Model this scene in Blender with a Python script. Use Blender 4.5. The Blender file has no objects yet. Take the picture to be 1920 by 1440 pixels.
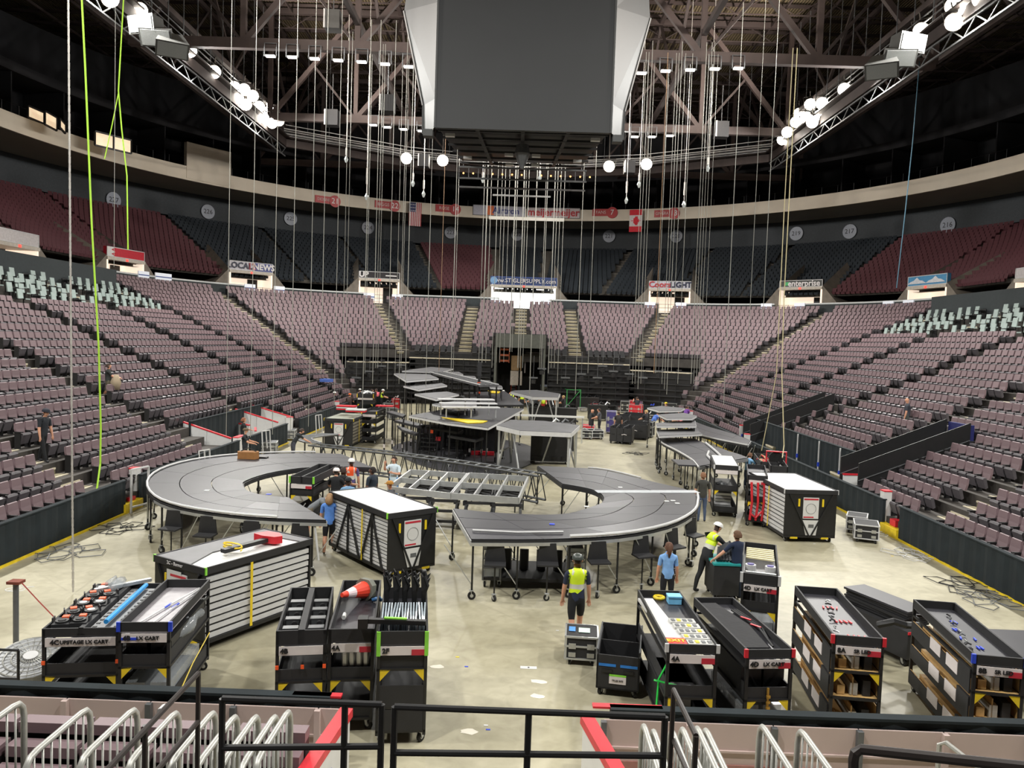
import bpy, math, random
from mathutils import Vector, Matrix
random.seed(7)
PI=math.pi
C=bpy.context.scene.collection
# ------------------------------------------------------------------ camera, world, exposure
F=1450.; CH=6.3; ROLL=.034; PITCH=math.atan(80/1450.); YAW=.010; CX=.1
cam=bpy.data.cameras.new('camera'); cam.sensor_fit='HORIZONTAL'; cam.sensor_width=36; cam.lens=36*F/1920
cam.clip_end=400
co=bpy.data.objects.new('camera',cam); C.objects.link(co)
co.matrix_world=Matrix.Translation((CX,0,CH))@Matrix.Rotation(YAW,4,'Z')@Matrix.Rotation(PI/2-PITCH,4,'X')@Matrix.Rotation(ROLL,4,'Z')
bpy.context.scene.camera=co
vs=bpy.context.scene.view_settings
vs.view_transform='Standard'; vs.look='None'; vs.gamma=1; vs.use_curve_mapping=False; vs.exposure=0.85
w=bpy.data.worlds.new('hall_air'); bpy.context.scene.world=w; w.use_nodes=True
w.node_tree.nodes['Background'].inputs[0].default_value=(.75,.78,.85,1)
w.node_tree.nodes['Background'].inputs[1].default_value=.05
def spot(x,y,z,tx,ty,tz,e,ang=150,rad=.6,col=(1,.98,.93)):
    l=bpy.data.lights.new('flood_or_uplight','SPOT'); l.energy=e; l.spot_size=math.radians(ang); l.spot_blend=.6; l.shadow_soft_size=rad; l.color=col
    o=bpy.data.objects.new('flood_or_uplight',l); C.objects.link(o); o.location=(x,y,z)
    o.rotation_euler=(Vector((tx,ty,tz))-Vector((x,y,z))).to_track_quat('-Z','Y').to_euler()
LE=8200
for sx in (-1,1):
    for y,e in ((70,1.0),(56,.8),(44,1.0),(22,1.0),(8,.8)):
        spot(sx*23.6,y,25.4,sx*4,y-3,0,LE*e,160)
    spot(sx*9.5,79,23.6,sx*6,62,2,LE*.55,165)
    spot(sx*9.5,2,26.5,sx*4,22,0,LE*.9,150)
# added up-lights that brighten the roof deck, standing in for lamp spill
for sx in (-1,1):
    spot(sx*21,62,27,sx*10,66,36,11000,150,col=(1,.9,.8)); spot(sx*21,38,27,sx*8,42,36,11000,150,col=(1,.9,.8))

def P(px,py,z=None,Y=None):
    """world point seen at photo position px,py lying at height z or distance Y"""
    u=px-960; v=py-720; c,s=math.cos(ROLL),math.sin(ROLL)
    x=c*u+s*v; y=-s*u+c*v; cp,sp=math.cos(PITCH),math.sin(PITCH)
    fy=F*cp-y*sp; fz=-F*sp-y*cp; cy,sy=math.cos(YAW),math.sin(YAW)
    X_=x*cy-fy*sy; Y_=x*sy+fy*cy
    t=(z-CH)/fz if z is not None else Y/Y_
    return Vector((CX+X_*t,Y_*t,CH+fz*t))
def proj(X,Y,Z):
    x=X-CX; z=Z-CH; cy,sy=math.cos(YAW),math.sin(YAW)
    xr=x*cy+Y*sy; yf=-x*sy+Y*cy; cp,sp=math.cos(PITCH),math.sin(PITCH)
    f=yf*cp-z*sp; d=-(yf*sp+z*cp)
    if f<=.1: return (-9999,-9999)
    u=F*xr/f; v=F*d/f; c,s=math.cos(ROLL),math.sin(ROLL)
    return 960+c*u-s*v,720+s*u+c*v

# ------------------------------------------------------------------ materials
def srgb(r,g,b):
    f=lambda c:(c/255/12.92 if c<=10 else ((c/255+.055)/1.055)**2.4)
    return (f(r),f(g),f(b),1)
MT={}
def mat(name,rgb,rough=.6,metal=0,var=.12,scale=6,emit=0,bump=0,spec=.5,alpha=1):
    if name in MT: return MT[name]
    m=bpy.data.materials.new(name); m.use_nodes=True; nt=m.node_tree; b=nt.nodes['Principled BSDF']
    col=srgb(*rgb); b.inputs['Base Color'].default_value=col
    b.inputs['Roughness'].default_value=rough; b.inputs['Metallic'].default_value=metal
    b.inputs['Specular IOR Level'].default_value=spec
    if alpha<1: b.inputs['Alpha'].default_value=alpha
    if var or bump:
        tc=nt.nodes.new('ShaderNodeTexCoord'); n=nt.nodes.new('ShaderNodeTexNoise'); n.inputs['Scale'].default_value=scale; n.inputs['Detail'].default_value=4
        nt.links.new(tc.outputs['Object'],n.inputs['Vector'])
        if var:
            r=nt.nodes.new('ShaderNodeValToRGB'); r.color_ramp.elements[0].position=.3; r.color_ramp.elements[1].position=.7
            r.color_ramp.elements[0].color=tuple(max(0,c*(1-var)) for c in col[:3])+(1,); r.color_ramp.elements[1].color=tuple(min(1,c*(1+var)) for c in col[:3])+(1,)
            nt.links.new(n.outputs['Fac'],r.inputs['Fac']); nt.links.new(r.outputs['Color'],b.inputs['Base Color'])
        if bump:
            bp=nt.nodes.new('ShaderNodeBump'); bp.inputs['Strength'].default_value=bump; bp.inputs['Distance'].default_value=.02
            nt.links.new(n.outputs['Fac'],bp.inputs['Height']); nt.links.new(bp.outputs['Normal'],b.inputs['Normal'])
    if emit:
        b.inputs['Emission Color'].default_value=col; b.inputs['Emission Strength'].default_value=emit
    MT[name]=m; return m
BLK=mat('black_paint',(27,27,28),.5); BLK2=mat('black_ply',(38,38,40),.65); DRAPE=mat('drape_cloth',(24,33,37),.95,var=.2,scale=3)
SEAT=mat('seat_vinyl',(120,100,104),.55,var=.08,scale=1.2); PAN=mat('seat_pan_plastic',(84,80,84),.4,var=.1); SFR=mat('seat_iron',(28,27,28),.6)
CONC=mat('stand_concrete',(66,62,58),.85,var=.2,scale=2); NOSE=mat('step_nosing',(214,204,180),.7); STEPC=mat('aisle_step_concrete',(120,112,86),.85,var=.2)
ALU=mat('aluminium',(196,198,198),.38,.6,var=.06); STEEL=mat('galvanised_steel',(178,178,172),.4,.35,var=.08,scale=20)
WHT=mat('white_board',(212,212,210),.4,var=.03); WHTP=mat('white_panel_edge',(200,200,200),.45,var=.05)
DECK=mat('deck_top',(54,54,59),.42,var=.14,scale=1.2,spec=.5); DECKE=mat('deck_edge_black',(34,34,36),.6)
DECKG=mat('deck_top_worn_grey',(86,86,89),.5,var=.15,scale=2)
RED=mat('red_plastic',(206,40,52),.45); YEL=mat('yellow_paint',(226,196,34),.5); ORG=mat('orange_tape',(244,92,40),.5); GRN=mat('green_tape',(140,220,70),.5)
BLU=mat('blue_tape',(40,70,200),.5); LBL=mat('label_card',(222,214,212),.5,var=.04); LBLR=mat('label_red',(190,44,60),.5); RUB=mat('rubber',(24,24,24),.7)
INK=mat('ink_black',(28,28,30),.6,var=0); INKW=mat('letter_white',(225,222,222),.5,var=0); GREY=mat('grey_metal',(108,110,112),.5,.4)
BRN=mat('brown_girder_paint',(66,54,51),.65,var=.15,scale=1.5); BRND=mat('brown_girder_dark',(50,40,38),.7,var=.2,scale=1)
NAVY=mat('upper_dark_cover',(28,35,42),.85,var=.15,scale=.8); DRED=mat('upper_seat_red',(74,30,38),.7,var=.12)
PLY=mat('raw_plywood',(196,160,104),.7,var=.12,scale=5); CLR=mat('clear_plastic',(190,196,200),.15,var=.05,alpha=.45); CREAM=mat('cream_board',(222,216,200),.5,var=.04)
SKIN=mat('skin',(206,152,124),.55,var=.05); SKIND=mat('skin_dark',(104,72,58),.55,var=.05)
# polished concrete floor with stains and saw-cut joints
def floor_mat():
    m=bpy.data.materials.new('hall_floor_concrete'); m.use_nodes=True; nt=m.node_tree; b=nt.nodes['Principled BSDF']; N=nt.nodes.new; L=nt.links.new
    tc=N('ShaderNodeTexCoord')
    n1=N('ShaderNodeTexNoise'); n1.inputs['Scale'].default_value=.35; n1.inputs['Detail'].default_value=6; n1.inputs['Roughness'].default_value=.6
    n2=N('ShaderNodeTexNoise'); n2.inputs['Scale'].default_value=2.5; n2.inputs['Detail'].default_value=8; n2.inputs['Distortion'].default_value=1.2
    for n in (n1,n2): L(tc.outputs['Object'],n.inputs['Vector'])
    r1=N('ShaderNodeValToRGB'); e=r1.color_ramp.elements; e[0].position=.32; e[0].color=srgb(150,144,120); e[1].position=.66; e[1].color=srgb(188,182,158)
    r2=N('ShaderNodeValToRGB'); e=r2.color_ramp.elements; e[0].position=.3; e[0].color=(.78,.77,.75,1); e[1].position=.62; e[1].color=(1,1,1,1)
    L(n1.outputs['Fac'],r1.inputs['Fac']); L(n2.outputs['Fac'],r2.inputs['Fac'])
    mx=N('ShaderNodeMixRGB'); mx.blend_type='MULTIPLY'; mx.inputs[0].default_value=.8; L(r1.outputs['Color'],mx.inputs[1]); L(r2.outputs['Color'],mx.inputs[2])
    L(mx.outputs[0],b.inputs['Base Color']); b.inputs['Roughness'].default_value=.42; b.inputs['Specular IOR Level'].default_value=.35
    return m
FLOORM=floor_mat()

# ------------------------------------------------------------------ mesh helpers
class MB:
    def __init__(s,off=(0,0,0)): s.v=[];s.f=[];s.m=[];s.off=Vector(off)
    def add(s,vs_,fs,m=0):
        b=len(s.v); s.v+= [tuple(Vector(p)-s.off) for p in vs_]; s.f+=[tuple(i+b for i in f) for f in fs]; s.m+=[m]*len(fs); return s
    def box(s,x0,x1,y0,y1,z0,z1,m=0):
        return s.add([(x0,y0,z0),(x1,y0,z0),(x1,y1,z0),(x0,y1,z0),(x0,y0,z1),(x1,y0,z1),(x1,y1,z1),(x0,y1,z1)],[(0,3,2,1),(4,5,6,7),(0,1,5,4),(1,2,6,5),(2,3,7,6),(3,0,4,7)],m)
    def bar(s,p,q,w,h=None,m=0,up=(0,0,1)):
        p=Vector(p);q=Vector(q);h=h or w;d=(q-p).normalized();u=Vector(up)
        if abs(d.dot(u))>.98:u=Vector((1,0,0))
        a=d.cross(u).normalized()*w/2;b=a.cross(d).normalized()*h/2
        vs_=[p-a-b,p+a-b,p+a+b,p-a+b,q-a-b,q+a-b,q+a+b,q-a+b]
        return s.add(vs_,[(0,1,2,3),(4,7,6,5),(0,4,5,1),(1,5,6,2),(2,6,7,3),(3,7,4,0)],m)
    def tube(s,pts,r,n=6,m=0,closed=False):
        pts=[Vector(p) for p in pts];k=len(pts);vs_=[];prev=None
        for i,p in enumerate(pts):
            d=(pts[min(i+1,k-1)]-pts[max(i-1,0)]).normalized()
            u=Vector((0,0,1)) if abs(d.z)<.95 else Vector((1,0,0))
            if prev is not None:
                a=(prev-d*prev.dot(d)).normalized()
            else: a=d.cross(u).normalized()
            prev=a;b=d.cross(a)
            rr=r[i] if isinstance(r,(list,tuple)) else r
            for j in range(n):
                t=2*PI*j/n; vs_.append(p+a*(rr*math.cos(t))+b*(rr*math.sin(t)))
        fs=[]
        for i in range(k-1):
            for j in range(n):
                fs.append((i*n+j,i*n+(j+1)%n,(i+1)*n+(j+1)%n,(i+1)*n+j))
        fs.append(tuple(reversed(range(n))));fs.append(tuple((k-1)*n+j for j in range(n)))
        return s.add(vs_,fs,m)
    def cyl(s,c,r,h,axis='z',n=12,m=0,r2=None):
        c=Vector(c);ax={'x':Vector((1,0,0)),'y':Vector((0,1,0)),'z':Vector((0,0,1))}[axis] if isinstance(axis,str) else Vector(axis)
        return s.tube([c-ax*h/2,c+ax*h/2],[r,r if r2 is None else r2],n,m)
    def prism(s,poly,z0,z1,m=0,ms=None):
        n=len(poly);ms=m if ms is None else ms
        f=lambda z,i:(z(i) if callable(z) else z)
        A=sum(poly[i][0]*poly[(i+1)%n][1]-poly[(i+1)%n][0]*poly[i][1] for i in range(n))
        if A<0: poly=list(reversed(poly))
        b=len(s.v); s.v+=[tuple(Vector((p[0],p[1],z0))-s.off) for p in poly]+[tuple(Vector((p[0],p[1],z1))-s.off) for p in poly]
        s.f.append(tuple(b+i for i in reversed(range(n))));s.m.append(ms)
        s.f.append(tuple(b+n+i for i in range(n)));s.m.append(m)
        for i in range(n):
            j=(i+1)%n; s.f.append((b+i,b+j,b+n+j,b+n+i)); s.m.append(ms)
        return s
    def mesh(s,name,mats,smooth=False):
        me=bpy.data.meshes.new(name); me.from_pydata(s.v,[],s.f)
        for m in (mats if isinstance(mats,(list,tuple)) else [mats]): me.materials.append(m)
        if any(s.m): me.polygons.foreach_set('material_index',s.m)
        if smooth: me.polygons.foreach_set('use_smooth',[True]*len(s.f))
        me.update(); return me
    def build(s,name,mats,parent=None,smooth=False,loc=None,rotz=0):
        o=bpy.data.objects.new(name,s.mesh(name,mats,smooth)); C.objects.link(o)
        if parent is not None: o.parent=parent
        elif loc is not None: o.location=loc
        else: o.location=s.off
        if rotz:o.rotation_euler.z=rotz
        return o
def tag(o,label=None,cat=None,group=None,kind=None):
    if label:o['label']=label
    if cat:o['category']=cat
    if group:o['group']=group
    if kind:o['kind']=kind
    return o
def thing(name,label,cat,loc=(0,0,0),rz=0,group=None):
    o=bpy.data.objects.new(name,None); C.objects.link(o); o.location=loc; o.rotation_euler.z=rz; o.empty_display_size=.2
    return tag(o,label,cat,group)
def struct(name,mb,mats,parent=None):
    o=mb.build(name,mats,parent)
    if parent is None:o['kind']='structure'
    return o
def inst(me,name,parent=None,loc=(0,0,0),rot=(0,0,0),scale=None):
    if name=='caster':
        f,w_=me; o=bpy.data.objects.new('caster',f); C.objects.link(o); o.parent=parent; o.location=loc; o.rotation_euler=rot
        q=bpy.data.objects.new('wheel',w_); C.objects.link(q); q.parent=o; return o
    o=bpy.data.objects.new(name,me); C.objects.link(o); o.parent=parent; o.location=loc; o.rotation_euler=rot
    if scale:o.scale=scale
    return o
def copy_tree(o,parent=None):
    c=o.copy(); C.objects.link(c); c.parent=parent
    for ch in list(o.children): copy_tree(ch,c)
    return c
def text(s_,size,m,parent,loc,rot=(PI/2,0,0),name='lettering',al='CENTER',ext=.004,sx=1,bold=0):
    cu=bpy.data.curves.new('t','FONT'); cu.body=s_; cu.size=size; cu.align_x=al; cu.align_y='CENTER'; cu.extrude=ext; cu.resolution_u=2; cu.offset=bold
    o=bpy.data.objects.new('t',cu); C.objects.link(o); bpy.context.view_layer.update()
    me=bpy.data.meshes.new_from_object(o.evaluated_get(bpy.context.evaluated_depsgraph_get())); bpy.data.objects.remove(o); bpy.data.curves.remove(cu)
    me.materials.clear(); me.materials.append(m)
    return inst(me,name,parent,loc,rot,(sx,1,1))
def smoothpoly(pts,sub=4,closed=False):
    out=[];n=len(pts)
    for i in range(n if closed else n-1):
        p0=pts[(i-1)%n] if closed or i>0 else pts[i]; p1=pts[i]; p2=pts[(i+1)%n]; p3=pts[(i+2)%n] if closed or i+2<n else p2
        for k in range(sub):
            t=k/sub; out.append(tuple(.5*(2*p1[a]+(p2[a]-p0[a])*t+(2*p0[a]-5*p1[a]+4*p2[a]-p3[a])*t*t+(-p0[a]+3*p1[a]-3*p2[a]+p3[a])*t**3) for a in (0,1)))
    if not closed: out.append(tuple(pts[-1][:2]))
    return out


# ------------------------------------------------------------------ the bowl: rows are offsets of one core box
KX,KY=10.7,64.0
def R(i): return 2.76+.84*i
def TZ(i): return .54+.38*i
def path(r,y0=-14.,amax=90.,end=True,step=None,core=(KX,KY)):
    """points (x,y,nx,ny) along the offset curve of radius r, left side first; n points outward"""
    kx,ky=core; pts=[]; n=max(3,int(math.radians(amax)*r/1.2))
    ys=[y0,ky]
    for y in ys: pts.append((-kx-r,y,-1,0))
    for k in range(1,n+1):
        a=math.radians(amax)*k/n; pts.append((-kx-r*math.cos(a),ky+r*math.sin(a),-math.cos(a),math.sin(a)))
    if end:
        q=[(-x,y,-nx,ny) for x,y,nx,ny in reversed(pts)]
        pts+=q
    return pts
def amax(i): return 40+16*i/11 if i<12 else 90
def ribbon_mb(mb,p,a0,z0,a1,z1,m=0):
    """quad strip between offset a0 at height z0 and offset a1 at height z1 along path p"""
    n=len(p); v=[]
    for x,y,nx,ny in p: v.append((x+nx*a0,y+ny*a0,z0)); v.append((x+nx*a1,y+ny*a1,z1))
    mb.add(v,[(2*i,2*i+2,2*i+3,2*i+1) for i in range(n-1)],m)
def mirror(p): return [(-x,y,-nx,ny) for x,y,nx,ny in p]
def solid_strip(mb,p,a0,a1,z0,z1,m=0):
    ribbon_mb(mb,p,a0,z1,a1,z1,m); ribbon_mb(mb,p,a0,z0,a0,z1,m); ribbon_mb(mb,p,a1,z1,a1,z0,m); ribbon_mb(mb,p,a1,z0,a0,z0,m)
    for q in (p[0],p[-1]):
        x,y,nx,ny=q
        mb.add([(x+nx*a0,y+ny*a0,z0),(x+nx*a1,y+ny*a1,z0),(x+nx*a1,y+ny*a1,z1),(x+nx*a0,y+ny*a0,z1)],[(0,1,2,3)],m)
NR=26
fl=MB(); fl.box(-60,60,-16,110,-.3,0); struct('floor',fl,FLOORM)
# terraces: skip the recesses of the penalty boxes (left rows 0-3, right rows 0-1)
def seg_path(r,y0,y1): return [(-10.7-r,y0,-1,0),(-10.7-r,y1,-1,0)]
for side in (-1,1):
    mb=MB()
    for i in range(NR):
        r=R(i)
        cut=None
        if side<0 and i<3: cut=(36.2,47.0)
        if side>0 and i<2: cut=(30.4,47.2)
        if i<12:
            full=path(r,-14,amax(i),False)
            parts=[]
            if cut:
                parts=[seg_path(r,-14,cut[0]),[(-10.7-r,cut[1],-1,0)]+full[1:]]
            else: parts=[full]
        else:
            full=path(r,-14,90,False); parts=[full+[(0,KY+r,0,1)]]
        for p in parts:
            if side>0:p=mirror(p)
            solid_strip(mb,p,-.42 if i else -.12,.46,-.05 if i<12 else TZ(i)-.8,TZ(i))
    struct('wall_left_terrace' if side<0 else 'wall_right_terrace',mb,CONC)
# --- aisles: straight lines running up the rows
AL=[25.2,34.2,43.4,53.0,62.9]
aisles=[]   # (px,py,dx,dy,i0,i1,label)
for side in (-1,1):
    sn='left' if side<0 else 'right'
    for k,y in [(k,y) for k,y in enumerate([16.2]+AL) if k>0]:
        i0=0
        if side<0 and 36<y<47:i0=3
        aisles.append((side*(KX),y,side,0,i0,NR,f'side {sn} {k}',sn,k))
    d=Vector((10.6,7.2)).normalized(); aisles.append((side*10.7,64.0,side*d.x,d.y,7,NR,'',sn,6))
    d=Vector((4.6,11)).normalized(); aisles.append((side*6.3,64.0,side*d.x,d.y,12,NR,'',sn,7))
    aisles.append((side*5.5,60,0,1,12,NR,'',sn,8))
aisles.append((0,60,0,1,16,NR,'','mid',9))
def on_curve(px,py,dx,dy,r):
    # march to the point of the line whose distance to the core box equals r
    lo,hi=0,90
    for _ in range(40):
        t=(lo+hi)/2; x=abs(px+dx*t); y=py+dy*t
        d=math.hypot(max(0,x-KX),max(0,y-KY))
        if d<r: lo=t
        else: hi=t
    return px+dx*t,py+dy*t
AW=.62
stepm=MB(); stepm.box(-AW,AW,-.05,.42,-.4,.0,1); stepm.box(-AW,AW,-.07,.0,-.06,.012,0); stepm.box(-AW,AW,-.45,-.05,-.4,-.19,1); stepm.box(-AW,AW,-.47,-.41,-.24,-.18,0)
stepme=stepm.mesh('step',[NOSE,STEPC])
ORD=['nearest','second nearest','third nearest','fourth','fifth','sixth','seventh','eighth','ninth']
for px,py,dx,dy,i0,i1,_,sn,k in aisles:
    x0,y0=on_curve(px,py,dx,dy,R(i0))
    nm={'left':'left-hand','right':'right-hand','mid':'far end'}[sn]
    lab=(f'stair aisle with pale nosings climbing the {nm} stand, {ORD[k]} from the camera' if sn!='mid' else 'stair aisle in the middle of the far stand above the dark tunnel box')
    a=thing('aisle_stair',lab,'stairs',(x0,y0,TZ(i0)),math.atan2(dy,dx)-PI/2,'stair aisles between seat blocks'); a['kind']='structure'
    del a['category']
    for i in range(max(1,i0),i1):
        x,y=on_curve(px,py,dx,dy,R(i)); dd=math.hypot(x-x0,y-y0)
        if proj(x,y,TZ(i))[0]<-60 or proj(x,y,TZ(i))[0]>1980: continue
        inst(stepme,'step',a,(0,dd,TZ(i)-TZ(i0)+.012))
# --- seats
def seat_parts(detail):
    b=MB(); w=.225
    prof=[(-.03,.47),(-.075,.66),(-.10,.87),(-.13,.885),(-.165,.87),(-.145,.66),(-.10,.47)]
    ws=[w*.96,w,w*.93,w*.86,w*.93,w,w*.96]
    n=len(prof); vs_=[(-ws[i],prof[i][0],prof[i][1]) for i in range(n)]+[(ws[i],prof[i][0],prof[i][1]) for i in range(n)]
    b.add(vs_,[(i,(i+1)%n,n+(i+1)%n,n+i) for i in range(n)]+[tuple(reversed(range(n))),tuple(range(n,2*n))])
    p=MB(); prof=[(.06,.15),(.17,.47),(.145,.53),(.06,.53),(-.02,.2)]
    n=len(prof); vs_=[(-w*.97,y,z) for y,z in prof]+[(w*.97,y,z) for y,z in prof]
    p.add(vs_,[(i,(i+1)%n,n+(i+1)%n,n+i) for i in range(n)]+[tuple(reversed(range(n))),tuple(range(n,2*n))])
    f=MB(); f.box(.235,.268,-.10,.10,0.0,.56); f.box(.225,.278,-.12,.19,.56,.595)
    return b,p,f
sb,sp_,sf=seat_parts(1)
bm,pm,fm=sb.mesh('backrest',SEAT),sp_.mesh('seat_pan',PAN),sf.mesh('arm_standard',SFR)
def arc_list(r,a_end,y0,sh=0):
    """stations at seat pitch along the left half of a row"""
    out=[];pitch=.535
    y=y0
    L=KY-y0; A=math.radians(a_end)*r; E=(KX if a_end>=90 else 0); tot=L+A+E; s=pitch/2+sh
    while s<tot:
        if s<L: out.append((-KX-r,y0+s,-1,0))
        elif s<L+A:
            a=(s-L)/r; out.append((-KX-r*math.cos(a),KY+r*math.sin(a),-math.cos(a),math.sin(a)))
        else: out.append((-KX+(s-L-A),KY+r,0,1))
        s+=pitch
    return out
seats=[];club=[]
def in_aisle(x,y):
    for px,py,dx,dy,i0,i1,_,sn,k in aisles:
        vx,vy=x-px,y-py; t=vx*dx+vy*dy
        if t>0 and abs(vx*dy-vy*dx)<AW+.2: return True
    return False
def blocked(side,i,x,y):
    if side<0 and i<3 and 35.0<y<47.4: return True
    if side>0 and i<2 and 30.2<y<47.4: return True
    if side>0 and 30.3<y<32.5 and i<=5: return True      # walkway between the black barriers
    if side>0 and 44.7<y<46.7 and i<=6: return True
    if abs(x)<2.9 and i<16 and y>70: return True
    return False
for side in (-1,1):
    for i in range(NR):
        for x,y,nx,ny in arc_list(R(i)+.12,amax(i),12.,(i%2)*.26+.09*(i%3)):
            if side>0: x,nx=-x,-nx
            if in_aisle(x,y) or blocked(side,i,x,y): continue
            X,Y_=proj(x,y,TZ(i)+.6)
            if not(-80<X<2000 and Y_<1500): continue
            if y<62.6 and i>=18:
                if i<=22: club.append((side,i,x,y,nx,ny))
                continue
            seats.append((side,i,x,y,nx,ny))
seats.sort(key=lambda s_:(s_[2]-CX)**2+s_[3]**2+(TZ(s_[1])-CH)**2)
inframe=[s_ for s_ in seats if -5<proj(s_[2],s_[3],TZ(s_[1])+.6)[0]<1925]
near=inframe[:300]; ns=set(map(id,near))
rest=[s_ for s_ in seats if id(s_) not in ns]
ORDN=['front','second','third','fourth','fifth','sixth','seventh','eighth','ninth','tenth','eleventh','twelfth','thirteenth','fourteenth']
def ordn(n):
    return ['first','second','third','fourth','fifth','sixth','seventh','eighth','ninth','tenth','eleventh','twelfth','thirteenth','fourteenth','fifteenth','sixteenth','seventeenth','eighteenth','nineteenth','twentieth'][n]
byrow={}
for s_ in near: byrow.setdefault((s_[0],s_[1]),[]).append(s_)
bs=[5.0,16.2]+AL
for (side,i),lst in byrow.items():
    lst.sort(key=lambda q:q[3]); blk={}
    for q in lst:
        b_=sum(1 for v in bs if v<q[3]); blk.setdefault(b_,[]).append(q)
    for b_,qs in blk.items():
        for k,(sd,i_,x,y,nx,ny) in enumerate(qs):
            where={1:'foremost block',2:'nearest full block',3:'second block',4:'third block',5:'fourth block'}.get(b_,'far block')
            o=thing('arena_seat',f'mauve tip-up seat, {ordn(k)} from near end, {ORDN[i]} row, {"left" if sd<0 else "right"} stand, {where}','seat',(x,y,TZ(i)),math.atan2(ny,nx)+PI/2,'mauve tip-up seats of the lower stand')
            inst(bm,'backrest',o); inst(pm,'seat_pan',o); inst(fm,'arm_standard',o)
def bulk(name,lst,parts,mats,zf,label,cat):
    vs_=[];fs=[];ms=[]
    base=[]
    for k,mbb in enumerate(parts): base.append((mbb.v,mbb.f,k))
    for q in lst:
        x,y,nx,ny=q[2:6]; z=zf(q); a=math.atan2(ny,nx)+PI/2; c,s=math.cos(a),math.sin(a)
        for v,f,k in base:
            b=len(vs_)
            vs_+= [(x+c*vx-s*vy,y+s*vx+c*vy,z+vz) for vx,vy,vz in v]
            fs+=[tuple(i+b for i in ff) for ff in f]; ms+=[k]*len(f)
    me=bpy.data.meshes.new(name); me.from_pydata(vs_,[],fs)
    for m in mats: me.materials.append(m)
    me.polygons.foreach_set('material_index',ms); me.update()
    o=bpy.data.objects.new(name,me); C.objects.link(o); return tag(o,label,cat,None,'stuff')
sm_b=MB(); sm_b.add([(-.215,-.02,.53),(.215,-.02,.53),(.21,-.10,.86),(-.21,-.10,.86),(-.21,-.16,.86),(.21,-.16,.86),(.215,-.10,.53),(-.215,-.10,.53)],[(0,3,2,1),(3,4,5,2),(4,7,6,5),(0,7,4,3),(1,2,5,6)])
sm_p=MB(); sm_p.add([(-.22,.06,.15),(.22,.06,.15),(.22,.17,.49),(-.22,.17,.49),(-.22,.07,.53),(.22,.07,.53),(-.22,-.03,.25),(.22,-.03,.25)],[(0,1,2,3),(3,2,5,4),(4,5,7,6),(0,3,4,6),(1,7,5,2)])
sm_f=MB(); sm_f.box(.235,.268,-.1,.16,0,.58)
bulk('arena_seats',rest,[sm_b,sm_p,sm_f],[SEAT,PAN,SFR],lambda q:TZ(q[1]),'rows of mauve tip-up seats filling the farther lower stands','seats')
# grey club chairs with black tables between them
CLB=mat('club_grey_vinyl',(150,164,160),.5,var=.08); cm=MB(); cm.add([(-.24,-.05,.42),(.24,-.05,.42),(.24,-.14,.98),(-.24,-.14,.98),(-.22,-.20,.98),(.22,-.20,.98),(.24,-.12,.42),(-.24,-.12,.42)],[(0,3,2,1),(3,4,5,2),(4,7,6,5),(0,7,4,3),(1,2,5,6)]); cm.add([(-.22,-.05,.40),(.22,-.05,.40),(.22,.36,.44),(-.22,.36,.44),(-.22,.36,.36),(.22,.36,.36)],[(0,1,2,3),(3,2,5,4)])
cm.tube([(0,.1,0),(0,.1,.4)],.04,5,1)
cme=cm.mesh('club_chair',[CLB,BLK])
tb=MB(); tb.box(-.28,.28,-.2,.3,.62,.66); tb.tube([(0,0,0),(0,0,.62)],.04,5); tb.box(-.3,.3,-.3,-.24,0,.75)
tbe=tb.mesh('club_table',BLK)
nc=0; cc_={}
for n_,(side,i,x,y,nx,ny) in enumerate(club):
    c_=int((y-12)/.535)+(i%2); ck=cc_.get((side,i),0)
    X,_y=proj(x,y,TZ(i)+.6)
    if not -10<X<1930: continue
    sn='left' if side<0 else 'right'
    if c_%8 in (0,2,4) or (c_%8==6 and i%2):
        cc_[(side,i)]=ck+1
        o=inst(cme,'club_chair',None,(x,y,TZ(i)),(0,0,math.atan2(ny,nx)+PI/2)); nc+=1
        tag(o,f'pale grey club chair, number {ck+1} from the near end, {ordn(i-18)} club row, {sn} stand','chair','pale grey club chairs, '+sn+' stand')
    elif c_%8==7:
        o=inst(tbe,'club_table',None,(x,y,TZ(i)),(0,0,math.atan2(ny,nx)+PI/2))
        tag(o,f'small black table between pale club chairs, {ordn(i-18)} club row, {sn} stand, about {int(y)} metres out','table','black club tables, '+sn+' stand')
# --- rink walls with black drape, gaps and white end posts
def wallseg(name,x0,y0,x1,y1,z0,z1,m=DRAPE,t=.1,folds=True,parent=None,label=None):
    mb=MB(); p=Vector((x0,y0,0)); q=Vector((x1,y1,0)); L=(q-p).length; d=(q-p)/L; nrm=Vector((-d.y,d.x,0))
    n=max(1,int(L/.18)) if folds else 1; A=[];B=[]
    for k in range(n+1):
        w_=(.018*math.sin(k*1.9)+.012*math.sin(k*.83)) if folds else 0
        A.append(p+d*L*k/n+nrm*(t/2+w_)); B.append(p+d*L*k/n-nrm*(t/2-w_))
    pl=A+B[::-1]
    mb.prism([(a.x,a.y) for a in pl],z0,z1)
    if z1>.9: mb.bar(p+Vector((0,0,z1+.01)),q+Vector((0,0,z1+.01)),t+.07,.04)
    o=mb.build(name,m,parent)
    if parent is None:o['kind']='structure'
    if label:o['label']=label
    return o
WL=13.22
for nme,a,b in (('wall_left',9.5,25.9),('wall_left',27.0,36.6),('wall_left',38.1,44.2),('wall_left',46.8,64.5)):
    wallseg(nme,-WL,a,-WL,b,0,1.12)
for nme,a,b in (('wall_right',9.5,26.2),('wall_right',27.4,44.),('wall_right',44.,64.5)):
    wallseg(nme,WL-.15 if a<20 else WL,a,WL,b,0,1.12)
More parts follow.
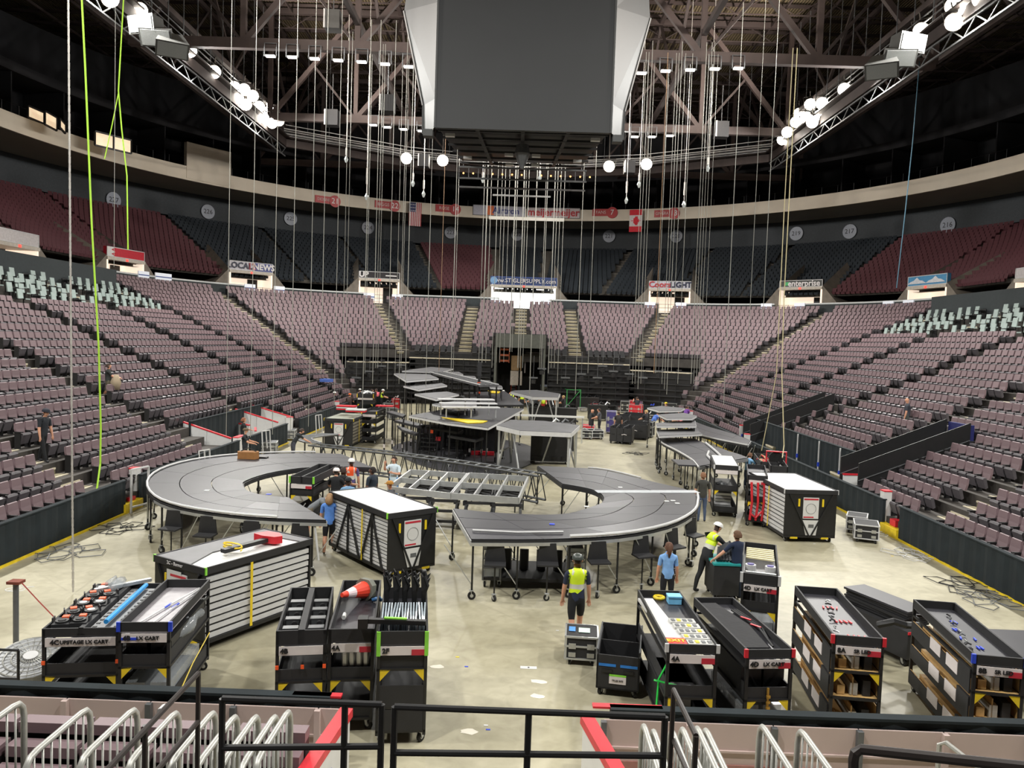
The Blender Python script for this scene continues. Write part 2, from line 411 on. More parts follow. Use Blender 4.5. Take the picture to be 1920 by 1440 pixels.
for s_ in (-1,1):
    pp=[(s_*WL,64.5),(s_*(WL-.9),66.2),(s_*(WL-2.2),67.6)]
    for k in range(2): wallseg('wall_left' if s_<0 else 'wall_right',*pp[k],*pp[k+1],0,1.12)
kick=MB()
for s_,segs in ((-1,((9.5,25.9),(38.1,44.2),(46.8,64))),(1,((9.5,26.2),(27.4,64)))):
    for a,b in segs: kick.box(s_*(WL-.10)-.03,s_*(WL-.10)+.03,a,b,0,.06)
struct('baseboard_side',kick,YEL)
def post(x,y,h=1.32,lab='',ye=True,w_=.14,d_=.3):
    o=thing('board_end_post',lab,'post',(x,y,0)); m=MB(); m.box(-w_,w_,-d_/2,d_/2,.0,h); m.build('post',WHT,o)
    m=MB(); m.box(-w_-.01,w_+.01,-d_/2-.01,d_/2+.01,h,h+.04); m.build('cap',RED,o)
    if ye: m=MB(); m.box(-w_-.01,w_+.01,-d_/2-.01,d_/2+.01,0,.35); m.build('kick_plate',YEL,o)
post(-13.5,27.2,lab='white board end post at the first gap in the left drape wall')
post(-13.5,37.4,1.2,'wide white board end post left of the two crew in black by the left boxes',True,.12,1.0)
post(-13.5,45.6,1.35,'white board end post with yellow foot past the left boxes')
post(-13.5,57.5,1.35,'farthest white post on the left drape wall, behind the helmeted worker')
post(13.35,27.6,1.4,'white board end post at the gap in the right drape wall, behind the silver cases')
post(13.45,45,1.35,'white post on the right drape wall behind the curved far decks')
post(13.45,60,1.35,'farthest white post on the right drape wall')
for s_,y in ((-1,26.4),(1,26.8)):
    m=MB(); m.box(s_*WL-.12,s_*WL+.12,y-.6,y+.6,0,.32); o=m.build('gate_sill',[YEL],None); tag(o,('left' if s_<0 else 'right')+' yellow threshold in the gap of the drape wall','sill')
    m=MB(); m.box(s_*14.0-.03,s_*14.0+.03,y-.6,y+.6,0,.9); o=m.build('gap_riser',BRND); o['kind']='structure'
m=MB(); m.box(-.28,.28,-.2,.2,.33,.45); o=m.build('red_bag',RED,None,loc=(-13.5,26.5,0)); tag(o,'red bag lying on the yellow sill at the left gap','bag')
m=MB(); m.prism([(-.25,-.2),(.25,-.2),(.3,.1),(.1,.25),(-.25,.2)],.33,.55); o=m.build('red_bag',RED,None,loc=(13.5,26.8,0)); tag(o,'red bag lying on the yellow sill at the right gap','bag')
# penalty boxes left: white dividers with red caps, dark back wall
def divider(name,x0,y0,x1,y1,h,label,red=True,z0=0,rise=0):
    o=thing(name,label,'dasher board',(x0,y0,0)); d=Vector((x1-x0,y1-y0,0)); L=d.length; n=max(1,round(L/1.2)); a=math.atan2(d.y,d.x); o.rotation_euler.z=a
    for k in range(n):
        a0,a1=L*k/n+.01,L*(k+1)/n-.01; h0,h1=h+rise*a0/L,h+rise*a1/L
        m=MB(); m.add([(a0,-.04,z0),(a1,-.04,z0),(a1,.04,z0),(a0,.04,z0),(a0,-.04,h0),(a1,-.04,h1),(a1,.04,h1),(a0,.04,h0)],[(0,3,2,1),(4,5,6,7),(0,1,5,4),(1,2,6,5),(2,3,7,6),(3,0,4,7)]); m.build('panel',WHT,o)
    if red: m=MB(); m.bar((0,0,h+.03),(L,0,h+rise+.03),.12,.06); m.build('cap_rail',RED,o)
    return o
divider('penalty_box_divider',-13.55,36.5,-15.9,36.6,1.2,'white board with red cap nearest in the left penalty boxes',rise=.7)
divider('penalty_box_divider',-13.6,43.8,-16.0,43.6,1.2,'middle white board with red cap in the left penalty boxes',rise=.7)
divider('penalty_box_divider',-13.6,46.7,-16.1,46.5,1.2,'farthest white board with red cap in the left penalty boxes',rise=.7)
divider('penalty_box_door',-14.6,42.0,-15.4,42.6,1.2,'short white board pair with red caps beside the left dark box wall')
divider('penalty_box_door',-14.0,41.2,-14.5,42.6,1.0,'low white gate with red cap behind the crew member in black')
wallseg('wall_left',-15.55,36.5,-15.55,46.9,0,1.95)
# right boxes: high back drape with white poles, low white ends
wallseg('wall_right',14.45,32.6,14.45,46.6,0,2.1)
wallseg('wall_right',14.2,32.3,14.5,32.5,0,1.9,WHT,folds=False)
for k,(y) in enumerate((34.0,36.4,39.2)):
    o=thing('glass_support_pole','slim white pole against the tall right drape, '+['nearest','middle','farthest'][k]+' of three','pole',(14.3,y,0)); m=MB(); m.tube([(0,0,0),(0,0,2.1)],.035,6); m.build('pole',WHTP,o); m=MB(); m.box(-.04,.04,-.04,.04,.9,1.1); m.build('tape_band',BLU,o)
divider('penalty_box_divider',13.55,47.0,15.5,47.0,1.65,'white board with red cap and black lettering across the right box')
divider('penalty_box_divider',13.6,31.9,14.9,32.0,1.25,'low white board with red cap in the near right box')
o=[q for q in C.objects if q.name.startswith('penalty_box_divider')][-2]
text('FCEE',.4,INK,o,(1.0,-.05,.85)); 
m=MB(); m.box(.12,.42,-.055,-.045,.9,1.15); m.build('blue_patch',BLU,o)
m=MB(); m.tube([(-.1,-.12,.1),(-.1,-.12,.5)],.13,8); m.tube([(.1,.1,.1),(.1,.1,.62)],.14,8); o=m.build('black_bag',BLK2,None,loc=(14.05,33.2,0)); tag(o,'pair of upright black bags by the tall right drape','bag')
# black barriers walling the two gangways through the right stand
def barrier(y0,label,i1=4.6):
    o=thing('gangway_barrier',label,'barrier',(13.6,y0,.95))
    L=R(i1)-R(0)+.4; dz=TZ(i1)-TZ(0)
    m=MB(); m.add([(0,-.04,-.1),(L,-.04,dz-.1),(L,-.04,dz+.95),(0,-.04,.95),(0,.04,-.1),(L,.04,dz-.1),(L,.04,dz+.95),(0,.04,.95)],[(0,1,2,3),(7,6,5,4),(3,2,6,7),(0,3,7,4),(1,5,6,2),(0,4,5,1)]); m.build('panel',BLK,o)
    m=MB(); m.bar((0,0,.98),(L,0,dz+.98),.05); m.build('top_rail',BLK,o)
    m=MB(); m.bar((0,-.05,.32),(L,-.05,dz+.32),.03); m.build('white_edge_strip',GREY,o)
    m=MB(); m.tube([(L,0,dz-.2),(L,0,dz+1.0)],.03); m.build('end_post',BLK,o)
barrier(30.5,'near black sloping barrier of the right gangway'); barrier(32.2,'black sloping barrier just beyond the nearer one on the right stand')
barrier(45.0,'third black sloping barrier up the right stand',5.2); barrier(46.4,'farthest black sloping barrier up the right stand',5.2)
m=MB(); m.box(17.9,18.1,30.6,32.1,2.9,3.6); o=m.build('blue_gate_board',mat('dark_blue_board',(36,40,96),.5)); tag(o,'dark blue board closing the top of the near right gangway','board')

# --- far end: retracted black bleachers and tunnel box
def slab_at(name,i0r,lbl,grp=None):
    pass
bl=thing('retracted_bleachers','stack of retracted black bleacher decks under the far stand','bleachers',(0,73,0))
for k in range(8):
    z=.5+.56*k
    for sx in (-1,1):
        m=MB(); m.add([],[]); 
        xs=[2.9,10.5,12.2]; 
        pts=[(sx*2.75,74.0+.0*k),(sx*10.6,74.0),(sx*15.8,70.6)]
        for (xa,ya),(xb,yb) in zip(pts,pts[1:]):
            zz=z if xa*xa<90 else z-.5
            m.bar((xa,ya-73+.05*k-.1,zz),(xb,yb-73+.05*k-.1,zz),.14,.10)
        m.build('deck_nose',NOSE if k>=7 else BLK2,bl)
        m=MB()
        for (xa,ya),(xb,yb) in zip(pts,pts[1:]):
            n=int(math.hypot(xb-xa,yb-ya)/1.3)
            for j in range(n+1):
                t=j/n; x=xa+(xb-xa)*t; y=ya+(yb-ya)*t-73
                zz=z if x*x<112 else z-.5
                m.bar((x,y,zz-.5),(x,y,zz),.06)
                m.box(x+.1,x+.55,y+.25,y+.4,zz+.05,zz+.28)
        m.build('bracket_row',BLK,bl)['kind']='stuff'
back=MB(); 
for sx in (-1,1):
    for a,b,h_ in (((sx*2.75,74.6),(sx*10.6,74.6),4.95),((sx*10.6,74.6),(sx*16,70.6),3.9)):
        back.add([(a[0],a[1],0),(b[0],b[1],0),(b[0],b[1],h_),(a[0],a[1],h_)],[(0,1,2,3)])
        back.add([(a[0],a[1],h_),(b[0],b[1],h_),(b[0]*1.03,b[1]+3.5,h_+.05),(a[0],a[1]+3.5,h_+.05)],[(0,1,2,3)])
struct('wall_far_under_stand',back,BLK)
# rows of black chairs on the top decks
ch=[]
for sx in (-1,1):
    for row,(yy,zz) in enumerate(((74.6,4.95),(75.3,5.2))):
        x=3.1
        while x<10.4:
            if abs(x-5.5)>.8: ch.append((0,0,sx*x,yy,0,1,zz))
            x+=.62
bulk('black_bleacher_seats',ch,[sm_b,sm_p],[BLK2,BLK2],lambda q:q[6]-.35,'low row of black seats along the top of the retracted bleachers','seats')
tn=MB()
tn.box(-2.35,2.45,73.6,79,5.75,7.0); tn.box(-2.4,-2.2,73.6,79,0,5.8); tn.box(2.25,2.45,73.6,79,0,5.8)
tn.box(-2.35,2.45,73.55,73.65,5.7,5.82)
struct('tunnel_box',tn,[mat('tunnel_grey_green',(92,94,88),.8,var=.1)])
tn=MB(); tn.box(-2.2,2.3,82,82.2,0,5.8); tn.box(-.05,.1,76,76.3,0,5.6); tn.box(-2.2,-.1,81.5,82,0,5.7); struct('wall_tunnel',tn,mat('tunnel_dark',(60,58,56),.8))
m=MB(); m.box(.5,2.1,77,77.2,4.6,5.3); m.box(.5,.62,77,77.2,3.2,5.3); o=m.build('roller_door_header',mat('door_pinkgrey',(176,168,168),.6)); tag(o,'pale header over the dark doorway in the tunnel','door frame')
rk=thing('orange_rack','orange steel rack standing inside the far tunnel','rack',(-1.95,75,4.3))
for z in (0,.55,1.1): m=MB(); m.box(0,.95,0,.6,z,z+.18); m.build('shelf',mat('rack_orange',(200,104,68),.6),rk)
for x in (0,.9): m=MB(); m.box(x,x+.07,0,.07,-.1,1.35); m.build('upright',MT['rack_orange'],rk)
m=MB(); m.box(-.85,.3,76,77,2.0,3.4); o=m.build('wrapped_pallet',mat('wrapped_white',(196,186,176),.5)); tag(o,'pale wrapped load stacked in the far tunnel','load')
m=MB(); m.box(-.8,.2,76,77,3.45,4.9); o=m.build('cardboard_stack',mat('cardboard',(170,140,104),.8)); tag(o,'brown cardboard boxes on top of the load in the tunnel','boxes')

# --- rail wall round the top of the lower bowl, signs hang from it
p=path(R(26.2),-14,90,True)
def dense(p,st=.5):
    out=[]
    for q,w_ in zip(p,p[1:]):
        n=max(1,int(math.hypot(w_[0]-q[0],w_[1]-q[1])/st))
        for k in range(n): out.append(tuple(q[j]+(w_[j]-q[j])*k/n for j in range(4)))
    return out+[p[-1]]
GAPS=((478,513),(699,735),(938,1026),(1239,1264),(1456,1489))
runs=[[]]
for q in dense(p):
    X=proj(q[0],q[1],TZ(25)+1)[0]
    if q[1]>40 and any(a_<X<b_ for a_,b_ in GAPS):
        if runs[-1]: runs.append([])
    else: runs[-1].append(q)
mb=MB(); m2=MB()
for r_ in runs:
    if len(r_)>1: solid_strip(mb,r_,-.08,.12,TZ(25)-.3,TZ(25)+1.05); solid_strip(m2,r_,-.14,.14,TZ(25)+1.05,TZ(25)+1.2)
struct('trim_1',mb,mat('parapet_dark',(52,58,60),.8,var=.1))
struct('trim_2',m2,mat('rail_light_strip',(196,200,200),.5,var=.06))
mb=MB(); ribbon_mb(mb,p,-.6,TZ(25)+.0,3.2,TZ(25)+.0); struct('walkway',mb,CONC)
# club level back wall, in front of the rail on the sides
for s_ in (-1,1):
    q=[(-KX-R(22.8),-14,-1,0),(-KX-R(22.8),62.2,-1,0)]
    if s_>0:q=mirror(q)
    mb=MB(); solid_strip(mb,q,0,.12,TZ(22)-.2,TZ(25)+.9); struct('trim_3' if s_<0 else 'trim_4',mb,mat('club_back_wall',(50,56,58),.85,var=.08))
# --- upper stand, soffit, fascia, suites
RZ=TZ(25)+1.2
CYU=60.
def bowl_pt(phi,t):
    """phi=0 far centre, +-90 sides; t=0 rail, 1 back wall"""
    a=math.radians(phi); dx,dy=math.sin(a),math.cos(a)
    lo,hi=0,80; r0=R(26.2)+1.1
    for _ in range(30):
        k=(lo+hi)/2; x=abs(dx*k); y=CYU+dy*k
        if math.hypot(max(0,x-KX),max(0,y-KY))<r0: lo=k
        else: hi=k
    rb=50.4; k=lo+(rb-lo)*t
    return dx*k,CYU+dy*k,dx,dy
def side_pt(side,y,t):
    r0=KX+R(26.2)+1.6; return side*(r0+(50.4-r0)*t),y,side,0
def ring_path(t,y0=-14,n=60):
    pts=[]
    for y in (y0,20,40): x,yy,nx,ny=side_pt(-1,y,t); pts.append((x,yy,nx,ny))
    for k in range(n+1): pts.append(bowl_pt(-90+180*k/n,t))
    for y in (40,20,y0): pts.append(side_pt(1,y,t))
    return pts
ZU0,ZU1=12.0,19.0; NU=17
mb=MB()
for j in range(NU):
    t0=.02+.9*j/NU; t1=.02+.9*(j+1)/NU; z=ZU0+(ZU1-ZU0)*j/NU; z1=ZU0+(ZU1-ZU0)*(j+1)/NU
    pa=ring_path(t0);pb=ring_path(t1); v=[];fs=[]
    for (xa,ya,_,_),(xb,yb,_,_) in zip(pa,pb): v+=[(xa,ya,z),(xb,yb,z),(xb,yb,z1)]
    for k in range(len(pa)-1):
        fs+=[(3*k,3*k+3,3*k+4,3*k+1),(3*k+1,3*k+4,3*k+5,3*k+2)]
    mb.add(v,fs)
struct('upper_terrace',mb,mat('upper_concrete',(84,80,74),.85,var=.15,scale=1))
# upper seats by section (angle ranges)
secs=[(-106,-91,'red'),(-90,-72,'red'),(-71,-56,'red'),(-55,-42,'dark'),(-41,-30,'dark'),(-29,-18.2,'dark'),(-16.6,-5.6,'red'),(-3.6,3.2,'dark'),(5.2,16.6,'dark'),(18.2,30,'dark'),(31,42,'dark'),(43,57,'dark'),(58,72,'red'),(73,90,'red'),(91,106,'red')]
us_b=MB(); us_b.add([(-.24,0,.3),(.24,0,.3),(.24,-.12,.85),(-.24,-.12,.85),(-.24,-.18,.85),(.24,-.18,.85)],[(0,1,2,3),(3,2,5,4)]); us_b.add([(-.23,.15,.2),(.23,.15,.2),(.23,.2,.45),(-.23,.2,.45),(-.23,.1,.47),(.23,.1,.47)],[(0,1,2,3),(3,2,5,4)])
redl=[];darkl=[]
for a0,a1,kd in secs:
    for j in range(NU):
        t=.02+.9*(j+.55)/NU; z=ZU0+(ZU1-ZU0)*j/NU
        if abs(a0)>90 or abs(a1)>90:
            side=-1 if a0<0 else 1; y=CYU-1
            while y>30:
                x,yy,nx,ny=side_pt(side,y,t); X,_q=proj(x,yy,z)
                if -20<X<1940: (redl if kd=='red' else darkl).append((0,0,x,yy,nx,ny,z))
                y-=.56
            continue
        a=a0
        while a<a1:
            x,yy,nx,ny=bowl_pt(a,t); X,_q=proj(x,yy,z)
            if -20<X<1940:(redl if kd=='red' else darkl).append((0,0,x,yy,nx,ny,z))
            a+=math.degrees(.56/max(25,math.hypot(x,yy-CYU)))
bulk('upper_red_seats',redl,[us_b],[DRED],lambda q:q[6],'dark red seats in the upper stands above the rail','seats')
bulk('upper_dark_seats',darkl,[us_b],[NAVY],lambda q:q[6],'upper stand seats under black covers between the signs','seats')
# back wall, soffit, fascia
SZ=22.3
def circ(r,y0=-14,n=72):
    pts=[(-r,y0,-1,0),(-r,30,-1,0)]
    for k in range(n+1):
        a=math.radians(-90+180*k/n); pts.append((r*math.sin(a),CYU+r*math.cos(a),math.sin(a),math.cos(a)))
    return pts+[(r,30,1,0),(r,y0,1,0)]
CW=circ(43.0)
def pathpart(f): return [q for q in CW if f(q)]
mb=MB(); ribbon_mb(mb,CW,7.5,19.5,7.5,SZ+.2); struct('wall_upper_back',mb,mat('upper_back_wall',(66,70,74),.85,var=.1))
mb=MB(); ribbon_mb(mb,CW,0,SZ,7.6,SZ+.1); struct('ceiling_soffit',mb,mat('soffit_plaster',(158,150,134),.8,var=.05,scale=.4))
mb=MB(); solid_strip(mb,CW,-.15,.1,SZ,SZ+1.45); struct('trim_5',mb,mat('fascia_plaster',(206,196,180),.7,var=.05,scale=.6))
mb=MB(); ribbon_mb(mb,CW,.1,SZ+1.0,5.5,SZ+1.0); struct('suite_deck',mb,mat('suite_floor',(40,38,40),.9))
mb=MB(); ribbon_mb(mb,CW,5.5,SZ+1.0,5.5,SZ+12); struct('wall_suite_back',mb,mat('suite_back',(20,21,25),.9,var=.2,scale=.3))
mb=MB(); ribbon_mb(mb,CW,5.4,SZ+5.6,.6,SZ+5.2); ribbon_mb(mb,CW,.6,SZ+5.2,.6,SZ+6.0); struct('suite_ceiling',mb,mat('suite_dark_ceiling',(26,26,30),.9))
# glass rail along the suites
mb=MB(); 
for x,y,nx,ny in CW[1:-1]: mb.bar((x+nx*.1,y+ny*.1,SZ+1.4),(x+nx*.1,y+ny*.1,SZ+2.3),.03)
ribbon_mb(mb,CW,.1,SZ+2.3,.16,SZ+2.3); struct('suite_rail',mb,GREY)
# partition fins between suites
for k in range(0,73,3):
    x,y,nx,ny=CW[k+2]
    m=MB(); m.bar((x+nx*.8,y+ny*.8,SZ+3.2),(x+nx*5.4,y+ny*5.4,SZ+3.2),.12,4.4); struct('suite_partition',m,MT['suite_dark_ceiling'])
# tall plaster panel on the left balcony
a0=math.atan2(-36.0,22);
mb=MB(); q=[bq for bq in dense(CW,.3) if bq[0]<0 and bq[1]>70 and 345<proj(bq[0],bq[1],SZ+2)[0]<435]; solid_strip(mb,q,-.2,.3,SZ+.2,SZ+4.0); struct('trim_6',mb,MT['fascia_plaster'])
# lit suite windows on the left
WARM=mat('lit_room_glow',(255,226,190),.5,var=.25,scale=1.2,emit=.35)
for k,(xa,ya,xb,yb) in enumerate(((52,198,82,232),(84,208,106,245),(112,222,122,250),(178,246,246,288))):
    A=P(xa,ya,Y=66 if k<3 else 71); B=P(xb,yb,Y=68 if k<3 else 74); 
    o=thing('window_%d'%(k+1),'warm lit suite window above the left balcony, '+['leftmost','second from left','narrow third','wide one nearest the plaster panel'][k],'window',A); o['kind']='structure'; del o['category']
    m=MB(A); d=Vector((B.x-A.x,B.y-A.y,0)); d.normalize(); m.add([(A.x,A.y,B.z),(B.x,B.y,B.z),(B.x,B.y,A.z),(A.x,A.y,A.z)],[(0,1,2,3)]); m.build('pane',WARM,o)
    m=MB(A)
    for (u,v) in (((A.x,A.y,A.z),(B.x,B.y,A.z)),((A.x,A.y,B.z),(B.x,B.y,B.z)),((A.x,A.y,A.z),(A.x,A.y,B.z)),((B.x,B.y,A.z),(B.x,B.y,B.z))): m.bar(u,v,.14)
    if k==3: M_=(A+B)/2; m.bar((M_.x,M_.y,A.z),(M_.x,M_.y,B.z),.14)
    m.build('frame',BLK,o)

# ------------------------------------------------------------------ signs, flags and portals
def ray_hit(px,py,test,lo=20.,hi=160.):
    for _ in range(50):
        k=(lo+hi)/2; q=P(px,py,Y=k)
        if test(q.x,q.y): hi=k
        else: lo=k
    return P(px,py,Y=lo)
coretest=lambda r:(lambda x,y: math.hypot(max(0,abs(x)-KX),max(0,y-KY))>=r)
circtest=lambda r:(lambda x,y: (math.hypot(x,y-CYU)>=r if y>CYU else abs(x)>=r))
def board(name,label,cat,pa,pb,test,hpx,m,depth=.12,fr=None,kind=None,group=None):
    """flat board whose top-left and top-right corners are seen at pa,pb; hpx tall in photo pixels"""
    A=ray_hit(*pa,test);B=ray_hit(*pb,test); d=Vector((B.x-A.x,B.y-A.y,0)); L=d.length; M_=(A+B)/2
    H_=hpx*M_.y/F; ang=math.atan2(d.y,d.x)
    o=thing(name,label,cat,(M_.x,M_.y,M_.z-H_),ang,group)
    if kind:o['kind']=kind
    b=MB(); b.box(-L/2,L/2,0,depth,0,H_); b.build('board',m,o)
    if fr is not None:
        b=MB(); t=.06
        for z in (0,H_-t): b.box(-L/2,L/2,-.03,0,z,z+t)
        for x in (-L/2,L/2-t): b.box(x,x+t,-.03,0,0,H_)
        b.build('frame',fr,o)
    return o,L,H_
FT=circtest(42.75)
plate_red=mat('plate_red',(170,40,44),.5,var=.05)
for (x0,y0,x1,y1,t,n,lab) in ((591,366,637,371,'DIONNE','21','red name plate reading 21 on the balcony front, leftmost of five'),(703,376,749,379,'BIGGS','22','red name plate reading 22 on the balcony front left of the striped flag'),(817,383,864,386,'ROSE','14','red name plate reading 14 on the balcony front'),(1111,391,1157,393,'FANS','7','red name plate reading 7 right of the advertising panels'),(1227,393,1273,395,'GINGRAS','13','red name plate reading 13 right of the red and white flag')):
    o,L,H_=board('name_plate',lab,'sign',(x0,y0),(x0+32,y0+(y1-y0)*.6),FT,13,plate_red)
    text(t,H_*.62,mat('dull_white_ink',(206,190,186),.6,var=0),o,(0,-.03,H_*.5),sx=.8 if len(t)>5 else 1)
    m=MB(); m.cyl((L/2+.35,0,H_*.45),.72,.14,'y',18); m.build('number_disc',plate_red,o)
    text(n,.95,INKW,o,(L/2+.35,-.1,H_*.45))
o,L,H_=board('advert_panel','pale grey advertising panel with an orange square and dark blue lettering on the balcony front','sign',(887,384),(985,387),FT,19,mat('advert_grey',(178,178,192),.5),fr=GREY)
text('Airtron',1.15,mat('ink_blue',(44,54,120),.5,var=0),o,(.9,-.05,H_*.5),bold=.02); m=MB(); m.box(-L*.22,-L*.1,-.03,0,.08,H_-.08); m.build('orange_square',mat('advert_orange',(220,110,60),.5),o)
o,L,H_=board('advert_panel','pale advertising panel with repeated red lettering on the balcony front','sign',(988,388),(1088,391),FT,19,mat('advert_pink',(204,194,196),.5),fr=GREY)
for x in (-L*.24,L*.24): text('meijer',1.35,mat('ink_red',(186,52,60),.5,var=0),o,(x,-.05,H_*.52),bold=.03)
o,L,H_=board('light_bar','long white bar under the advertising panels of the balcony front','light',(917,405),(1058,409),circtest(42.5),6,mat('bar_white',(228,222,210),.5,var=0,emit=.25))
# flags
def flag(lab,x,y,wp,hp,kind):
    A=ray_hit(x,y,circtest(42.2)); w_=wp*A.y/F; h=hp*A.y/F
    o=thing('hanging_flag',lab,'flag',(A.x,A.y,A.z-h),-math.atan2(A.x,A.y-CYU))
    if kind=='us':
        n=13
        for k in range(n):
            z1=h; m=MB(); xx=-w_/2+w_*k/n
            if k<7: z1=h*.6
            m.box(xx,xx+w_/n,-.01,.03,0,z1); m.build('stripe',mat('flag_red',(170,60,66),.8) if k%2==0 else mat('flag_white',(206,200,200),.8),o)
        m=MB(); m.box(-w_/2,-w_/2+w_*7/13,-.015,.03,h*.6,h); m.build('canton',mat('flag_blue',(56,60,100),.8),o)
        m=MB()
        for a in range(4):
            for b in range(3): m.cyl((-w_/2+w_*.07+a*w_*.13,-.02,h*.65+b*h*.13),.07,.02,'y',5)
        m.build('star_field',MT['flag_white'],o)['kind']='stuff'
    else:
        for k,(a,b,mm) in enumerate(((0,.25,'flag_red2'),(.25,.75,'flag_white'),(.75,1,'flag_red2'))):
            m=MB(); m.box(-w_/2,w_/2,-.01,.03,h*a,h*b); m.build('band',mat('flag_red2',(206,44,58),.8) if mm!='flag_white' else MT[mm],o)
        lf=[(0,1),(.12,.62),(.34,.74),(.28,.34),(.52,.5),(.6,.32),(.9,.36),(.78,.12),(.9,.0),(.45,-.36),(.5,-.5),(.06,-.44),(.06,-.95),(-.06,-.95),(-.06,-.44),(-.5,-.5),(-.45,-.36),(-.9,0),(-.78,.12),(-.9,.36),(-.6,.32),(-.52,.5),(-.28,.34),(-.34,.74),(-.12,.62)]
        s=w_*.4; m=MB(); m.add([(y_*s,-.02,h*.5-x_*s*1.0) for x_,y_ in lf],[tuple(range(len(lf)))]); m.build('leaf',MT['flag_red2'],o)
flag('striped flag with a dark blue corner hanging from the balcony front',779,380,23,43,'us')
flag('red and white flag with a red leaf hanging from the balcony front',1193,393,24,41,'ca')
# section numbers on the upper back wall
DISC=mat('number_disc_grey',(150,156,168),.5,var=.05)
for x,y,n in ((213,375,'227'),(390,397,'226'),(545,410,'225'),(690,427,'224'),(845,436,'223'),(970,440,'222'),(1142,443,'221'),(1268,443,'220'),(1493,438,'219'),(1593,434,'217'),(1777,422,'216')):
    A=ray_hit(x,y,circtest(50.3)); o=thing('section_number',f'round plate {n} on the upper wall, {ordn(227-int(n)-(int(n)<218))} from the left','sign',A,(-math.atan2(A.x,A.y-CYU) if A.y>CYU else (PI/2 if A.x<0 else -PI/2))); m=MB(); m.cyl((0,0,0),.85,.06,'y',20); m.build('disc',DISC,o); text(n,.75,INK,o,(0,-.05,0))
# small blue and white row signs on the rail
RT=coretest(R(26.2)-.2)
for k,x0 in enumerate((84,128,260,292,459,514,682,735,920,1014,1209,1267,1427,1489,1655,1693,1824,1850,1870)):
    w_=20 if x0 not in (128,292,1670,1824) else 30
    yr=[(0,478),(270,508),(430,529),(700,549),(985,562),(1250,566),(1430,568),(1650,564),(1760,558),(1920,549)]
    for (xa,ya),(xb,yb) in zip(yr,yr[1:]):
        if xa<=x0<=xb: y=ya+(yb-ya)*(x0-xa)/(xb-xa)
    o,L,H_=board('row_sign',f'small white row sign with a blue band hanging at the rail, {ordn(k)} from the left','sign',(x0,y+1),(x0+w_,y+1+(0 if x0>900 else 1.2)),RT,14,mat('row_sign_white',(226,230,238),.5,var=0,emit=.15),group='blue-banded row signs along the rail')
    m=MB(); m.box(-L/2,L/2,-.02,0,H_*.42,H_*.55); m.build('blue_band',mat('row_blue',(60,84,150),.5,var=0),o)
# portals with a sign box over each
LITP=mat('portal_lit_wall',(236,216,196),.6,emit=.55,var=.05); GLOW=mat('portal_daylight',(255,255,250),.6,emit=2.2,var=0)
def portal(x0,y0,x1,y1,hp,m,lab,txt=None,tm=None,ts=.8,bright=0,doorx=.25,fr=WHTP,extra=None):
    T=coretest(R(26.2)+1.0)
    o,L,H_=board('portal_sign',lab,'sign',(x0,y0),(x1,y1),T,hp,m,depth=.35,fr=fr)
    if txt: text(txt,ts,tm,o,(0,-.06,H_*.5))
    zf=TZ(25)-(.5 if bright else .1); zl=o.location.z; dep=zl-zf
    q=thing('portal',lab.replace('sign box','entrance')[:0]+'lit entrance opening below the '+lab.split(',')[0],'entrance',(o.location.x,o.location.y,zf),o.rotation_euler.z); q['kind']='structure'; del q['category']
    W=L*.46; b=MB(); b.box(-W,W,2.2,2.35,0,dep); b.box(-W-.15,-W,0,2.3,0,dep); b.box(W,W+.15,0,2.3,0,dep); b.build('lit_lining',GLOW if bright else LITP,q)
    b=MB(); b.box(-L*.5,L*.5,-.1,2.3,dep-.28,dep-.02); b.build('canopy',mat('portal_canopy',(190,182,170),.6),q)
    if not bright:
        b=MB(); b.box(W*doorx,W*doorx+1.1,2.05,2.2,0,2.1); b.build('doorway',BLK,q)
    for s_ in (-1,1):
        b=MB(); x=s_*(W+.2); b.add([(x,0,-.2),(x+s_*2.6,0,-.2),(x+s_*2.6,4.5,-.2),(x,5.5,-.2),(x,0,dep+.1),(x,5.5,dep+3.0),(x+s_*2.6,4.5,1.2),(x+s_*2.6,0,.2)],[(0,1,7,4),(4,7,6,5),(1,2,6,7),(0,4,5,3)]); b.build('concrete_flank',mat('flank_concrete',(124,116,106),.85,var=.2,scale=1.5),q)
        for k in range(3): pass
    b=MB()
    for z in (.35,.75,1.15):
        b.bar((-W,-.3,z),(W,-.3,z),.035)
    for k in range(5): b.bar((-W+2*W*k/4,-.3,0),(-W+2*W*k/4,-.3,1.2),.035)
    b.build('guard_rail',BLK,q)
    b=MB(); b.box(-.12,.12,-.15,-.05,dep-.26,dep-.06); b.build('exit_lamp',mat('exit_red',(255,70,60),.5,emit=.9,var=0),q)
    return o,L,H_
INKN=mat('ink_navy',(30,36,62),.5,var=0)
portal(-8,427,73,438,24,mat('sign_pale',(196,190,190),.5),'pale advertising sign box with a red and navy end, far left')
o,L,H_=portal(200,464,271,470,18,mat('sign_crimson',(186,30,48),.5),'crimson advertising sign box on the left stand'); m=MB(); m.add([(-L/2,-.05,.05),(-L/2+.9,-.05,.05),(-L/2+.5,-.05,H_*.3),(-L/2+1.0,-.05,H_*.5),(-L/2+.5,-.05,H_*.7),(-L/2+.9,-.05,H_-.05),(-L/2,-.05,H_-.05)],[tuple(range(7))]); m.build('white_burst',WHT,o)
o,L,H_=portal(430,489,512,494,17,mat('sign_white_pale',(190,188,196),.5),'local news sign box in white and blue',None)
m=MB(); m.box(L*.08,L/2-.06,-.04,0,.06,H_-.06); m.build('blue_half',mat('sign_blue',(64,72,134),.5),o); text('LOCAL',.86,INKN,o,(-L*.27,-.08,H_*.5),bold=.03); text('NEWS',.86,INKW,o,(L*.28,-.08,H_*.5),bold=.03); text('12',.9,mat('ink_red',(186,52,60),.5),o,(.0,-.08,H_*.5),bold=.03)
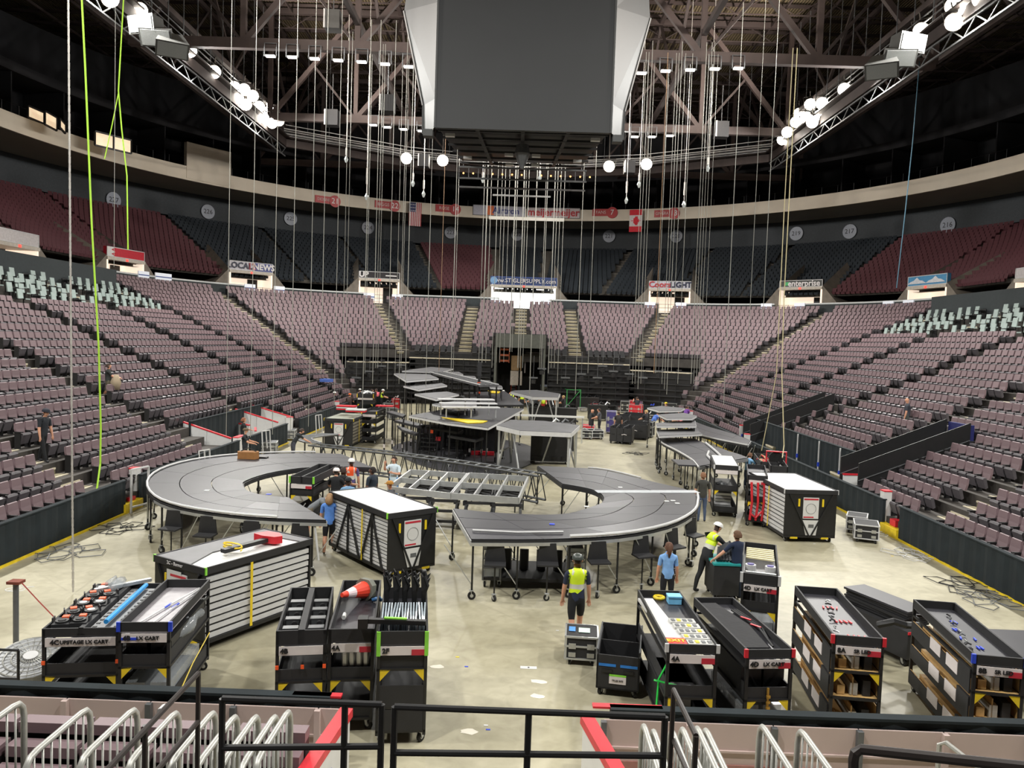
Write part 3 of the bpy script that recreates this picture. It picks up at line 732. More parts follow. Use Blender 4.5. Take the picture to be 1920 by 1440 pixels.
o,L,H_=portal(673,507,750,512,13,mat('sign_black',(34,30,34),.5),'black sign box with small white letters'); text('UP',.85,INKW,o,(-L*.38,-.08,H_*.5),bold=.04)
m=MB(); m.box(L*.15,L*.42,-.05,0,H_*.4,H_*.55); m.build('small_print',INKW,o)
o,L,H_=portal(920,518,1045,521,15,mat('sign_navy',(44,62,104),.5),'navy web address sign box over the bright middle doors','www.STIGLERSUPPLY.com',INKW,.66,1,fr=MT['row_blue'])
m=MB(); m.cyl((-L*.45,-.05,H_*.5),.42,.06,'y',14); m.build('round_mark',mat('mark_blue',(120,160,200),.5),o)
o,L,H_=portal(1217,526,1296,528,14,mat('sign_silver',(186,186,196),.5),'silver beer advertising sign box with red and dark lettering'); text('Coors',.95,mat('ink_red',(186,52,60),.5),o,(-L*.24,-.08,H_*.5),bold=.02); text('LIGHT',.85,INKN,o,(L*.26,-.08,H_*.48),bold=.03)
o,L,H_=portal(1462,526,1543,524,13,mat('sign_black2',(40,44,42),.5),'black sign box with a green mark and white lettering'); text('enterprise',.84,INKW,o,(L*.08,-.08,H_*.5),bold=.02); m=MB(); m.box(-L*.38,-L*.26,-.05,0,H_*.25,H_*.75); m.build('green_mark',mat('mark_green',(70,180,110),.5),o)
o,L,H_=portal(1703,519,1777,512,19,mat('sign_sky',(70,140,184),.5),'sky blue sign box with two white mountain shapes')
m=MB()
for x in (-L*.25,L*.22): m.add([(x-1.2,-.05,.2),(x+1.2,-.05,.2),(x+.7,-.05,H_*.5),(x+.35,-.05,H_*.55),(x,-.05,H_*.85),(x-.4,-.05,H_*.55),(x-.8,-.05,H_*.45)],[tuple(range(7))])
m.build('mountains',mat('mountain_white',(206,210,216),.6),o)
portal(1905,502,1985,493,20,mat('sign_pale',(196,190,190),.5),'pale sign box cut by the right edge of the picture')

# ------------------------------------------------------------------ roof
def roof_mat():
    m=bpy.data.materials.new('corrugated_deck'); m.use_nodes=True; nt=m.node_tree; b=nt.nodes['Principled BSDF']; N=nt.nodes.new; L=nt.links.new
    tc=N('ShaderNodeTexCoord'); wv=N('ShaderNodeTexWave'); wv.inputs['Scale'].default_value=1.2; wv.bands_direction='X'; L(tc.outputs['Object'],wv.inputs['Vector'])
    r=N('ShaderNodeValToRGB'); r.color_ramp.elements[0].color=srgb(70,62,48); r.color_ramp.elements[1].color=srgb(128,116,92); L(wv.outputs['Fac'],r.inputs['Fac']); L(r.outputs['Color'],b.inputs['Base Color'])
    bp=N('ShaderNodeBump'); bp.inputs['Strength'].default_value=.8; bp.inputs['Distance'].default_value=.1; L(wv.outputs['Fac'],bp.inputs['Height']); L(bp.outputs['Normal'],b.inputs['Normal']); b.inputs['Roughness'].default_value=.5; b.inputs['Metallic'].default_value=.3
    return m
mb=MB(); mb.box(-62,62,-16,116,37,37.3); struct('ceiling',mb,roof_mat())
mb=MB(); mb.box(-62,-61.7,-16,116,0,37); mb.box(61.7,62,-16,116,0,37); mb.box(-62,62,115.7,116,0,37); mb.box(-62,62,-16.3,-16,0,37)
struct('wall_outer',mb,mat('outer_wall_dark',(30,30,34),.9))
def truss_x(y,x0,x1,zb,zt,bay,mw=.7,name='roof_truss'):
    o=bpy.data.objects.new(name,None); C.objects.link(o); o.location=(0,y,zb); o['kind']='structure'; o['label']=f'brown steel roof truss crossing the hall above {"the scoreboard" if y<50 else "the far stage" if y<70 else "the far stand"}'
    n=int((x1-x0)/bay)
    MB().bar((x0,0,0),(x1,0,0),.5,mw).build('bottom_chord',BRN,o); MB().bar((x0,0,zt-zb),(x1,0,zt-zb),.45,.5).build('top_chord',BRND,o)
    for k in range(n+1):
        x=x0+(x1-x0)*k/n; MB().bar((x,0,0),(x,0,zt-zb),.38,.38).build('post',BRN,o)
        if k<n:
            xn=x0+(x1-x0)*(k+1)/n
            a,b=((x,0,0),(xn,0,zt-zb)) if (x+xn)/2<0 else ((x,0,zt-zb),(xn,0,0))
            MB().bar(a,b,.36,.4).build('diagonal',BRN,o)
            xm=(x+xn)/2; MB().bar((xm,0,(zt-zb)/2),(xm if 0 else xn if (x+xn)/2<0 else x,0,0),.2,.2).build('sub_brace',BRND,o)
for y,x_ in ((55.,28),(73.,24),(92.,32)): truss_x(y,-x_,x_,26.4,36,8)
for k,x in enumerate((-30,-24.6,-12,12,24.6,30)):
    o=bpy.data.objects.new('roof_truss',None); C.objects.link(o); o.location=(x,30,28); o['kind']='structure'; o['label']='brown lengthwise roof truss under the corrugated deck'
    MB().bar((0,-20,0),(0,75,0),.35,.4).build('bottom_chord',BRND,o); MB().bar((0,-20,8),(0,75,8),.35,.4).build('top_chord',BRND,o)
    for j in range(12):
        y=-20+j*95/12; MB().bar((0,y,0 if j%2 else 8),(0,y+95/12,8 if j%2 else 0),.22).build('diagonal',BRND,o)
js=MB()
for k in range(32): y=18+k*2.9; js.bar((-58,y,36.6),(58,y,36.6),.12,.3); 
for k in range(24): x=-46+k*4; js.bar((x,15,35.9),(x,112,35.9),.1,.25)
struct('roof_joists',js,BRND)
lw=MB()
for j in range(9):
    y=50+j*6
    for x in range(-45,46,5): lw.bar((x,y,36.4),(x+2.5,y,34.9),.07); lw.bar((x+2.5,y,34.9),(x+5,y,36.4),.07)
    lw.bar((-45,y,34.9),(45,y,34.9),.1)
struct('roof_lattice',lw,BRND)
# ring catwalk with handrails
ring=[(-24.4,14),(-24.4,46),(-24.4,79),(-13,86.5),(0,90.5),(13,86.5),(24.4,79),(24.4,46),(24.4,14)]
cwk=bpy.data.objects.new('catwalk',None); C.objects.link(cwk); cwk['kind']='structure'; cwk['label']='ring catwalk carrying the flood lights below the roof'
for (xa,ya),(xb,yb) in zip(ring,ring[1:]):
    far=ya>70 and yb>70
    MB().bar((xa,ya,26),(xb,yb,26),1.1,.12).build('walk_deck',BRND,cwk)
    MB().bar((xa,ya,25.5),(xb,yb,25.5),.3,.75).build('edge_beam',BRN if far else BRND,cwk)
    for z in (26.5,26.9,27.3): MB().bar((xa,ya,z),(xb,yb,z),.07).build('hand_rail',WHTP if far else GREY,cwk)
    L=math.hypot(xb-xa,yb-ya); n=int(L/2.2); m=MB(); l2=MB()
    for k in range(n+1):
        t=k/max(1,n); x=xa+(xb-xa)*t; y=ya+(yb-ya)*t; m.bar((x,y,25.6),(x,y,27.3),.06); m.bar((x,y,27.3),(x,y,36),.05)
        if not far and k<n:
            t2=(k+.5)/n; l2.bar((x,y,25.0),(xa+(xb-xa)*t2,ya+(yb-ya)*t2,24.2),.06); t3=(k+1)/n; l2.bar((xa+(xb-xa)*t2,ya+(yb-ya)*t2,24.2),(xa+(xb-xa)*t3,ya+(yb-ya)*t3,25.0),.06)
    m.build('rail_posts',GREY,cwk)['kind']='stuff'
    if l2.v:
        l2.bar((xa,ya,24.2),(xb,yb,24.2),.1); l2.bar((xa,ya,25.0),(xb,yb,25.0),.1); l2.build('lattice_girder',GREY,cwk)['kind']='stuff'
    if far:
        for z in (26.1,26.3,26.6,26.8): MB().bar((xa,ya-.5,z),(xb,yb-.5,z),.10).build('cable_bundle',WHTP,cwk)
# flood lamps
LENS=mat('lamp_lens',(255,246,232),.3,var=0,emit=26); HOUS=mat('lamp_housing',(70,66,62),.5,.4)
def PX(px,py,X):
    a=P(px,py,Y=10); t=(X-CX)/(a.x-CX); return Vector((X,a.y*t,CH+(a.z-CH)*t))
lm=MB(); seg=14; vs_=[];fs_=[]
rings=((0,.40,.34),(.10,.36,.30),(.17,.22,.18))
for z,r,_ in rings:
    for j in range(seg): a=2*PI*j/seg; vs_.append((r*math.cos(a),-z,r*math.sin(a)))
for i in range(2):
    for j in range(seg): fs_.append((i*seg+j,(i+1)*seg+j,(i+1)*seg+(j+1)%seg,i*seg+(j+1)%seg))
fs_.append(tuple(reversed([2*seg+j for j in range(seg)]))); lm.add(vs_,fs_); lensme=lm.mesh('lens',LENS,True)
hm=MB(); hm.tube([(0,.02,0),(0,.25,0),(0,.5,0),(0,.62,0)],[.44,.40,.24,.16],12); housme=hm.mesh('housing',HOUS)
ym=MB(); ym.tube([(-.47,.2,0),(-.47,.2,.5),(.47,.2,.5),(.47,.2,0)],.03,4); ym.bar((0,.2,.5),(0,.2,.9),.06); yokeme=ym.mesh('yoke',HOUS)
LAMPS=[(207,-2,-24.2),(262,20,-24.2),(356,95,-24.2),(402,135,-24.2),(440,164,-24.6),(458,168,-24),(474,180,-23.7),(446,184,-24.2),(461,196,-24.0),(486,200,-24.2),(505,208,-24.6),(494,221,-24.0),(510,231,-23.8),(523,227,-24.2),
 (1467,262,24),(1476,248,23.6),(1492,229,24.2),(1498,213,24.6),(1511,221,24),(1519,196,24.3),(1541,194,24.2),(1523,229,23.7),(1537,217,24.3),(1583,168,24.4),(1727,58,24.4),(1788,12,24.2),(1814,22,24.5),(1788,42,24),(1840,-3,24.4)]
for k,(x,y,X) in enumerate(LAMPS):
    A=PX(x,y,X); sn='left' if X<0 else 'right'; n=k if X<0 else k-14
    o=thing('flood_lamp',f'glaring round flood lamp on the {sn} catwalk, {ordn(n)} {"from the camera end" if X<0 else "from the far end"}','lamp',A,0)
    d=(Vector((0,38,0))-A); d=d.normalized()*.6+ (Vector((CX,0,CH))-A).normalized()*.4; o.rotation_euler=d.to_track_quat('-Y','Z').to_euler()
    o.scale=(1.2,1.2,1.2); inst(lensme,'lens',o); inst(housme,'housing',o); inst(yokeme,'yoke',o)
for k,(x,y) in enumerate(((762,297),(830,301),(1142,312),(1212,308))):
    A=P(x,y,Y=75); o=thing('flood_lamp','glaring flood lamp hanging below the far catwalk, '+['leftmost','second','third','rightmost'][k]+' of four','lamp',A,0)
    d=(Vector((0,30,0))-A); d=d.normalized()*.4+(Vector((CX,0,CH))-A).normalized()*.6; o.rotation_euler=d.to_track_quat('-Y','Z').to_euler(); o.scale=(1.3,1.3,1.3)
    inst(lensme,'lens',o); inst(housme,'housing',o); inst(yokeme,'yoke',o)
    MB().bar((0,.1,.6),(0,.1,3.4),.06).build('hanger',HOUS,o)
# little downlights on brackets along the near truss
for k,(x,y) in enumerate([(507,107),(548,109),(590,112),(634,115),(678,118),(722,122),(766,127),(1203,139),(1248,135),(1294,133),(1340,131),(1384,130),(700,236),(726,240),(757,244),(790,247),(1190,258),(1222,258),(1256,256)]):
    A=P(x,y,Y=54.6 if k<12 else 71.5); o=thing('bracket_light',f'small white down light in a U bracket, {ordn(k)} along the roof truss row','lamp',A); 
    MB().box(-.32,.32,-.15,.15,0,.12).build('lens',mat('small_lamp',(240,236,230),.4,var=0,emit=1.2),o)
    m=MB(); m.tube([(-.42,0,.05),(-.42,0,.95),(.42,0,.95),(.42,0,.05)],.04,4); m.build('bracket',GREY,o)
# speaker clusters
GB=mat('speaker_grey',(66,66,64),.55,var=.06)
def speaker(A,rot,lab,s=1.):
    o=thing('speaker_box',lab,'speaker',A); o.rotation_euler=rot; o.scale=(s,s,s)
    m=MB(); m.add([(-.9,-.6,-.5),(.9,-.6,-.5),(.6,.6,-.4),(-.6,.6,-.4),(-.9,-.6,.5),(.9,-.6,.5),(.6,.6,.4),(-.6,.6,.4)],[(0,3,2,1),(4,5,6,7),(0,1,5,4),(1,2,6,5),(2,3,7,6),(3,0,4,7)]); m.build('cabinet',GB,o)
    m=MB(); m.box(-.8,.8,-.64,-.6,-.42,.42); m.build('grille',mat('grille_grey',(122,124,122),.7,bump=.4,scale=60),o)
for k,(x,y,rz,rx) in enumerate(((278,48,-.9,.2),(298,68,-.5,.5),(322,84,-.1,.8))): speaker(P(x,y,Y=46),(rx,0,rz+.6),'grey wedge loudspeaker of the left roof cluster, '+['top','middle','lowest'][k])
for k,(x,y,rz,rx) in enumerate(((1698,82,.9,.2),(1682,106,.5,.5),(1655,124,.1,.8))): speaker(P(x,y,Y=46),(rx,0,rz-.6),'grey wedge loudspeaker of the right roof cluster, '+['top','middle','lowest'][k])
for x,y,s,l in ((625,40,.9,'pale square loudspeaker hung left of the scoreboard'),(727,196,.8,'small grey hanging box left of the scoreboard'),(623,222,1.0,'dark hanging box near the left far catwalk'),(1352,244,1.0,'dark hanging box near the right far catwalk'),(795,302,.8,'dark box between the two far left flood lamps'),(1180,314,.8,'dark box between the two far right flood lamps')):
    A=P(x,y,Y=55 if y<210 else 72); o=thing('hung_box',l,'speaker',A); MB().box(-.6*s,.6*s,-.5,.5,-.7*s,.7*s).build('cabinet',GB if s==.9 else BLK2,o); MB().box(-.62*s,-.5*s,-.56,-.5,-.7*s,.7*s).build('edge',WHTP,o); MB().tube([(0,0,.7*s),(0,0,4)],.03,4).build('hanger',GREY,o)
# ------------------------------------------------------------------ scoreboard
sb_=thing('scoreboard','huge dark four-sided video scoreboard with grey corner wings','scoreboard',(-.2,41,17.3))
SC=mat('screen_off',(32,34,36),.5,var=.06,scale=.6)
MB().box(-4.6,4.55,0,.3,0,8.8).build('screen',SC,sb_)
MB().box(-3.8,3.8,8.2,8.5,.4,8.8).build('screen',SC,sb_)
for s_ in (-1,1): MB().bar((s_*4.9,1.4,4.8),(s_*3.8,8.3,4.8),.2,8).build('screen',SC,sb_)
WG=mat('wing_grey',(42,44,45),.5,var=.04); WG2=mat('wing_grey_light',(58,60,60),.5,var=.04)
for s_ in (-1,1):
    for yy,d in ((0,1),):
        x0=4.6;m=MB(); m.add([(s_*x0,yy,1.5),(s_*5.4,yy+d*1.3,1.5),(s_*6.7,yy+d*2.2,6.8),(s_*x0,yy,6.4)],[(0,1,2,3)]); m.add([(s_*x0,yy,6.4),(s_*6.7,yy+d*2.2,6.8),(s_*6.5,yy+d*2.2,8.9),(s_*x0,yy,8.9)],[(0,1,2,3)]); m.build('corner_wing',WG,sb_)
        m=MB(); m.add([(s_*x0,yy,0),(s_*5.35,yy+d*1.3,0),(s_*5.4,yy+d*1.3,1.5),(s_*x0,yy,1.5)],[(0,1,2,3)]); m.build('corner_base',WG2,sb_)
        m=MB(); m.bar((s_*x0,yy,0),(s_*x0,yy,8.9),.09); m.bar((s_*5.4,yy+d*1.3,0),(s_*5.42,yy+d*1.3,1.5),.09); m.bar((s_*5.42,yy+d*1.3,1.5),(s_*6.72,yy+d*2.2,6.8),.09); m.build('wing_edge',WG2,sb_)
        MB().box(s_*4.95-.25,s_*4.95+.25,yy-.1,yy+.5,-.45,-.1).build('corner_lamp',WG2,sb_)
m=MB(); m.prism([(-4.6,.2),(4.6,.2),(3.8,8.4),(-3.8,8.4)],.25,.4); m.build('underside',BLK,sb_)
for k in range(6):
    MB().bar((-4.5+.13*k,.6+k*1.5,.05),(4.5-.13*k,.6+k*1.5,.05),.12).build('cross_bar',BLK2,sb_)
for x in (-2.4,0,2.4): MB().bar((x,.3,.1),(x*.8,8.3,.1),.2).build('long_bar',BLK2,sb_)
for x,y in ((-3.9,1),(3.9,1),(-3.3,6),(3.3,6),(-.8,5),(.8,5),(-.8,7.4),(.8,7.4)): MB().box(x-.25,x+.25,y,y+.3,-.15,0).build('panel_light',WHTP,sb_)
MB().tube([(0,3,0),(0,3,-.5),(0,3,-1.3)],[.35,.45,.1],10).build('centre_pod',GREY,sb_)
lt=thing('lighting_ladder','ladder frame with a row of tiny orange lights under the scoreboard','lighting rig',(-.2,50,16.6))
for z in (0,.7): MB().bar((-4.1,0,z),(4.1,0,z),.1).build('rail',GREY,lt)
MB().bar((-4.1,.8,-.4),(4.1,.8,-.4),.1).build('rail',GREY,lt)
for k in range(14):
    x=-4.05+k*.62
    MB().bar((x,0,0),(x,0,.7),.05).build('rung',GREY,lt)
    if k not in(2,7): MB().cyl((x+.3,-.06,.3),.05,.05,'y',6).build('orange_lamp',mat('orange_dot',(255,150,70),.5,var=0,emit=6),lt)
MB().bar((-1.9,1.4,-.75),(1.9,1.4,-.75),.1).build('lower_bar',WHTP,lt)
for x in (-4.2,4.2): MB().bar((x*.9,0,.7),(x*.9,0,1.3),.06).build('hanger',GREY,lt)
# ------------------------------------------------------------------ ropes, chains and cables
CBL=mat('cable_steel',(158,158,150),.5,.2,var=0); ROPEG=mat('rope_green',(176,226,66),.6,var=.05); ROPEB=mat('rope_blue',(70,110,130),.6,var=.05); ROPEO=mat('rope_tan',(150,120,90),.7,var=0); CHN=mat('chain_white',(190,186,180),.4,.3)
cabs=[(214,30,500,.7),(429,37,845,1),(475,38,820,1),(517,40,815,1),(551,41,810,1),(585,43,800,1),(607,45,700,1.1),(633,47,760,.8),(647,52,720,.8),(653,52,690,.8),(687,50,820,1.1),(690,56,700,.7),(705,50,720,1),(710,54,690,.7),(714,54,690,.8),(733,50,730,.9),(747,56,700,.7),(755,52,720,.9),(758,56,690,.7),(767,50,840,1.1),(806,48,770,.8),(830,60,700,.8),(853,46,700,1.1),(857,60,700,.7),(905,58,690,.8),(911,60,680,1.8),(918,58,680,.9),(930,58,690,1),(938,60,680,.7),(944,58,680,.9),(952,60,680,.7),(963,60,660,1.9),(967,62,660,.9),(979,58,690,1.7),(983,60,690,1),(988,60,690,.9),(1003,58,740,1.7),(1020,60,690,.8),(1023,58,690,1),(1037,58,700,1.6),(1042,60,690,.8),(1048,60,690,.8),(1055,58,720,.8),(1090,56,740,1.1),(1112,56,700,1),(1197,54,720,.8),(1202,54,720,.8),(1208,52,730,.8),(1213,56,720,.8),(1237,54,700,1.1),(1240,56,700,.8),(1253,54,720,.8),(1258,54,730,.8),(1263,52,740,.9),(1270,54,700,.7),(1283,54,720,.8),(1308,52,720,.9),(1313,54,720,.7),(1318,52,730,.8),(1323,52,720,.7),(1330,54,700,.6),(1372,46,760,1.1),(1413,44,650,.7),(1438,44,640,.9)]
for k,(x,Y_,yb,th) in enumerate(cabs):
    a=P(x,450,Y=Y_); zb=max(.4,P(x,yb,Y=Y_).z)
    o=MB((a.x,a.y,zb)).tube([(a.x,a.y,zb),(a.x,a.y,33 if Y_<46 else 26.3)],.015*th*(Y_/50)+.004,4).build('hanging_cable',ROPEO if x in (830,1237) else CBL)
    tag(o,f'thin hanging {"tan rope" if x in (830,1237) else "steel cable"}, {ordn(k%20)} of the {["left","middle","right","right-hand"][min(3,k//20)]} set counted from the left','cable','vertical rigging cables over the stage')
o=thing('hoist_chain','heavy white link chain hanging to the floor at left','chain',(0,0,0)); a=P(137,1110,z=.05); o.location=a
m=MB(); zt=19; n=150
b_=P(127,-20,Y=19)
for k in range(n):
    t=k/n; z=.05+(b_.z+1-.05)*t; x=(b_.x-a.x)*t; y=(b_.y-a.y)*t; r=Vector((.028,0,0)) if k%2 else Vector((0,.028,0))
    m.add([Vector((x,y,z-.05))+r,Vector((x,y,z-.05))-r,Vector((x,y,z+.12))-r,Vector((x,y,z+.12))+r],[(0,1,2,3)])
    m.tube([Vector((x,y,z-.05)),Vector((x,y,z+.1))],.022,4)
m.build('link',CHN,o)['kind']='stuff'
def rope(name,lab,pts,r,m,n=6):
    pts=[Vector(p) for p in pts]; o=MB(pts[0]).tube(pts,r,n).build(name,m); return tag(o,lab,'rope')
sp3=lambda pts: pts
rope('green_rope','long bright green rope dropping in front of the left stand',[P(153,-10,Y=24.5),P(160,130,Y=24.5),P(172,420,Y=24.6),P(185,650,Y=24.8),P(189,800,Y=25),P(188,870,Y=25),P(180,930,Y=24.6),P(164,990,z=.05)],.028,ROPEG)
rope('green_rope','bright green rope dropping to the crimson sign on the left',[P(232,-10,Y=36),P(222,170,Y=36),P(228,240,Y=36),P(238,330,Y=36),P(240,468,Y=36)],.03,ROPEG)
rope('green_rope','short loose end of green rope twisted beside the longer green rope',[P(222,175,Y=35.8),P(210,235,Y=35.8),P(196,298,Y=35.8)],.022,ROPEG)
rope('blue_rope','dark blue rope slanting down across the right upper stand',[P(1724,115,Y=52),P(1712,260,Y=52),P(1697,400,Y=52),P(1681,540,Y=52)],.03,ROPEB)
rope('tan_rope','pale rope hanging in front of the right black barriers',[P(1495,90,Y=36),P(1482,330,Y=36),P(1470,560,Y=36),P(1466,700,Y=35),P(1470,835,Y=33),P(1467,858,Y=31)],.022,mat('rope_pale',(176,166,128),.7,var=0))
rope('tan_rope','second pale rope beside the first over the right barriers',[P(1487,90,Y=38),P(1470,400,Y=38),P(1456,700,Y=36),P(1437,800,Y=36),P(1428,845,Y=36)],.02,MT['rope_pale'])
for k,(x,y0,y1,l) in enumerate(((687,300,375,'white chain hoist and hook hanging left of the name plate 22'),(774,318,350,'short hoist hook under the second far left lamp'),(794,330,370,'hoist hook with a white pear-shaped switch'),(905,318,343,'small hoist hook left of the centre cables'),(1012,315,340,'white rod with a round foot in the centre cables'),(1174,330,382,'hoist hook below the third far lamp'),(1198,318,352,'bright hoist hook below the rightmost far lamp'),(1282,330,390,'bright hoist hook right of the far lamps'),(1327,288,322,'white drop rod under the right far catwalk'),(649,270,305,'white drop rod under the left far catwalk'))):
    A=P(x,y1,Y=60); B=P(x,y0,Y=60); o=thing('chain_hook',l,'hoist',A); L=B.z-A.z
    MB().tube([(0,0,.3),(0,0,34-A.z)],.02,4).build('chain',CHN,o); MB().tube([(0,0,0),(0,0,.25),(0,0,.5)],[.06,.16,.05],6).build('hook_block',mat('hook_white',(206,214,214),.3,.3,var=0),o); MB().tube([(0,0,L*.4),(0,0,L*.8)],.07,5).build('sleeve',CHN,o)
#@@FLOORKIT
# ------------------------------------------------------------------ touring carts, decks and cases
def caster_mesh(r=.075,fork=ALU):
    w_=MB(); w_.cyl((0,0,r),r,.05,'x',12,0); w_.cyl((0,0,r),r*.45,.06,'x',8,1); m=MB(); m.bar((-.04,0,r),(-.04,.02,r*2.2),.012,.05); m.bar((.04,0,r),(.04,.02,r*2.2),.012,.05); m.box(-.05,.05,-.04,.06,r*2.2,r*2.2+.015)
    return m.mesh('caster',fork),w_.mesh('wheel',[RUB,fork])
CAS=caster_mesh(); CASB=caster_mesh(.1)
def frame4(fl,fr,b,H,side,LM=2.7):
    """end face corners + one far corner of the top, seen in the photo at height H -> centre, rotation, width, length"""
    A=P(*fl,z=H);B=P(*fr,z=H);D=P(*b,z=H)
    u=(B-A); u.z=0; W=u.length; u/=W; near=B if side=='r' else A
    v=D-near; v.z=0; n=Vector((-u.y,u.x,0)); L=abs(v.dot(n)); 
    # blend the end-face and the side direction so that the box stays square
    ang=math.atan2(v.y,v.x)-PI/2; a2=math.atan2(u.y,u.x); an=ang*.78+a2*.22; L=min(v.length,LM)
    n=Vector((-math.sin(an),math.cos(an),0)); u=Vector((math.cos(an),math.sin(an),0))
    mid=(A+B)/2; c=mid+n*(L/2); return Vector((c.x,c.y,0)),an,W,L
def corner_tapes(o,W,L,z0,z1,m):
    if m is None:return
    for sx in (-1,1): 
        b=MB(); b.box(sx*W/2-.03,sx*W/2+.03,-L/2-.008,-L/2+.03,z0,z1); b.build('corner_tape',m,o)
def open_tray(o,W,L,z,h=.12,m=BLK2,name='top_tray',floor=DECK,t=.03):
    b=MB(); b.box(-W/2,W/2,-L/2,L/2,z-.02,z,1); b.box(-W/2,W/2,-L/2,-L/2+t,z,z+h,0); b.box(-W/2,W/2,L/2-t,L/2,z,z+h,0); b.box(-W/2,-W/2+t,-L/2+t,L/2-t,z,z+h,0); b.box(W/2-t,W/2,-L/2+t,L/2-t,z,z+h,0)
    return b.build(name,[m,floor],o)
def cart(label,fl,fr,b,side,H,tape=None,shelves=(.25,.85),lip=.13,code='',txt='',lblr=True,bins=None,name='equipment_cart',gusset=True,floor=DECK,group=None,casters=CAS):
    c,an,W,L=frame4(fl,fr,b,H,side); o=thing(name,label,'cart',c,an,group); o['category']='cart'
    pz=.16
    for sx in (-1,1):
        for sy in (-1,1): m=MB(); m.box(sx*(W/2-.025)-.025,sx*(W/2-.025)+.025,sy*(L/2-.025)-.025,sy*(L/2-.025)+.025,pz,H-.01); m.build('post',BLK,o)
    open_tray(o,W,L,H-lip,lip,floor=floor)
    m=MB()
    for z in list(shelves)+[H-lip-.16]:
        for sy in (-1,1): m.bar((-W/2,sy*(L/2-.02),z),(W/2,sy*(L/2-.02),z),.04)
        for sx in (-1,1): m.bar((sx*(W/2-.02),-L/2,z),(sx*(W/2-.02),L/2,z),.04)
    m.build('frame_rails',BLK,o)
    for k,z in enumerate(shelves):
        if bins is None or not bins[k]: m=MB(); m.box(-W/2+.03,W/2-.03,-L/2+.03,L/2-.03,z,z+.02); m.box(-W/2+.03,-W/2+.05,-L/2+.03,L/2-.03,z,z+.24); m.box(W/2-.05,W/2-.03,-L/2+.03,L/2-.03,z,z+.24); m.box(-W/2+.05,W/2-.05,-L/2+.03,-L/2+.05,z,z+.2); m.build('shelf_tray',BLK2,o)
        else: 
            m=MB(); m.box(-W/2+.03,W/2-.03,-L/2+.03,L/2-.03,z,z+.02,1); m.box(-W/2-.02,-W/2+.0,-L/2+.06,L/2-.06,z-.05,z+.2,0); m.box(W/2,W/2+.02,-L/2+.06,L/2-.06,z-.05,z+.36,0); m.box(-W/2,-W/2+.02,-L/2+.06,L/2-.06,z,z+.2,1); m.box(-W/2-.02,-W/2+.02,-L/2+.06,-L/2+.5,z+.2,z+.34,0); m.box(-.03,-.01,-L/2+.1,L/2-.1,z,z+.33,1); m.box(W/2-.02,W/2,-L/2+.06,L/2-.06,z,z+.34,1); m.build('plywood_bin',[BLK2,PLY],o)
            for q in range(3): m=MB(); x=-W/4+W*.25*q; m.box(x-.06,x+.06,-L/2+.1,L/2-.2,z+.03,z+.18+.05*q); m.build('stored_profile',[PLY,STEEL,BLK2][q],o)
    if gusset:
        z=shelves[-1]
        for sx in (-1,1): m=MB(); x=sx*(W/2-.05); m.add([(x,-L/2+.0,z),(x-sx*.16,-L/2,z),(x,-L/2,z-.18),(x,-L/2+.02,z),(x-sx*.16,-L/2+.02,z),(x,-L/2+.02,z-.18)],[(0,1,2),(3,5,4),(1,4,5,2)]); m.build('yellow_gusset',YEL,o)
    zl=H-lip-.10
    m=MB(); m.box(-W/2+.05,W/2-.05,-L/2-.012,-L/2,zl-.07,zl+.07); m.build('label_plate',LBL,o)
    if lblr: m=MB(); m.box(W*.18,W/2-.05,-L/2-.018,-L/2-.012,zl-.07,zl+.02); m.build('label_stripe',LBLR,o)
    if code: text(code,.11,INK,o,(-W*.33,-L/2-.022,zl),bold=.004)
    if txt: text(txt,.085,INK,o,(.06,-L/2-.024,zl),bold=.003)
    corner_tapes(o,W,L,H-lip,H+.005,tape)
    for sx in (-1,1):
        for sy in (-1,1): inst(casters,'caster',o,(sx*(W/2-.07),sy*(L/2-.12),0),(0,0,random.uniform(0,3)))
    return o,W,L
def rest(name,label,cat,o,x,y,z,m,mats,rz=0,group=None,smooth=False):
    """a thing lying on cart o, given in the cart's own axes"""
    R_=Matrix.Rotation(o.rotation_euler.z,4,'Z'); q=R_@Vector((x,y,z))+Vector(o.location)
    n=m.build(name,mats,None,smooth=smooth,loc=q); n.rotation_euler.z=o.rotation_euler.z+rz; return tag(n,label,cat,group)
# K1/K2 left foreground
o1,W,L=cart('wide black cart lettered UPSTAGE LX CART full of lamp heads, far left foreground',(80,1178),(222,1178),(300,1094),'r',1.5,None,(.22,.72),.12,'4C','UPSTAGE LX CART',False)
m=MB(); m.box(-.04,.04,-L/2,L/2,1.38,1.5); m.box(-.06,.06,-L/2,L/2,1.38,1.41); m.build('divider',BLK2,o1)
for k in range(2): MB().box([-W/2,W/2-.05][k],[-W/2+.05,W/2][k],-L/2-.02,-L/2,.92,.98).build('orange_tape',ORG,o1)
def light_head(o,x,y,z,rz,lab,grp):
    m=MB(); m.box(-.13,.13,-.17,.17,0,.13,0); m.cyl((0,-.05,.14),.10,.04,'z',12,1); m.cyl((0,-.05,.165),.06,.015,'z',12,2 if random.random()<.3 else 0); m.box(-.15,-.13,-.06,.06,0,.2,0); m.box(.13,.15,-.06,.06,0,.2,0); m.box(-.05,.05,.1,.2,.13,.16,3)
    return rest('lamp_head',lab,'light',o,x,y,z,m,[BLK2,BLK,WHT,ORG if rz else BLK2],rz,grp)
for k in range(5): light_head(o1,-W*.33,-L/2+.3+k*.42,1.39,.3*(k%2)+.1,f'black lamp head lying in the left bay of the widest left cart, {ordn(k)} back','lamp heads in the wide left cart')
for k in range(4): light_head(o1,-W*.12,-L/2+.35+k*.42,1.39,.4*(k%2)+.1,f'black lamp head in the inner file of the widest left cart, {ordn(k)} back','lamp heads in the wide left cart')
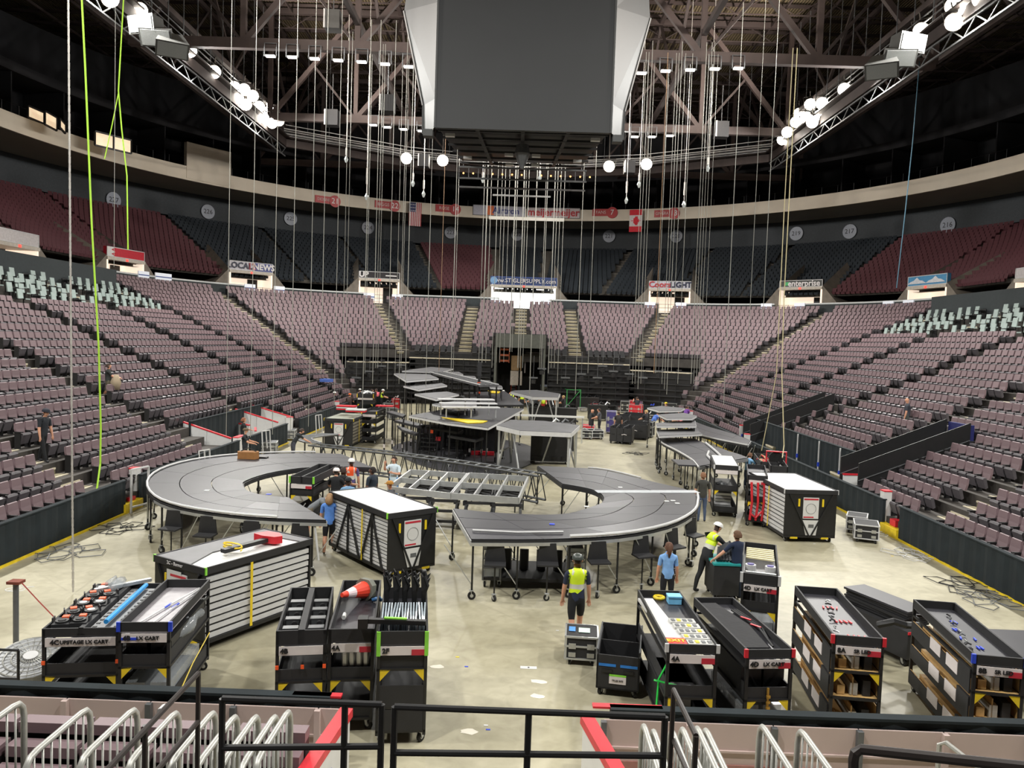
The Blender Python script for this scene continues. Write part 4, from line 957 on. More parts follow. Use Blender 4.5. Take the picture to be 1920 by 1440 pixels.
m=MB(); m.box(-.22,.22,-1.0,1.0,0,.05); 
for k in range(12): m.box(-.2+.0,-.14,-.95+k*.16,-.9+k*.16,.05,.06,1); m.box(.13,.19,-.95+k*.16,-.9+k*.16,.05,.06,1)
rest('grey_perforated_bar','grey perforated channel in the right bay of the widest left cart','channel',o1,W*.26,0,1.39,m,[GREY,BLK])
m=MB(); m.tube([(0,-.95,.06),(0,.95,.06)],.04,8); rest('blue_tube','bright blue foam tube lying in the widest left cart','tube',o1,W*.27,.05,1.45,m,[mat('tube_blue',(50,150,222),.5)],-.02)
m=MB(); m.tube([(0,0,.1),(.12,.1,.16),(.1,.35,.14),(-.05,.5,.1),(-.1,.2,.12)],[.07,.1,.08,.1,.06],7); rest('plastic_bag','crumpled clear plastic bag on the lamp heads at the back of the widest left cart','bag',o1,-W*.18,L*.3,1.45,m,[CLR],smooth=True)
m=MB(); m.box(-.04,.04,-.5,.5,0,.06); rest('silver_bar','silver bar jutting from the back of the widest left cart','bar',o1,-W*.05,L*.42,1.5,m,[ALU],-.9)
o2,W,L=cart('narrow black cart with blue corner tape and bare grey tray, left foreground',(222,1167),(319,1167),(393,1086),'r',1.68,BLU,(.22,.95),.15,'4B','LX CART',False,floor=mat('tray_grey',(150,146,150),.45))
m=MB(); m.box(-W/2+.05,-W/2+.3,-L/2-.02,-L/2,1.40,1.44); m.build('blue_label_stripe',BLU,o2)
for k,(a,b) in enumerate(((-.2,.25),(.02,.28))):
    m=MB(); m.tube([(a,-.85,.02),((a+b)/2-.02,.05,.02),(b,.95,.02)],.014,6,0); m.tube([((a+b)/2-.05,-.1,.02),((a+b)/2-.01,.12,.02)],.018,6,1); rest('white_rod','thin white rod with a blue band lying in the bare tray, '+['left','right'][k]+' one','rod',o2,0,0,1.54,m,[WHTP,BLU])
for k in range(2): m=MB(); m.box(-.16,.16,-.9,.9,0,.4); rest('black_bin','black bin on the middle shelf of the narrow left cart, '+['left','right'][k]+' one','bin',o2,-.19+.38*k,0,.99,m,[BLK])
for k in range(2): m=MB(); m.box(-.15,.15,-.9,.7,0,.38); rest('clear_box','clear plastic box on the bottom shelf of the narrow left cart, '+['left','right'][k]+' one','box',o2,-.19+.38*k,-.05,.26,m,[CLR])
m=MB(); m.tube([(.4,-.9,.25),(.42,0,.55),(.42,1.0,.7)],.012,4); rest('yellow_strap','yellow strap along the side of the narrow left cart','strap',o2,0,0,0,m,[YEL])
m=MB(); m.add([(0,-1,.55),(0,.9,.55),(0,.9,.62),(0,-1,.62)],[(0,1,2,3),(3,2,1,0)]); 
m=MB(); m.tube([(.0,-.6,.1),(.1,-.2,.16),(.0,.3,.12),(.1,.6,.1)],[.08,.14,.12,.07],8); rest('plastic_bag','clear bag bulging from the side shelf of the narrow left cart','bag',o2,.26,.1,1.1,m,[CLR],smooth=True)
# K3 K4 K5
o3,W,L=cart('black two channel cart marked 4B with eight small projectors, left of the cone cart',(518,1182),(612,1182),(620,1101),'r',1.68,None,(.22,.85),.22,'4B','',False)
MB().box(-.05,.05,-L/2,L/2,1.46,1.68).build('divider',BLK2,o3)
for k in range(8):
    m=MB(); m.box(-.13,.13,-.08,.08,0,.12,0); m.box(-.10,.10,-.085,-.08,.02,.10,1); m.cyl((.03,-.1,.06),.045,.05,'y',10,0); m.box(-.12,.12,-.07,.07,.12,.13,1)
    rest('small_projector',f'small black and silver unit in the {"left" if k<4 else "right"} channel of cart 4B, {ordn(k%4)} from front','unit',o3,-.2 if k<4 else .2,-L/2+.35+(k%4)*.42,1.48,m,[BLK2,mat('unit_silver',(92,94,96),.4,.4)],0,'small units in cart 4B')
for x in (-W/2,0,W/2-.05): MB().box(x,x+.05,-L/2-.02,-L/2,1.07,1.13).build('orange_tape',ORG,o3)
o4,W,L=cart('black cart marked 4A with a traffic cone lying in its tray',(616,1179),(702,1180),(710,1088),'r',1.68,None,(.22,.85),.2,'4A','')
cn=thing('traffic_cone','orange and white traffic cone lying on its side in the tray of cart 4A','cone',(0,0,0)); Rm=Matrix.Rotation(o4.rotation_euler.z,4,'Z'); cn.location=Rm@Vector((.08,L*.30,1.66))+Vector(o4.location); cn.rotation_euler=(1.55,0,.55+PI)
cn.rotation_euler=(PI/2-.1,0,PI-.5+PI+0.0); 
for nme,a,b,mm in (('tip',.50,.62,'cone_orange'),('white_band',.32,.50,'cone_white'),('orange_band',.18,.32,'cone_orange'),('lower_body',.03,.18,'cone_orange')):
    ra=.14*(1-a/.72)+.02; rb=.14*(1-b/.72)+.02; MB().tube([(0,0,a),(0,0,b)],[ra,rb],14).build(nme,mat('cone_orange',(236,70,48),.5,var=.04) if mm=='cone_orange' else mat('cone_white',(236,216,220),.5),cn)
m=MB(); m.prism([(-.19,-.1),(-.1,-.19),(.1,-.19),(.19,-.1),(.19,.1),(.1,.19),(-.1,.19),(-.19,.1)],-.09,.03); m.build('base',mat('cone_base',(112,114,104),.7),cn)
m=MB(); m.tube([(-.08,0,.03),(.05,.03,.05),(.1,-.05,.04)],[.03,.05,.03],6); rest('blue_bottle','crumpled blue bottle beside the cone in cart 4A','bottle',o4,.3,L*.22,1.5,m,[mat('bottle_blue',(60,110,160),.2)],smooth=True)
m=MB(); m.tube([(0,-.08,.03),(0,.08,.04)],[.04,.03],6); rest('paper_scrap','crumpled white scrap in the tray of cart 4A','scrap',o4,-.2,-L*.1,1.5,m,[WHT])
for k in range(4): 
    m=MB(); n=10; pr=[(.22*math.sin(a*.16),.42*a/n-.2) for a in range(n+1)]
    m.tube([(0,-x,z_) for x,z_ in pr],.05,6); rest('curved_silver_hoop',f'silver curved hoop hanging in cart 4A, {ordn(k)} from the left','hoop',o4,-.1+k*.11,-L/2+.25,1.1,m,[mat('hoop_silver',(180,180,178),.3,.5)],0,'silver hoops in cart 4A')
o5,W,L=cart('tall black cart marked 2F with green corner tape packed with black brackets',(708,1184),(803,1184),(799,1101),'r',1.8,None,(.22,.6,1.2),.2,'2F','',True)
for sx in (-1,1): MB().box(sx*(W/2-.02)-.03,sx*(W/2-.02)+.03,-L/2-.02,-L/2+.02,1.42,1.8).build('green_tape',GRN,o5)
for k,z in enumerate((.24,.62)): MB().box(-W/2+.04,W/2-.04,-L/2,-L/2+.02,z,z+.33).build('front_panel',BLK2,o5)
for k in range(16):
    m=MB(); m.box(-.012,.012,-.5,.3,0,.35); m.box(-.012,.012,-.55,-.5,.2,.3); rest('clear_sheet',f'upright translucent sheet in cart 2F, {ordn(k)} from the left','sheet',o5,-.34+k*.045,-.25,1.52,m,[mat('sheet_clear',(176,188,196),.2,alpha=.8)],random.uniform(-.05,.05),'translucent sheets in cart 2F')
for k in range(10):
    x=-.32+.16*(k%5); m=MB(); y=L*.18+.28*(k//5); 
    m.add([(-.03,0,-.2),(.03,0,-.2),(.05,0,.25),(.1,.05,.42),(.02,.02,.36),(-.06,0,.5),(-.04,-.02,.2),(-.03,.05,-.2),(.03,.05,-.2),(.05,.06,.25),(.1,.1,.42),(.02,.07,.36),(-.06,.05,.5),(-.04,.04,.2)],[(0,1,2,3,4,5,6),(13,12,11,10,9,8,7),(0,7,8,1),(1,8,9,2),(2,9,10,3),(3,10,11,4),(4,11,12,5),(5,12,13,6),(6,13,7,0)])
    m.tube([(0,.03,.1),(.07,.0,.3),(.0,.04,.45)],.025,5)
    rest('black_bracket',f'black hooked bracket standing in cart 2F, {ordn(k)} of the pack','bracket',o5,x,y,1.75,m,[BLK],random.uniform(-.4,.4),'black brackets in cart 2F')
m=MB(); m.bar((-.55,.0,0),(.45,-.12,0),.09,.07,0); m.bar((-.2,-.03,.05),(.15,-.08,.05),.05,.02,1); m.box(-.6,-.45,-.1,.1,-.1,.05,0); rest('folded_black_stand','folded black stand with a green stripe laid across the front of cart 2F','arm',o5,-.1,-L*.36,1.87,m,[BLK,GRN])
# K6..K9 right foreground
o6,W,L=cart('black cart with white corner tape carrying a long white cloth and parts boxes',(1252,1209),(1346,1209),(1279,1107),'r',1.62,WHTP,(.22,.75),.13,'4A','')
m=MB(); m.prism([(-.16,-.95),(.14,-.95),(.08,.0),(.0,1.0),(-.28,1.0),(-.22,.1)],0,.05); rest('white_cloth','long white cloth lying along the left side of the cart tray','cloth',o6,-.17,.05,1.5,m,[WHT])
m=MB(); m.box(-.16,.16,-.13,.13,0,.03); e=rest('exit_sign','red sign lettered EXIT on the front of the white cloth','sign',o6,-.22,-L/2+.2,1.57,m,[mat('exit_red_board',(206,44,36),.5)])
text('EXIT',.15,YEL,e,(0,0,.034),(0,0,0),bold=.004)
m=MB(); m.box(-.12,.12,-.1,.1,0,.14); m.box(-.13,.13,-.11,.11,.12,.15); rest('blue_box','bright blue box at the back of the cart with the white cloth','box',o6,.22,L/2-.35,1.5,m,[mat('box_blue',(120,190,232),.5)])
for k in range(5):
    m=MB(); m.box(-.22,.22,-.1,.1,0,.09,0)
    for q in range(4): m.box(-.19+q*.1,-.13+q*.1,-.05,.05,.09,.10,1 if (q+k)%4==1 else 2)
    rest('parts_box',f'clear parts box with small fittings in the right of the tray, {ordn(k)} from the front','box',o6,.18-.02*k,-L/2+.2+k*.24,1.5,m,[mat('parts_clear',(190,190,186),.3),YEL,GREY],0,'parts boxes in the white cloth cart')
m=MB(); m.tube([(.09*math.cos(a*.7),.09*math.sin(a*.7),.03) for a in range(10)],.03,6); rest('yellow_coil','yellow coil at the far end of the white cloth cart','coil',o6,-.02,L/2-.15,1.5,m,[YEL])
m=MB(); m.tube([(-.5,-1.2,.55),(-.46,-1.1,.95),(-.3,-1.12,1.3)],.018,4); m.tube([(-.55,-1.15,.95),(.1,-1.25,.85)],.018,4); m.tube([(-.1,-1.2,.4),(.05,-1.25,.3),(.2,-1.2,.42)],.02,4); rest('green_strap','bright green straps looped round the front of the white cloth cart','strap',o6,0,0,0,m,[mat('strap_green',(40,210,80),.5)])
m=MB(); m.box(-.28,.28,-.5,.5,0,.5); m.box(-.05,.25,-.51,-.5,.1,.25,1); rest('black_bin','black bin with a white card on the lower shelf of the white cloth cart','bin',o6,-.1,-.3,.27,m,[BLK,WHT])
o7,W,L=cart('black cart with red corner tape holding a folded black cloth',(1400,1218),(1489,1218),(1374,1120),'r',1.62,RED,(.22,.8),.13,'4D','LX CART')
m=MB(); m.prism([(-.28,-1.0),(.12,-1.0),(.2,0),(.02,1.1),(-.3,1.1)],0,.06); rest('black_cloth','folded black cloth along the tray of the red taped cart','cloth',o7,-.03,.0,1.5,m,[mat('cloth_black',(30,30,33),.8,bump=.5)])
for k in range(3): m=MB(); m.tube([(.0,-.9+.3*k,.02),(.08,-.2,.05),(-.02,.8,.02)],.02,5,0); rest('dark_hose','dark flexible strip beside the folded black cloth, '+['left','middle','right'][k],'hose',o7,.2+.05*k,0,1.51,m,[BLK2])
for k in range(2): m=MB(); m.box(-.02,.02,-.1,.1,0,.012); rest('red_marker','red tag on the dark strips, '+['nearer','farther'][k],'tag',o7,.25-.03*k,.35*k-.1,1.57,m,[RED],.6)
for k in range(2): m=MB(); m.box(-.17,.17,-1.0,.9,0,.4); rest('black_bin','black bin on the middle shelf of the red taped cart, '+['left','right'][k]+' one','bin',o7,-.19+.38*k,0,.84,m,[BLK])
for k in range(2): m=MB(); m.box(-.15,.15,-1.0,.3,0,.36); rest('clear_box','clear box on the bottom shelf of the red taped cart, '+['left','right'][k]+' one','box',o7,-.19+.38*k,0,.26,m,[CLR])
m=MB(); m.tube([(-.42,-1.15,.26),(.0,-1.22,.18),(.42,-1.15,.4)],.02,4); m.tube([(-.4,-1.2,.08),(.35,-1.25,.06)],.02,4); rest('red_strap','red strap across the bottom front of the red taped cart','strap',o7,0,0,0,m,[RED])
m=MB(); m.tube([(0,-1.23,.1),(0,-1.23,1.0)],.02,5); 
for k in range(9): m.cyl((0,-1.25,.15+k*.09),.035,.03,'z',8)
rest('gold_chain_stack','column of small gold fittings down the front of the red taped cart','fittings',o7,0,0,0,m,[mat('brass',(190,150,70),.35,.6)])
def letter_cart(lab,fl,fr,b,tape,code,dots,nm,txt):
    o,W,L=cart(lab,fl,fr,b,'r',1.72,tape,(.2,.68,1.12),.14,code,txt,True,bins=(1,1,1))
    for k,(x,y) in enumerate(dots):
        m=MB(); m.box(-.012,.012,-.06,.06,0,.02); rest('loose_pin',f'{nm} pin lying in the tray of the {code} cart, {ordn(k%20)} from the front','pin',o,x*W/2,y*L/2,1.59,m,[tape],random.uniform(-.3,.3),nm+' pins in a cart tray')
    for k in range(9):
        m=MB(); m.tube([(-.05,0,.02),(.0,.03,.04),(.05,0,.02)],.015,5); rest('metal_clip',f'small metal clip in the tray of the {code} cart, {ordn(k)} from the front','clip',o,(-.7+.12*k)*W/2*.9,(-.8+.18*k+random.uniform(-.05,.05))*L/2,1.59,m,[random.choice([ALU,BLK,GREY])],random.uniform(0,3),'metal clips in the '+code+' cart')
    for k,z in enumerate((.25,.72,1.16)): 
        for q in range(2): MB().box(-W/2-.03,-W/2-.02,-L/2+.5+q*.7,-L/2+.95+q*.7,z+.02,z+.22).build('side_label',LBL,o)
    return o,W,L
letter_cart('black cart with red tape and plywood bins, scattered red pins, marked 8A SR LED',(1565,1193),(1656,1195),(1579,1102),RED,'8A',[(-.1+.2*(k%4)-.05*(k//4),-.75+.55*(k//4)) for k in range(12)],'red','SR LED')
letter_cart('black cart with blue tape and plywood bins, scattered blue pins, far right foreground',(1829,1229),(1922,1234),(1798,1129),BLU,'8B',[(-.4+.15*(k%5),-.8+.3*(k//2)) for k in range(10)],'blue','SR LED')
# sticks cart K10
o10,W,L=cart('black cart with pale wooden slats laid across, beside the two crew in dark clothes',(1391,1074),(1462,1081),(1460,1010),'r',1.72,WHTP,(.25,.95),.2,'4D','LX CART')
for k in range(6): m=MB(); m.box(-.3,.3,-.035,.035,0,.03); rest('pale_slat',f'pale wooden slat across the cart tray, {ordn(k)} from the front','slat',o10,0,.15+k*.17,1.64,m,[mat('slat_pale',(226,214,170),.6)],-.12+.02*k,'pale slats on the cart')
for k in range(2): m=MB(); m.cyl((0,0,.1),.11,.2,'z',12,0); m.cyl((0,0,.21),.07,.02,'z',12,1); rest('motor_can','round white and violet unit at the front of the slat cart, '+['left','right'][k],'unit',o10,-.2+.4*k,-L*.25,1.53,m,[WHTP,mat('violet',(80,70,140),.5)])
m=MB(); m.box(-.3,.3,-.03,.03,0,.05); rest('silver_strip','silver strip across the front edge of the slat cart','strip',o10,0,-L/2+.12,1.68,m,[ALU])
m=MB(); m.box(-.3,.3,-.9,.5,0,.3); rest('clear_box','clear plastic box on the lower shelf of the slat cart','box',o10,0,0,.3,m,[CLR])
# K11, K12 mid right
o11,W,L=cart('narrow open cart with a white top board standing left of the red strap cart',(1340,872),(1386,874),(1378,853),'r',1.95,WHTP,(.2,1.0),.15,'','',False)
MB().box(-W/2+.05,W/2-.05,-L/2+.05,L/2-.05,1.92,1.96).build('white_top_board',WHT,o11)
for k in range(5): m=MB(); m.box(-.3,.3,-.8,.7,0,.09); rest('flat_panel',f'pale flat panel stacked on the lower shelf of the narrow white-topped cart, {ordn(k)} up','panel',o11,-.05,0,.24+k*.12,m,[WHTP if k%2 else ALU],0,'flat panels in the narrow cart')
m=MB(); m.tube([(-.2,0,.05),(0,.2,.1),(.2,0,.06),(0,-.2,.1)],[.08,.12,.08,.1],6); rest('grey_bundle','grey soft bundle on top of the flat panels','bundle',o11,-.05,0,.92,m,[GREY],smooth=True)
o12,W,L=cart('black cart draped with red straps left of the tall white-sided crate',(1402,890),(1440,893),(1434,872),'r',1.85,None,(.2,.9),.15,'','',True)
for k in range(3): m=MB(); m.tube([(-.2+.2*k,-L/2-.05,.25),(-.15+.2*k,-L/2-.1,.9),(-.2+.22*k,-L/2-.05,1.6)],.045,5); rest('red_strap','wide red strap hanging down the front of the strap cart, '+['left','middle','right'][k],'strap',o12,0,0,0,m,[RED])
m=MB(); m.tube([(-.2,-L/2-.08,.5),(0,-L/2-.1,.35),(.2,-L/2-.08,.6)],.04,5); rest('red_strap','looped red strap low on the strap cart','strap',o12,0,0,0,m,[RED])
o13,W,L=cart('long black tray cart filled with tangled red cables on the right',(1426,865),(1462,868),(1404,845),'l',1.6,None,(.3,.8),.25,'','',False)
for k in range(7):
    m=MB(); m.tube([(-.15,-.3,.02),(.1,-.1,.12+.02*k),(-.1,.15,.08),(.15,.4,.15)],.03,5); rest('red_cable',f'tangled red cable in the long tray cart, {ordn(k)} from the front','cable',o13,0,-L*.35+k*L*.1,1.4,m,[RED if k%2 else mat('cable_tan',(196,160,120),.6)],k*.7,'red cables in the tray')
o14,W,L=cart('black tray cart holding a red frame, against the right drape wall',(1445,873),(1478,875),(1462,850),'r',1.6,None,(.3,.8),.25,'','',True)
m=MB(); m.tube([(-.4,0,0),(-.4,0,.6),(.4,0,.6),(.4,0,0)],.04,5,0); m.cyl((0,.1,.3),.3,.1,'y',14,1); rest('red_frame_reel','red frame with a black reel standing in the tray cart by the right drape','reel',o14,0,.1,1.4,m,[RED,BLK])
# tray cart mid left and shelf cart
o15,W,L=cart('long black two bay tray cart with green corner tape behind the crew group',(543,893),(588,895),(655,864),'r',1.62,GRN,(.3,1.0),.22,'','',True)
MB().box(-.03,.03,-L/2,L/2,1.4,1.62).build('divider',BLK2,o15)
o16,W,L=cart('black four shelf cart with yellow corner tape right of the far crate',(678,771),(706,772),(726,763),'r',1.9,YEL,(.2,.7,1.2),.15,'','',False)
o17,W,L=cart('low black cart topped with silver clutter far left',(670,738),(700,739),(716,725),'r',1.8,YEL,(.4,1.0),.3,'','',False)
for k in range(5): m=MB(); m.tube([(-.3,-.4,.05),(0,.1*k,.2),(.3,.4,.1)],.09,6); rest('silver_duct',f'silver tube heaped on the low far cart, {ordn(k)} of the heap','tube',o17,0,-.5+k*.3,1.7,m,[ALU],k*.8,'silver tubes heaped on the far cart')
# ---- panel crates
def crate(label,fl,fr,b,side,H,n,top=WHT,brace=True,tape=GRN,cutaway=False,name='panel_crate',posters=True,stackm=WHTP):
    c,an,W,L=frame4(fl,fr,b,H,side,3.4); o=thing(name,label,'crate',c,an)
    z0=.22
    MB().box(-W/2,W/2,-L/2,L/2,z0-.06,z0+.02).build('base',BLK,o)
    for sy in (-1,1): MB().box(-W/2,W/2,sy*(L/2-.02)-.02,sy*(L/2-.02)+.02,z0,H-.1).build('end_panel',BLK,o)
    hh=(H-.2-z0)/n
    for k in range(n):
        z=z0+.03+k*hh; sh=random.uniform(-.02,.02)
        MB().box(-W/2+.03+sh,W/2-.03+sh,-L/2+.06,L/2-.06,z,z+hh*.68).build('stored_deck_panel',stackm,o)
        MB().box(-W/2+.06,W/2-.06,-L/2+.08,L/2-.08,z+hh*.68,z+hh).build('spacer',BLK,o)
    m=MB(); m.box(-W/2,W/2,-L/2,L/2,H-.14,H-.04,0); m.box(-W/2-.02,W/2+.02,-L/2-.02,-L/2+.02,H-.14,H,0); m.box(-W/2-.02,W/2+.02,L/2-.02,L/2+.02,H-.14,H,0); m.box(-W/2-.02,-W/2+.02,-L/2,L/2,H-.14,H,0); m.box(W/2-.02,W/2+.02,-L/2,L/2,H-.14,H,0)
    m.build('lid',BLK2,o)
    if top:
        for k in range(2): MB().box(-W/2+.03,W/2-.03,[-L/2+.03,.005][k],[-.005,L/2-.03][k],H-.04,H-.015).build('top_board',top,o)
    sx=1 if side=='r' else -1
    if brace:
        x=sx*(W/2+.01)
        for a,b_ in ((-.25,-.42),(-.25,-.08),(.15,-.05),(.15,.35)):
            MB().bar((x,L*a,H-.16),(x,L*b_,z0),.05).build('brace',BLK,o)
        for a in (-.25,.15): MB().bar((x,L*a,H-.16),(x,L*a,z0),.05).build('brace',BLK,o)
    MB().box(sx*(W/2+.03)-.005,sx*(W/2+.03)+.005,-.03-.1*L,.03-.1*L,z0,H-.14).build('yellow_strap',YEL,o)
    if posters:
        MB().box(-.26,.26,-L/2-.02,-L/2,H-.95,H-.25).build('card_plate',WHT,o); 
        m=MB(); m.box(-.24,.24,-L/2-.026,-L/2-.02,H-.33,H-.28,0); m.box(-.24,.1,-L/2-.026,-L/2-.02,H-.92,H-.88,0); m.build('card_header',LBLR,o)
        m=MB(); t=[(.17*math.cos(a*PI/9),.17*math.sin(a*PI/9)) for a in range(18)]; m.tube([(x,-L/2-.024,H-.62+z) for x,z in t+[t[0]]],.006,4); m.build('circle_drawing',GREY,o)
        m=MB(); m.add([(-.28,-L/2-.02,H-1.0),(.28,-L/2-.02,H-1.0),(.2,-L/2-.02,H-1.5),(-.14,-L/2-.02,H-1.5)],[(0,3,2,1)]); m.build('tapered_card',WHT,o)
        m=MB(); m.box(-.06,.12,-L/2-.024,-L/2-.021,H-1.25,H-1.14); m.build('card_drawing',GREY,o)
        for s_ in (-1,1): MB().box(s_*.4-.03,s_*.4+.03,-L/2-.02,-L/2,H-.55,H-.3).build('yellow_tag',YEL,o); MB().bar((s_*W*.42,-L/2-.03,H-.15),(s_*.03,-L/2-.03,z0),.045).build('front_brace',BLK,o)
    if tape: corner_tapes(o,W+.04,L,H-.14,H+.01,tape)
    for s_ in (-1,1):
        MB().box(s_*W*.3-.12,s_*W*.3+.12,-L/2-.01,-L/2+.1,z0-.1,z0-.04).build('fork_slot',YEL,o)
        for sy in (-1,1): inst(CAS,'caster',o,(s_*(W/2-.12),sy*(L/2-.15),0))
    return o,W,L
c1,W,L=crate('big open-lidded crate of silver-white deck frames with a yellow strap, behind the left carts',(302,1038),(372,1068),(567,1010),'r',1.7,9,None,False)
MB().prism([(-W/2+.02,-L/2+.03),(W*.2,-L/2+.03),(-W*.05,-L*.2),(-W*.02,L*.38),(W/2-.03,L*.4),(W/2-.03,L/2-.03),(-W/2+.02,L/2-.03)],1.65,1.69).build('grey_top_mat',DECKG,c1); MB().prism([(W*.2,-L/2+.03),(W/2-.03,-L/2+.03),(W/2-.03,L*.4),(-W*.02,L*.38),(-W*.05,-L*.2)],1.64,1.665).build('white_frame_top',WHT,c1); text('2C - Banner',.1,INKW,c1,(-.1,-L/2-.03,1.63))
m=MB(); m.add([(-.35,-L/2-.025,1.0),(.1,-L/2-.025,1.0),(.1,-L/2-.025,1.5),(-.35,-L/2-.025,1.5)],[(0,1,2,3)]); m.build('info_card',WHT,c1)
m=MB(); m.prism([(-.3,-.16),(.0,-.2),(.3,-.12),(.36,.05),(.1,.2),(-.2,.15)],0,.16); rest('red_bag','red bag slumped on the open corner of the big left crate','bag',c1,.22,L*.24,1.71,m,[RED])
m=MB(); m.tube([(.25*math.cos(a*.6),.12*math.sin(a*.6),.03+.006*a) for a in range(20)],.02,4); rest('yellow_strap_coil','coiled yellow strap on top of the big left crate','strap',c1,.2,-L*.1,1.71,m,[YEL])
m=MB(); m.bar((0,-.9,.05),(0,.5,.05),.14,.08); rest('black_pole_bundle','black bundle lying along the open edge of the big left crate','bundle',c1,.3,L*.1,1.73,m,[BLK])
crate('white-topped black crate with crossed braces and stacked white panels, centre left',(739,966),(808,949),(643,921),'l',1.75,14)
crate('white-topped crate with pale stacked panels and a wrench card, right of centre',(1487,922),(1556,916),(1437,888),'l',1.75,10,WHT,False,WHTP)
crate('dark crate with ribbed wooden side and white cards, far left beside the drape',(614,783),(657,787),(675,774),'r',1.65,7,mat('grey_green_top',(140,146,132),.6),False,YEL,stackm=mat('ribbed_wood_grey',(110,104,90),.7))
# ---- black tubs
def tub(label,fl,fr,b,side,H,tape=None,card=False,name='black_tub',m_=BLK2,group=None):
    c,an,W,L=frame4(fl,fr,b,H,side,1.3); o=thing(name,label,'bin',c,an,group); z0=.14
    m=MB(); t=.03; m.box(-W/2,W/2,-L/2,L/2,z0,z0+.03); m.box(-W/2,W/2,-L/2,-L/2+t,z0,H-.14); m.box(-W/2,W/2,L/2-t,L/2,z0,H); m.box(-W/2,-W/2+t,-L/2,L/2,z0,H-.05); m.box(W/2-t,W/2,-L/2,L/2,z0,H-.05); m.build('shell',m_,o)
    MB().box(-W/2+.03,W/2-.03,-.01,.01,z0,H-.1).build('partition',m_,o)
    if tape:
        for s_ in (-1,1): MB().box(s_*W*.25-W*.2,s_*W*.25+W*.2,-L/2-.01,-L/2,H*.62,H*.67).build('blue_tape',mat('tape_blue_bright',(40,120,200),.5),o)
    for s_ in (-1,1): m=MB(); m.box(s_*W*.25-.09,s_*W*.25+.09,-L/2-.02,-L/2,H*.5,H*.56); m.build('recessed_handle',BLK,o)
    if card: MB().box(-.15,.15,-L/2-.012,-L/2,H*.28,H*.45).build('white_card',LBL,o); MB().box(-.15,.15,-L/2-.014,-L/2-.012,H*.43,H*.47).build('green_card_edge',GRN,o); text('TRUSS BITS',.04,INK,o,(0,-L/2-.02,H*.35))
    m=MB(); m.tube([(-W/2,-L/2,H-.14),(-W/2,-L/2+.02,H-.05),(-W/2,L/2,H)],.015,4); m.tube([(W/2,-L/2,H-.14),(W/2,-L/2+.02,H-.05),(W/2,L/2,H)],.015,4); m.build('metal_edge',GREY,o)
    for sx in (-1,1):
        for sy in (-1,1): inst(CAS,'caster',o,(sx*(W/2-.08),sy*(L/2-.1),-.005),(0,0,.4*sx))
    return o,W,L
tub('open black tub with blue tape and a white card, right of the silver case',(1120,1212),(1201,1220),(1205,1173),'r',.9,True,True)
for k,(a,b,c_,d) in enumerate((((1150,797),(1163,800),(1153,793),'l'),((1160,798),(1182,801),(1180,793),'r'),((1178,790),(1204,795),(1200,785),'r'),((1158,778),(1178,780),(1176,774),'r'),((1175,774),(1202,778),(1198,770),'r'))):
    o,W,L=tub('open black tub right of the stage, '+['leftmost, half hidden','front one','right rear one','back left one','back right one'][k],a,b,c_,d,1.15)
    if k in (1,2): m=MB(); m.tube([(-.16,-L/2-.02,.6),(0,-L/2-.03,.64),(.16,-L/2-.02,.6)],.02,4); m.build('pale_arrow_mark',LBL,o)
# ---- road cases
def case(label,fl,fr,b,side,H,body=BLK2,edge=ALU,name='road_case',group=None,lid=True):
    c,an,W,L=frame4(fl,fr,b,H,side,1.0); o=thing(name,label,'case',c,an,group); z0=.12
    MB().box(-W/2+.01,W/2-.01,-L/2+.01,L/2-.01,z0,H-.01).build('body',body,o)
    m=MB()
    for sx in (-1,1):
        for sy in (-1,1): m.box(sx*(W/2-.015)-.02,sx*(W/2-.015)+.02,sy*(L/2-.015)-.02,sy*(L/2-.015)+.02,z0,H)
    for z in (z0+.015,H*.66,H-.015):
        for sy in (-1,1): m.bar((-W/2,sy*(L/2-.005),z),(W/2,sy*(L/2-.005),z),.035)
        for sx in (-1,1): m.bar((sx*(W/2-.005),-L/2,z),(sx*(W/2-.005),L/2,z),.035)
    m.build('edge_angles',edge,o)
    for s_ in (-1,1):
        MB().box(s_*W*.28-.07,s_*W*.28+.07,-L/2-.015,-L/2,H*.58,H*.76).build('latch',STEEL,o); MB().box(s_*W*.28-.07,s_*W*.28+.07,-L/2-.015,-L/2,H*.3,H*.45).build('handle',STEEL,o)
    for sx in (-1,1):
        for sy in (-1,1): inst(CAS,'caster',o,(sx*(W/2-.1),sy*(L/2-.1),-.03))
    return o,W,L
cs,W,L=case('black case with silver edges behind the open black tub, near the man in the vest',(1060,1193),(1122,1196),(1122,1172),'r',.58)
MB().box(-W*.4,-W*.2,-L*.1,L*.25,.58,.586).build('blue_sticker',mat('sticker_blue',(90,150,220),.5),cs); MB().box(-W*.1,W*.25,-L*.15,L*.2,.58,.586).build('pale_sticker',mat('sticker_pale',(196,222,206),.5),cs)
case('silver-edged case nearer the floor cables by the right drape wall',(1604,984),(1648,986),(1650,972),'r',.6,BLK2,WHTP)
case('silver-edged case standing behind its twin by the right drape wall',(1588,968),(1625,970),(1632,962),'r',.6,BLK2,WHTP)
for k,(a,b,c_,col,l) in enumerate((((1091,806),(1110,808),(1112,801),BLK2,'white-edged case at the front of the far stage, left'),((1110,808),(1126,806),(1124,800),BLK2,'white-edged case at the front of the far stage, right'),((1092,797),(1114,799),(1112,794),RED,'red-topped case behind the white-edged pair'))): case(l,a,b,c_,'r',.6,col,WHTP)
case('tall purple case with silver edges left of the black tubs',(1137,771),(1156,772),(1155,768),'r',1.6,mat('case_purple',(74,66,128),.5),ALU)
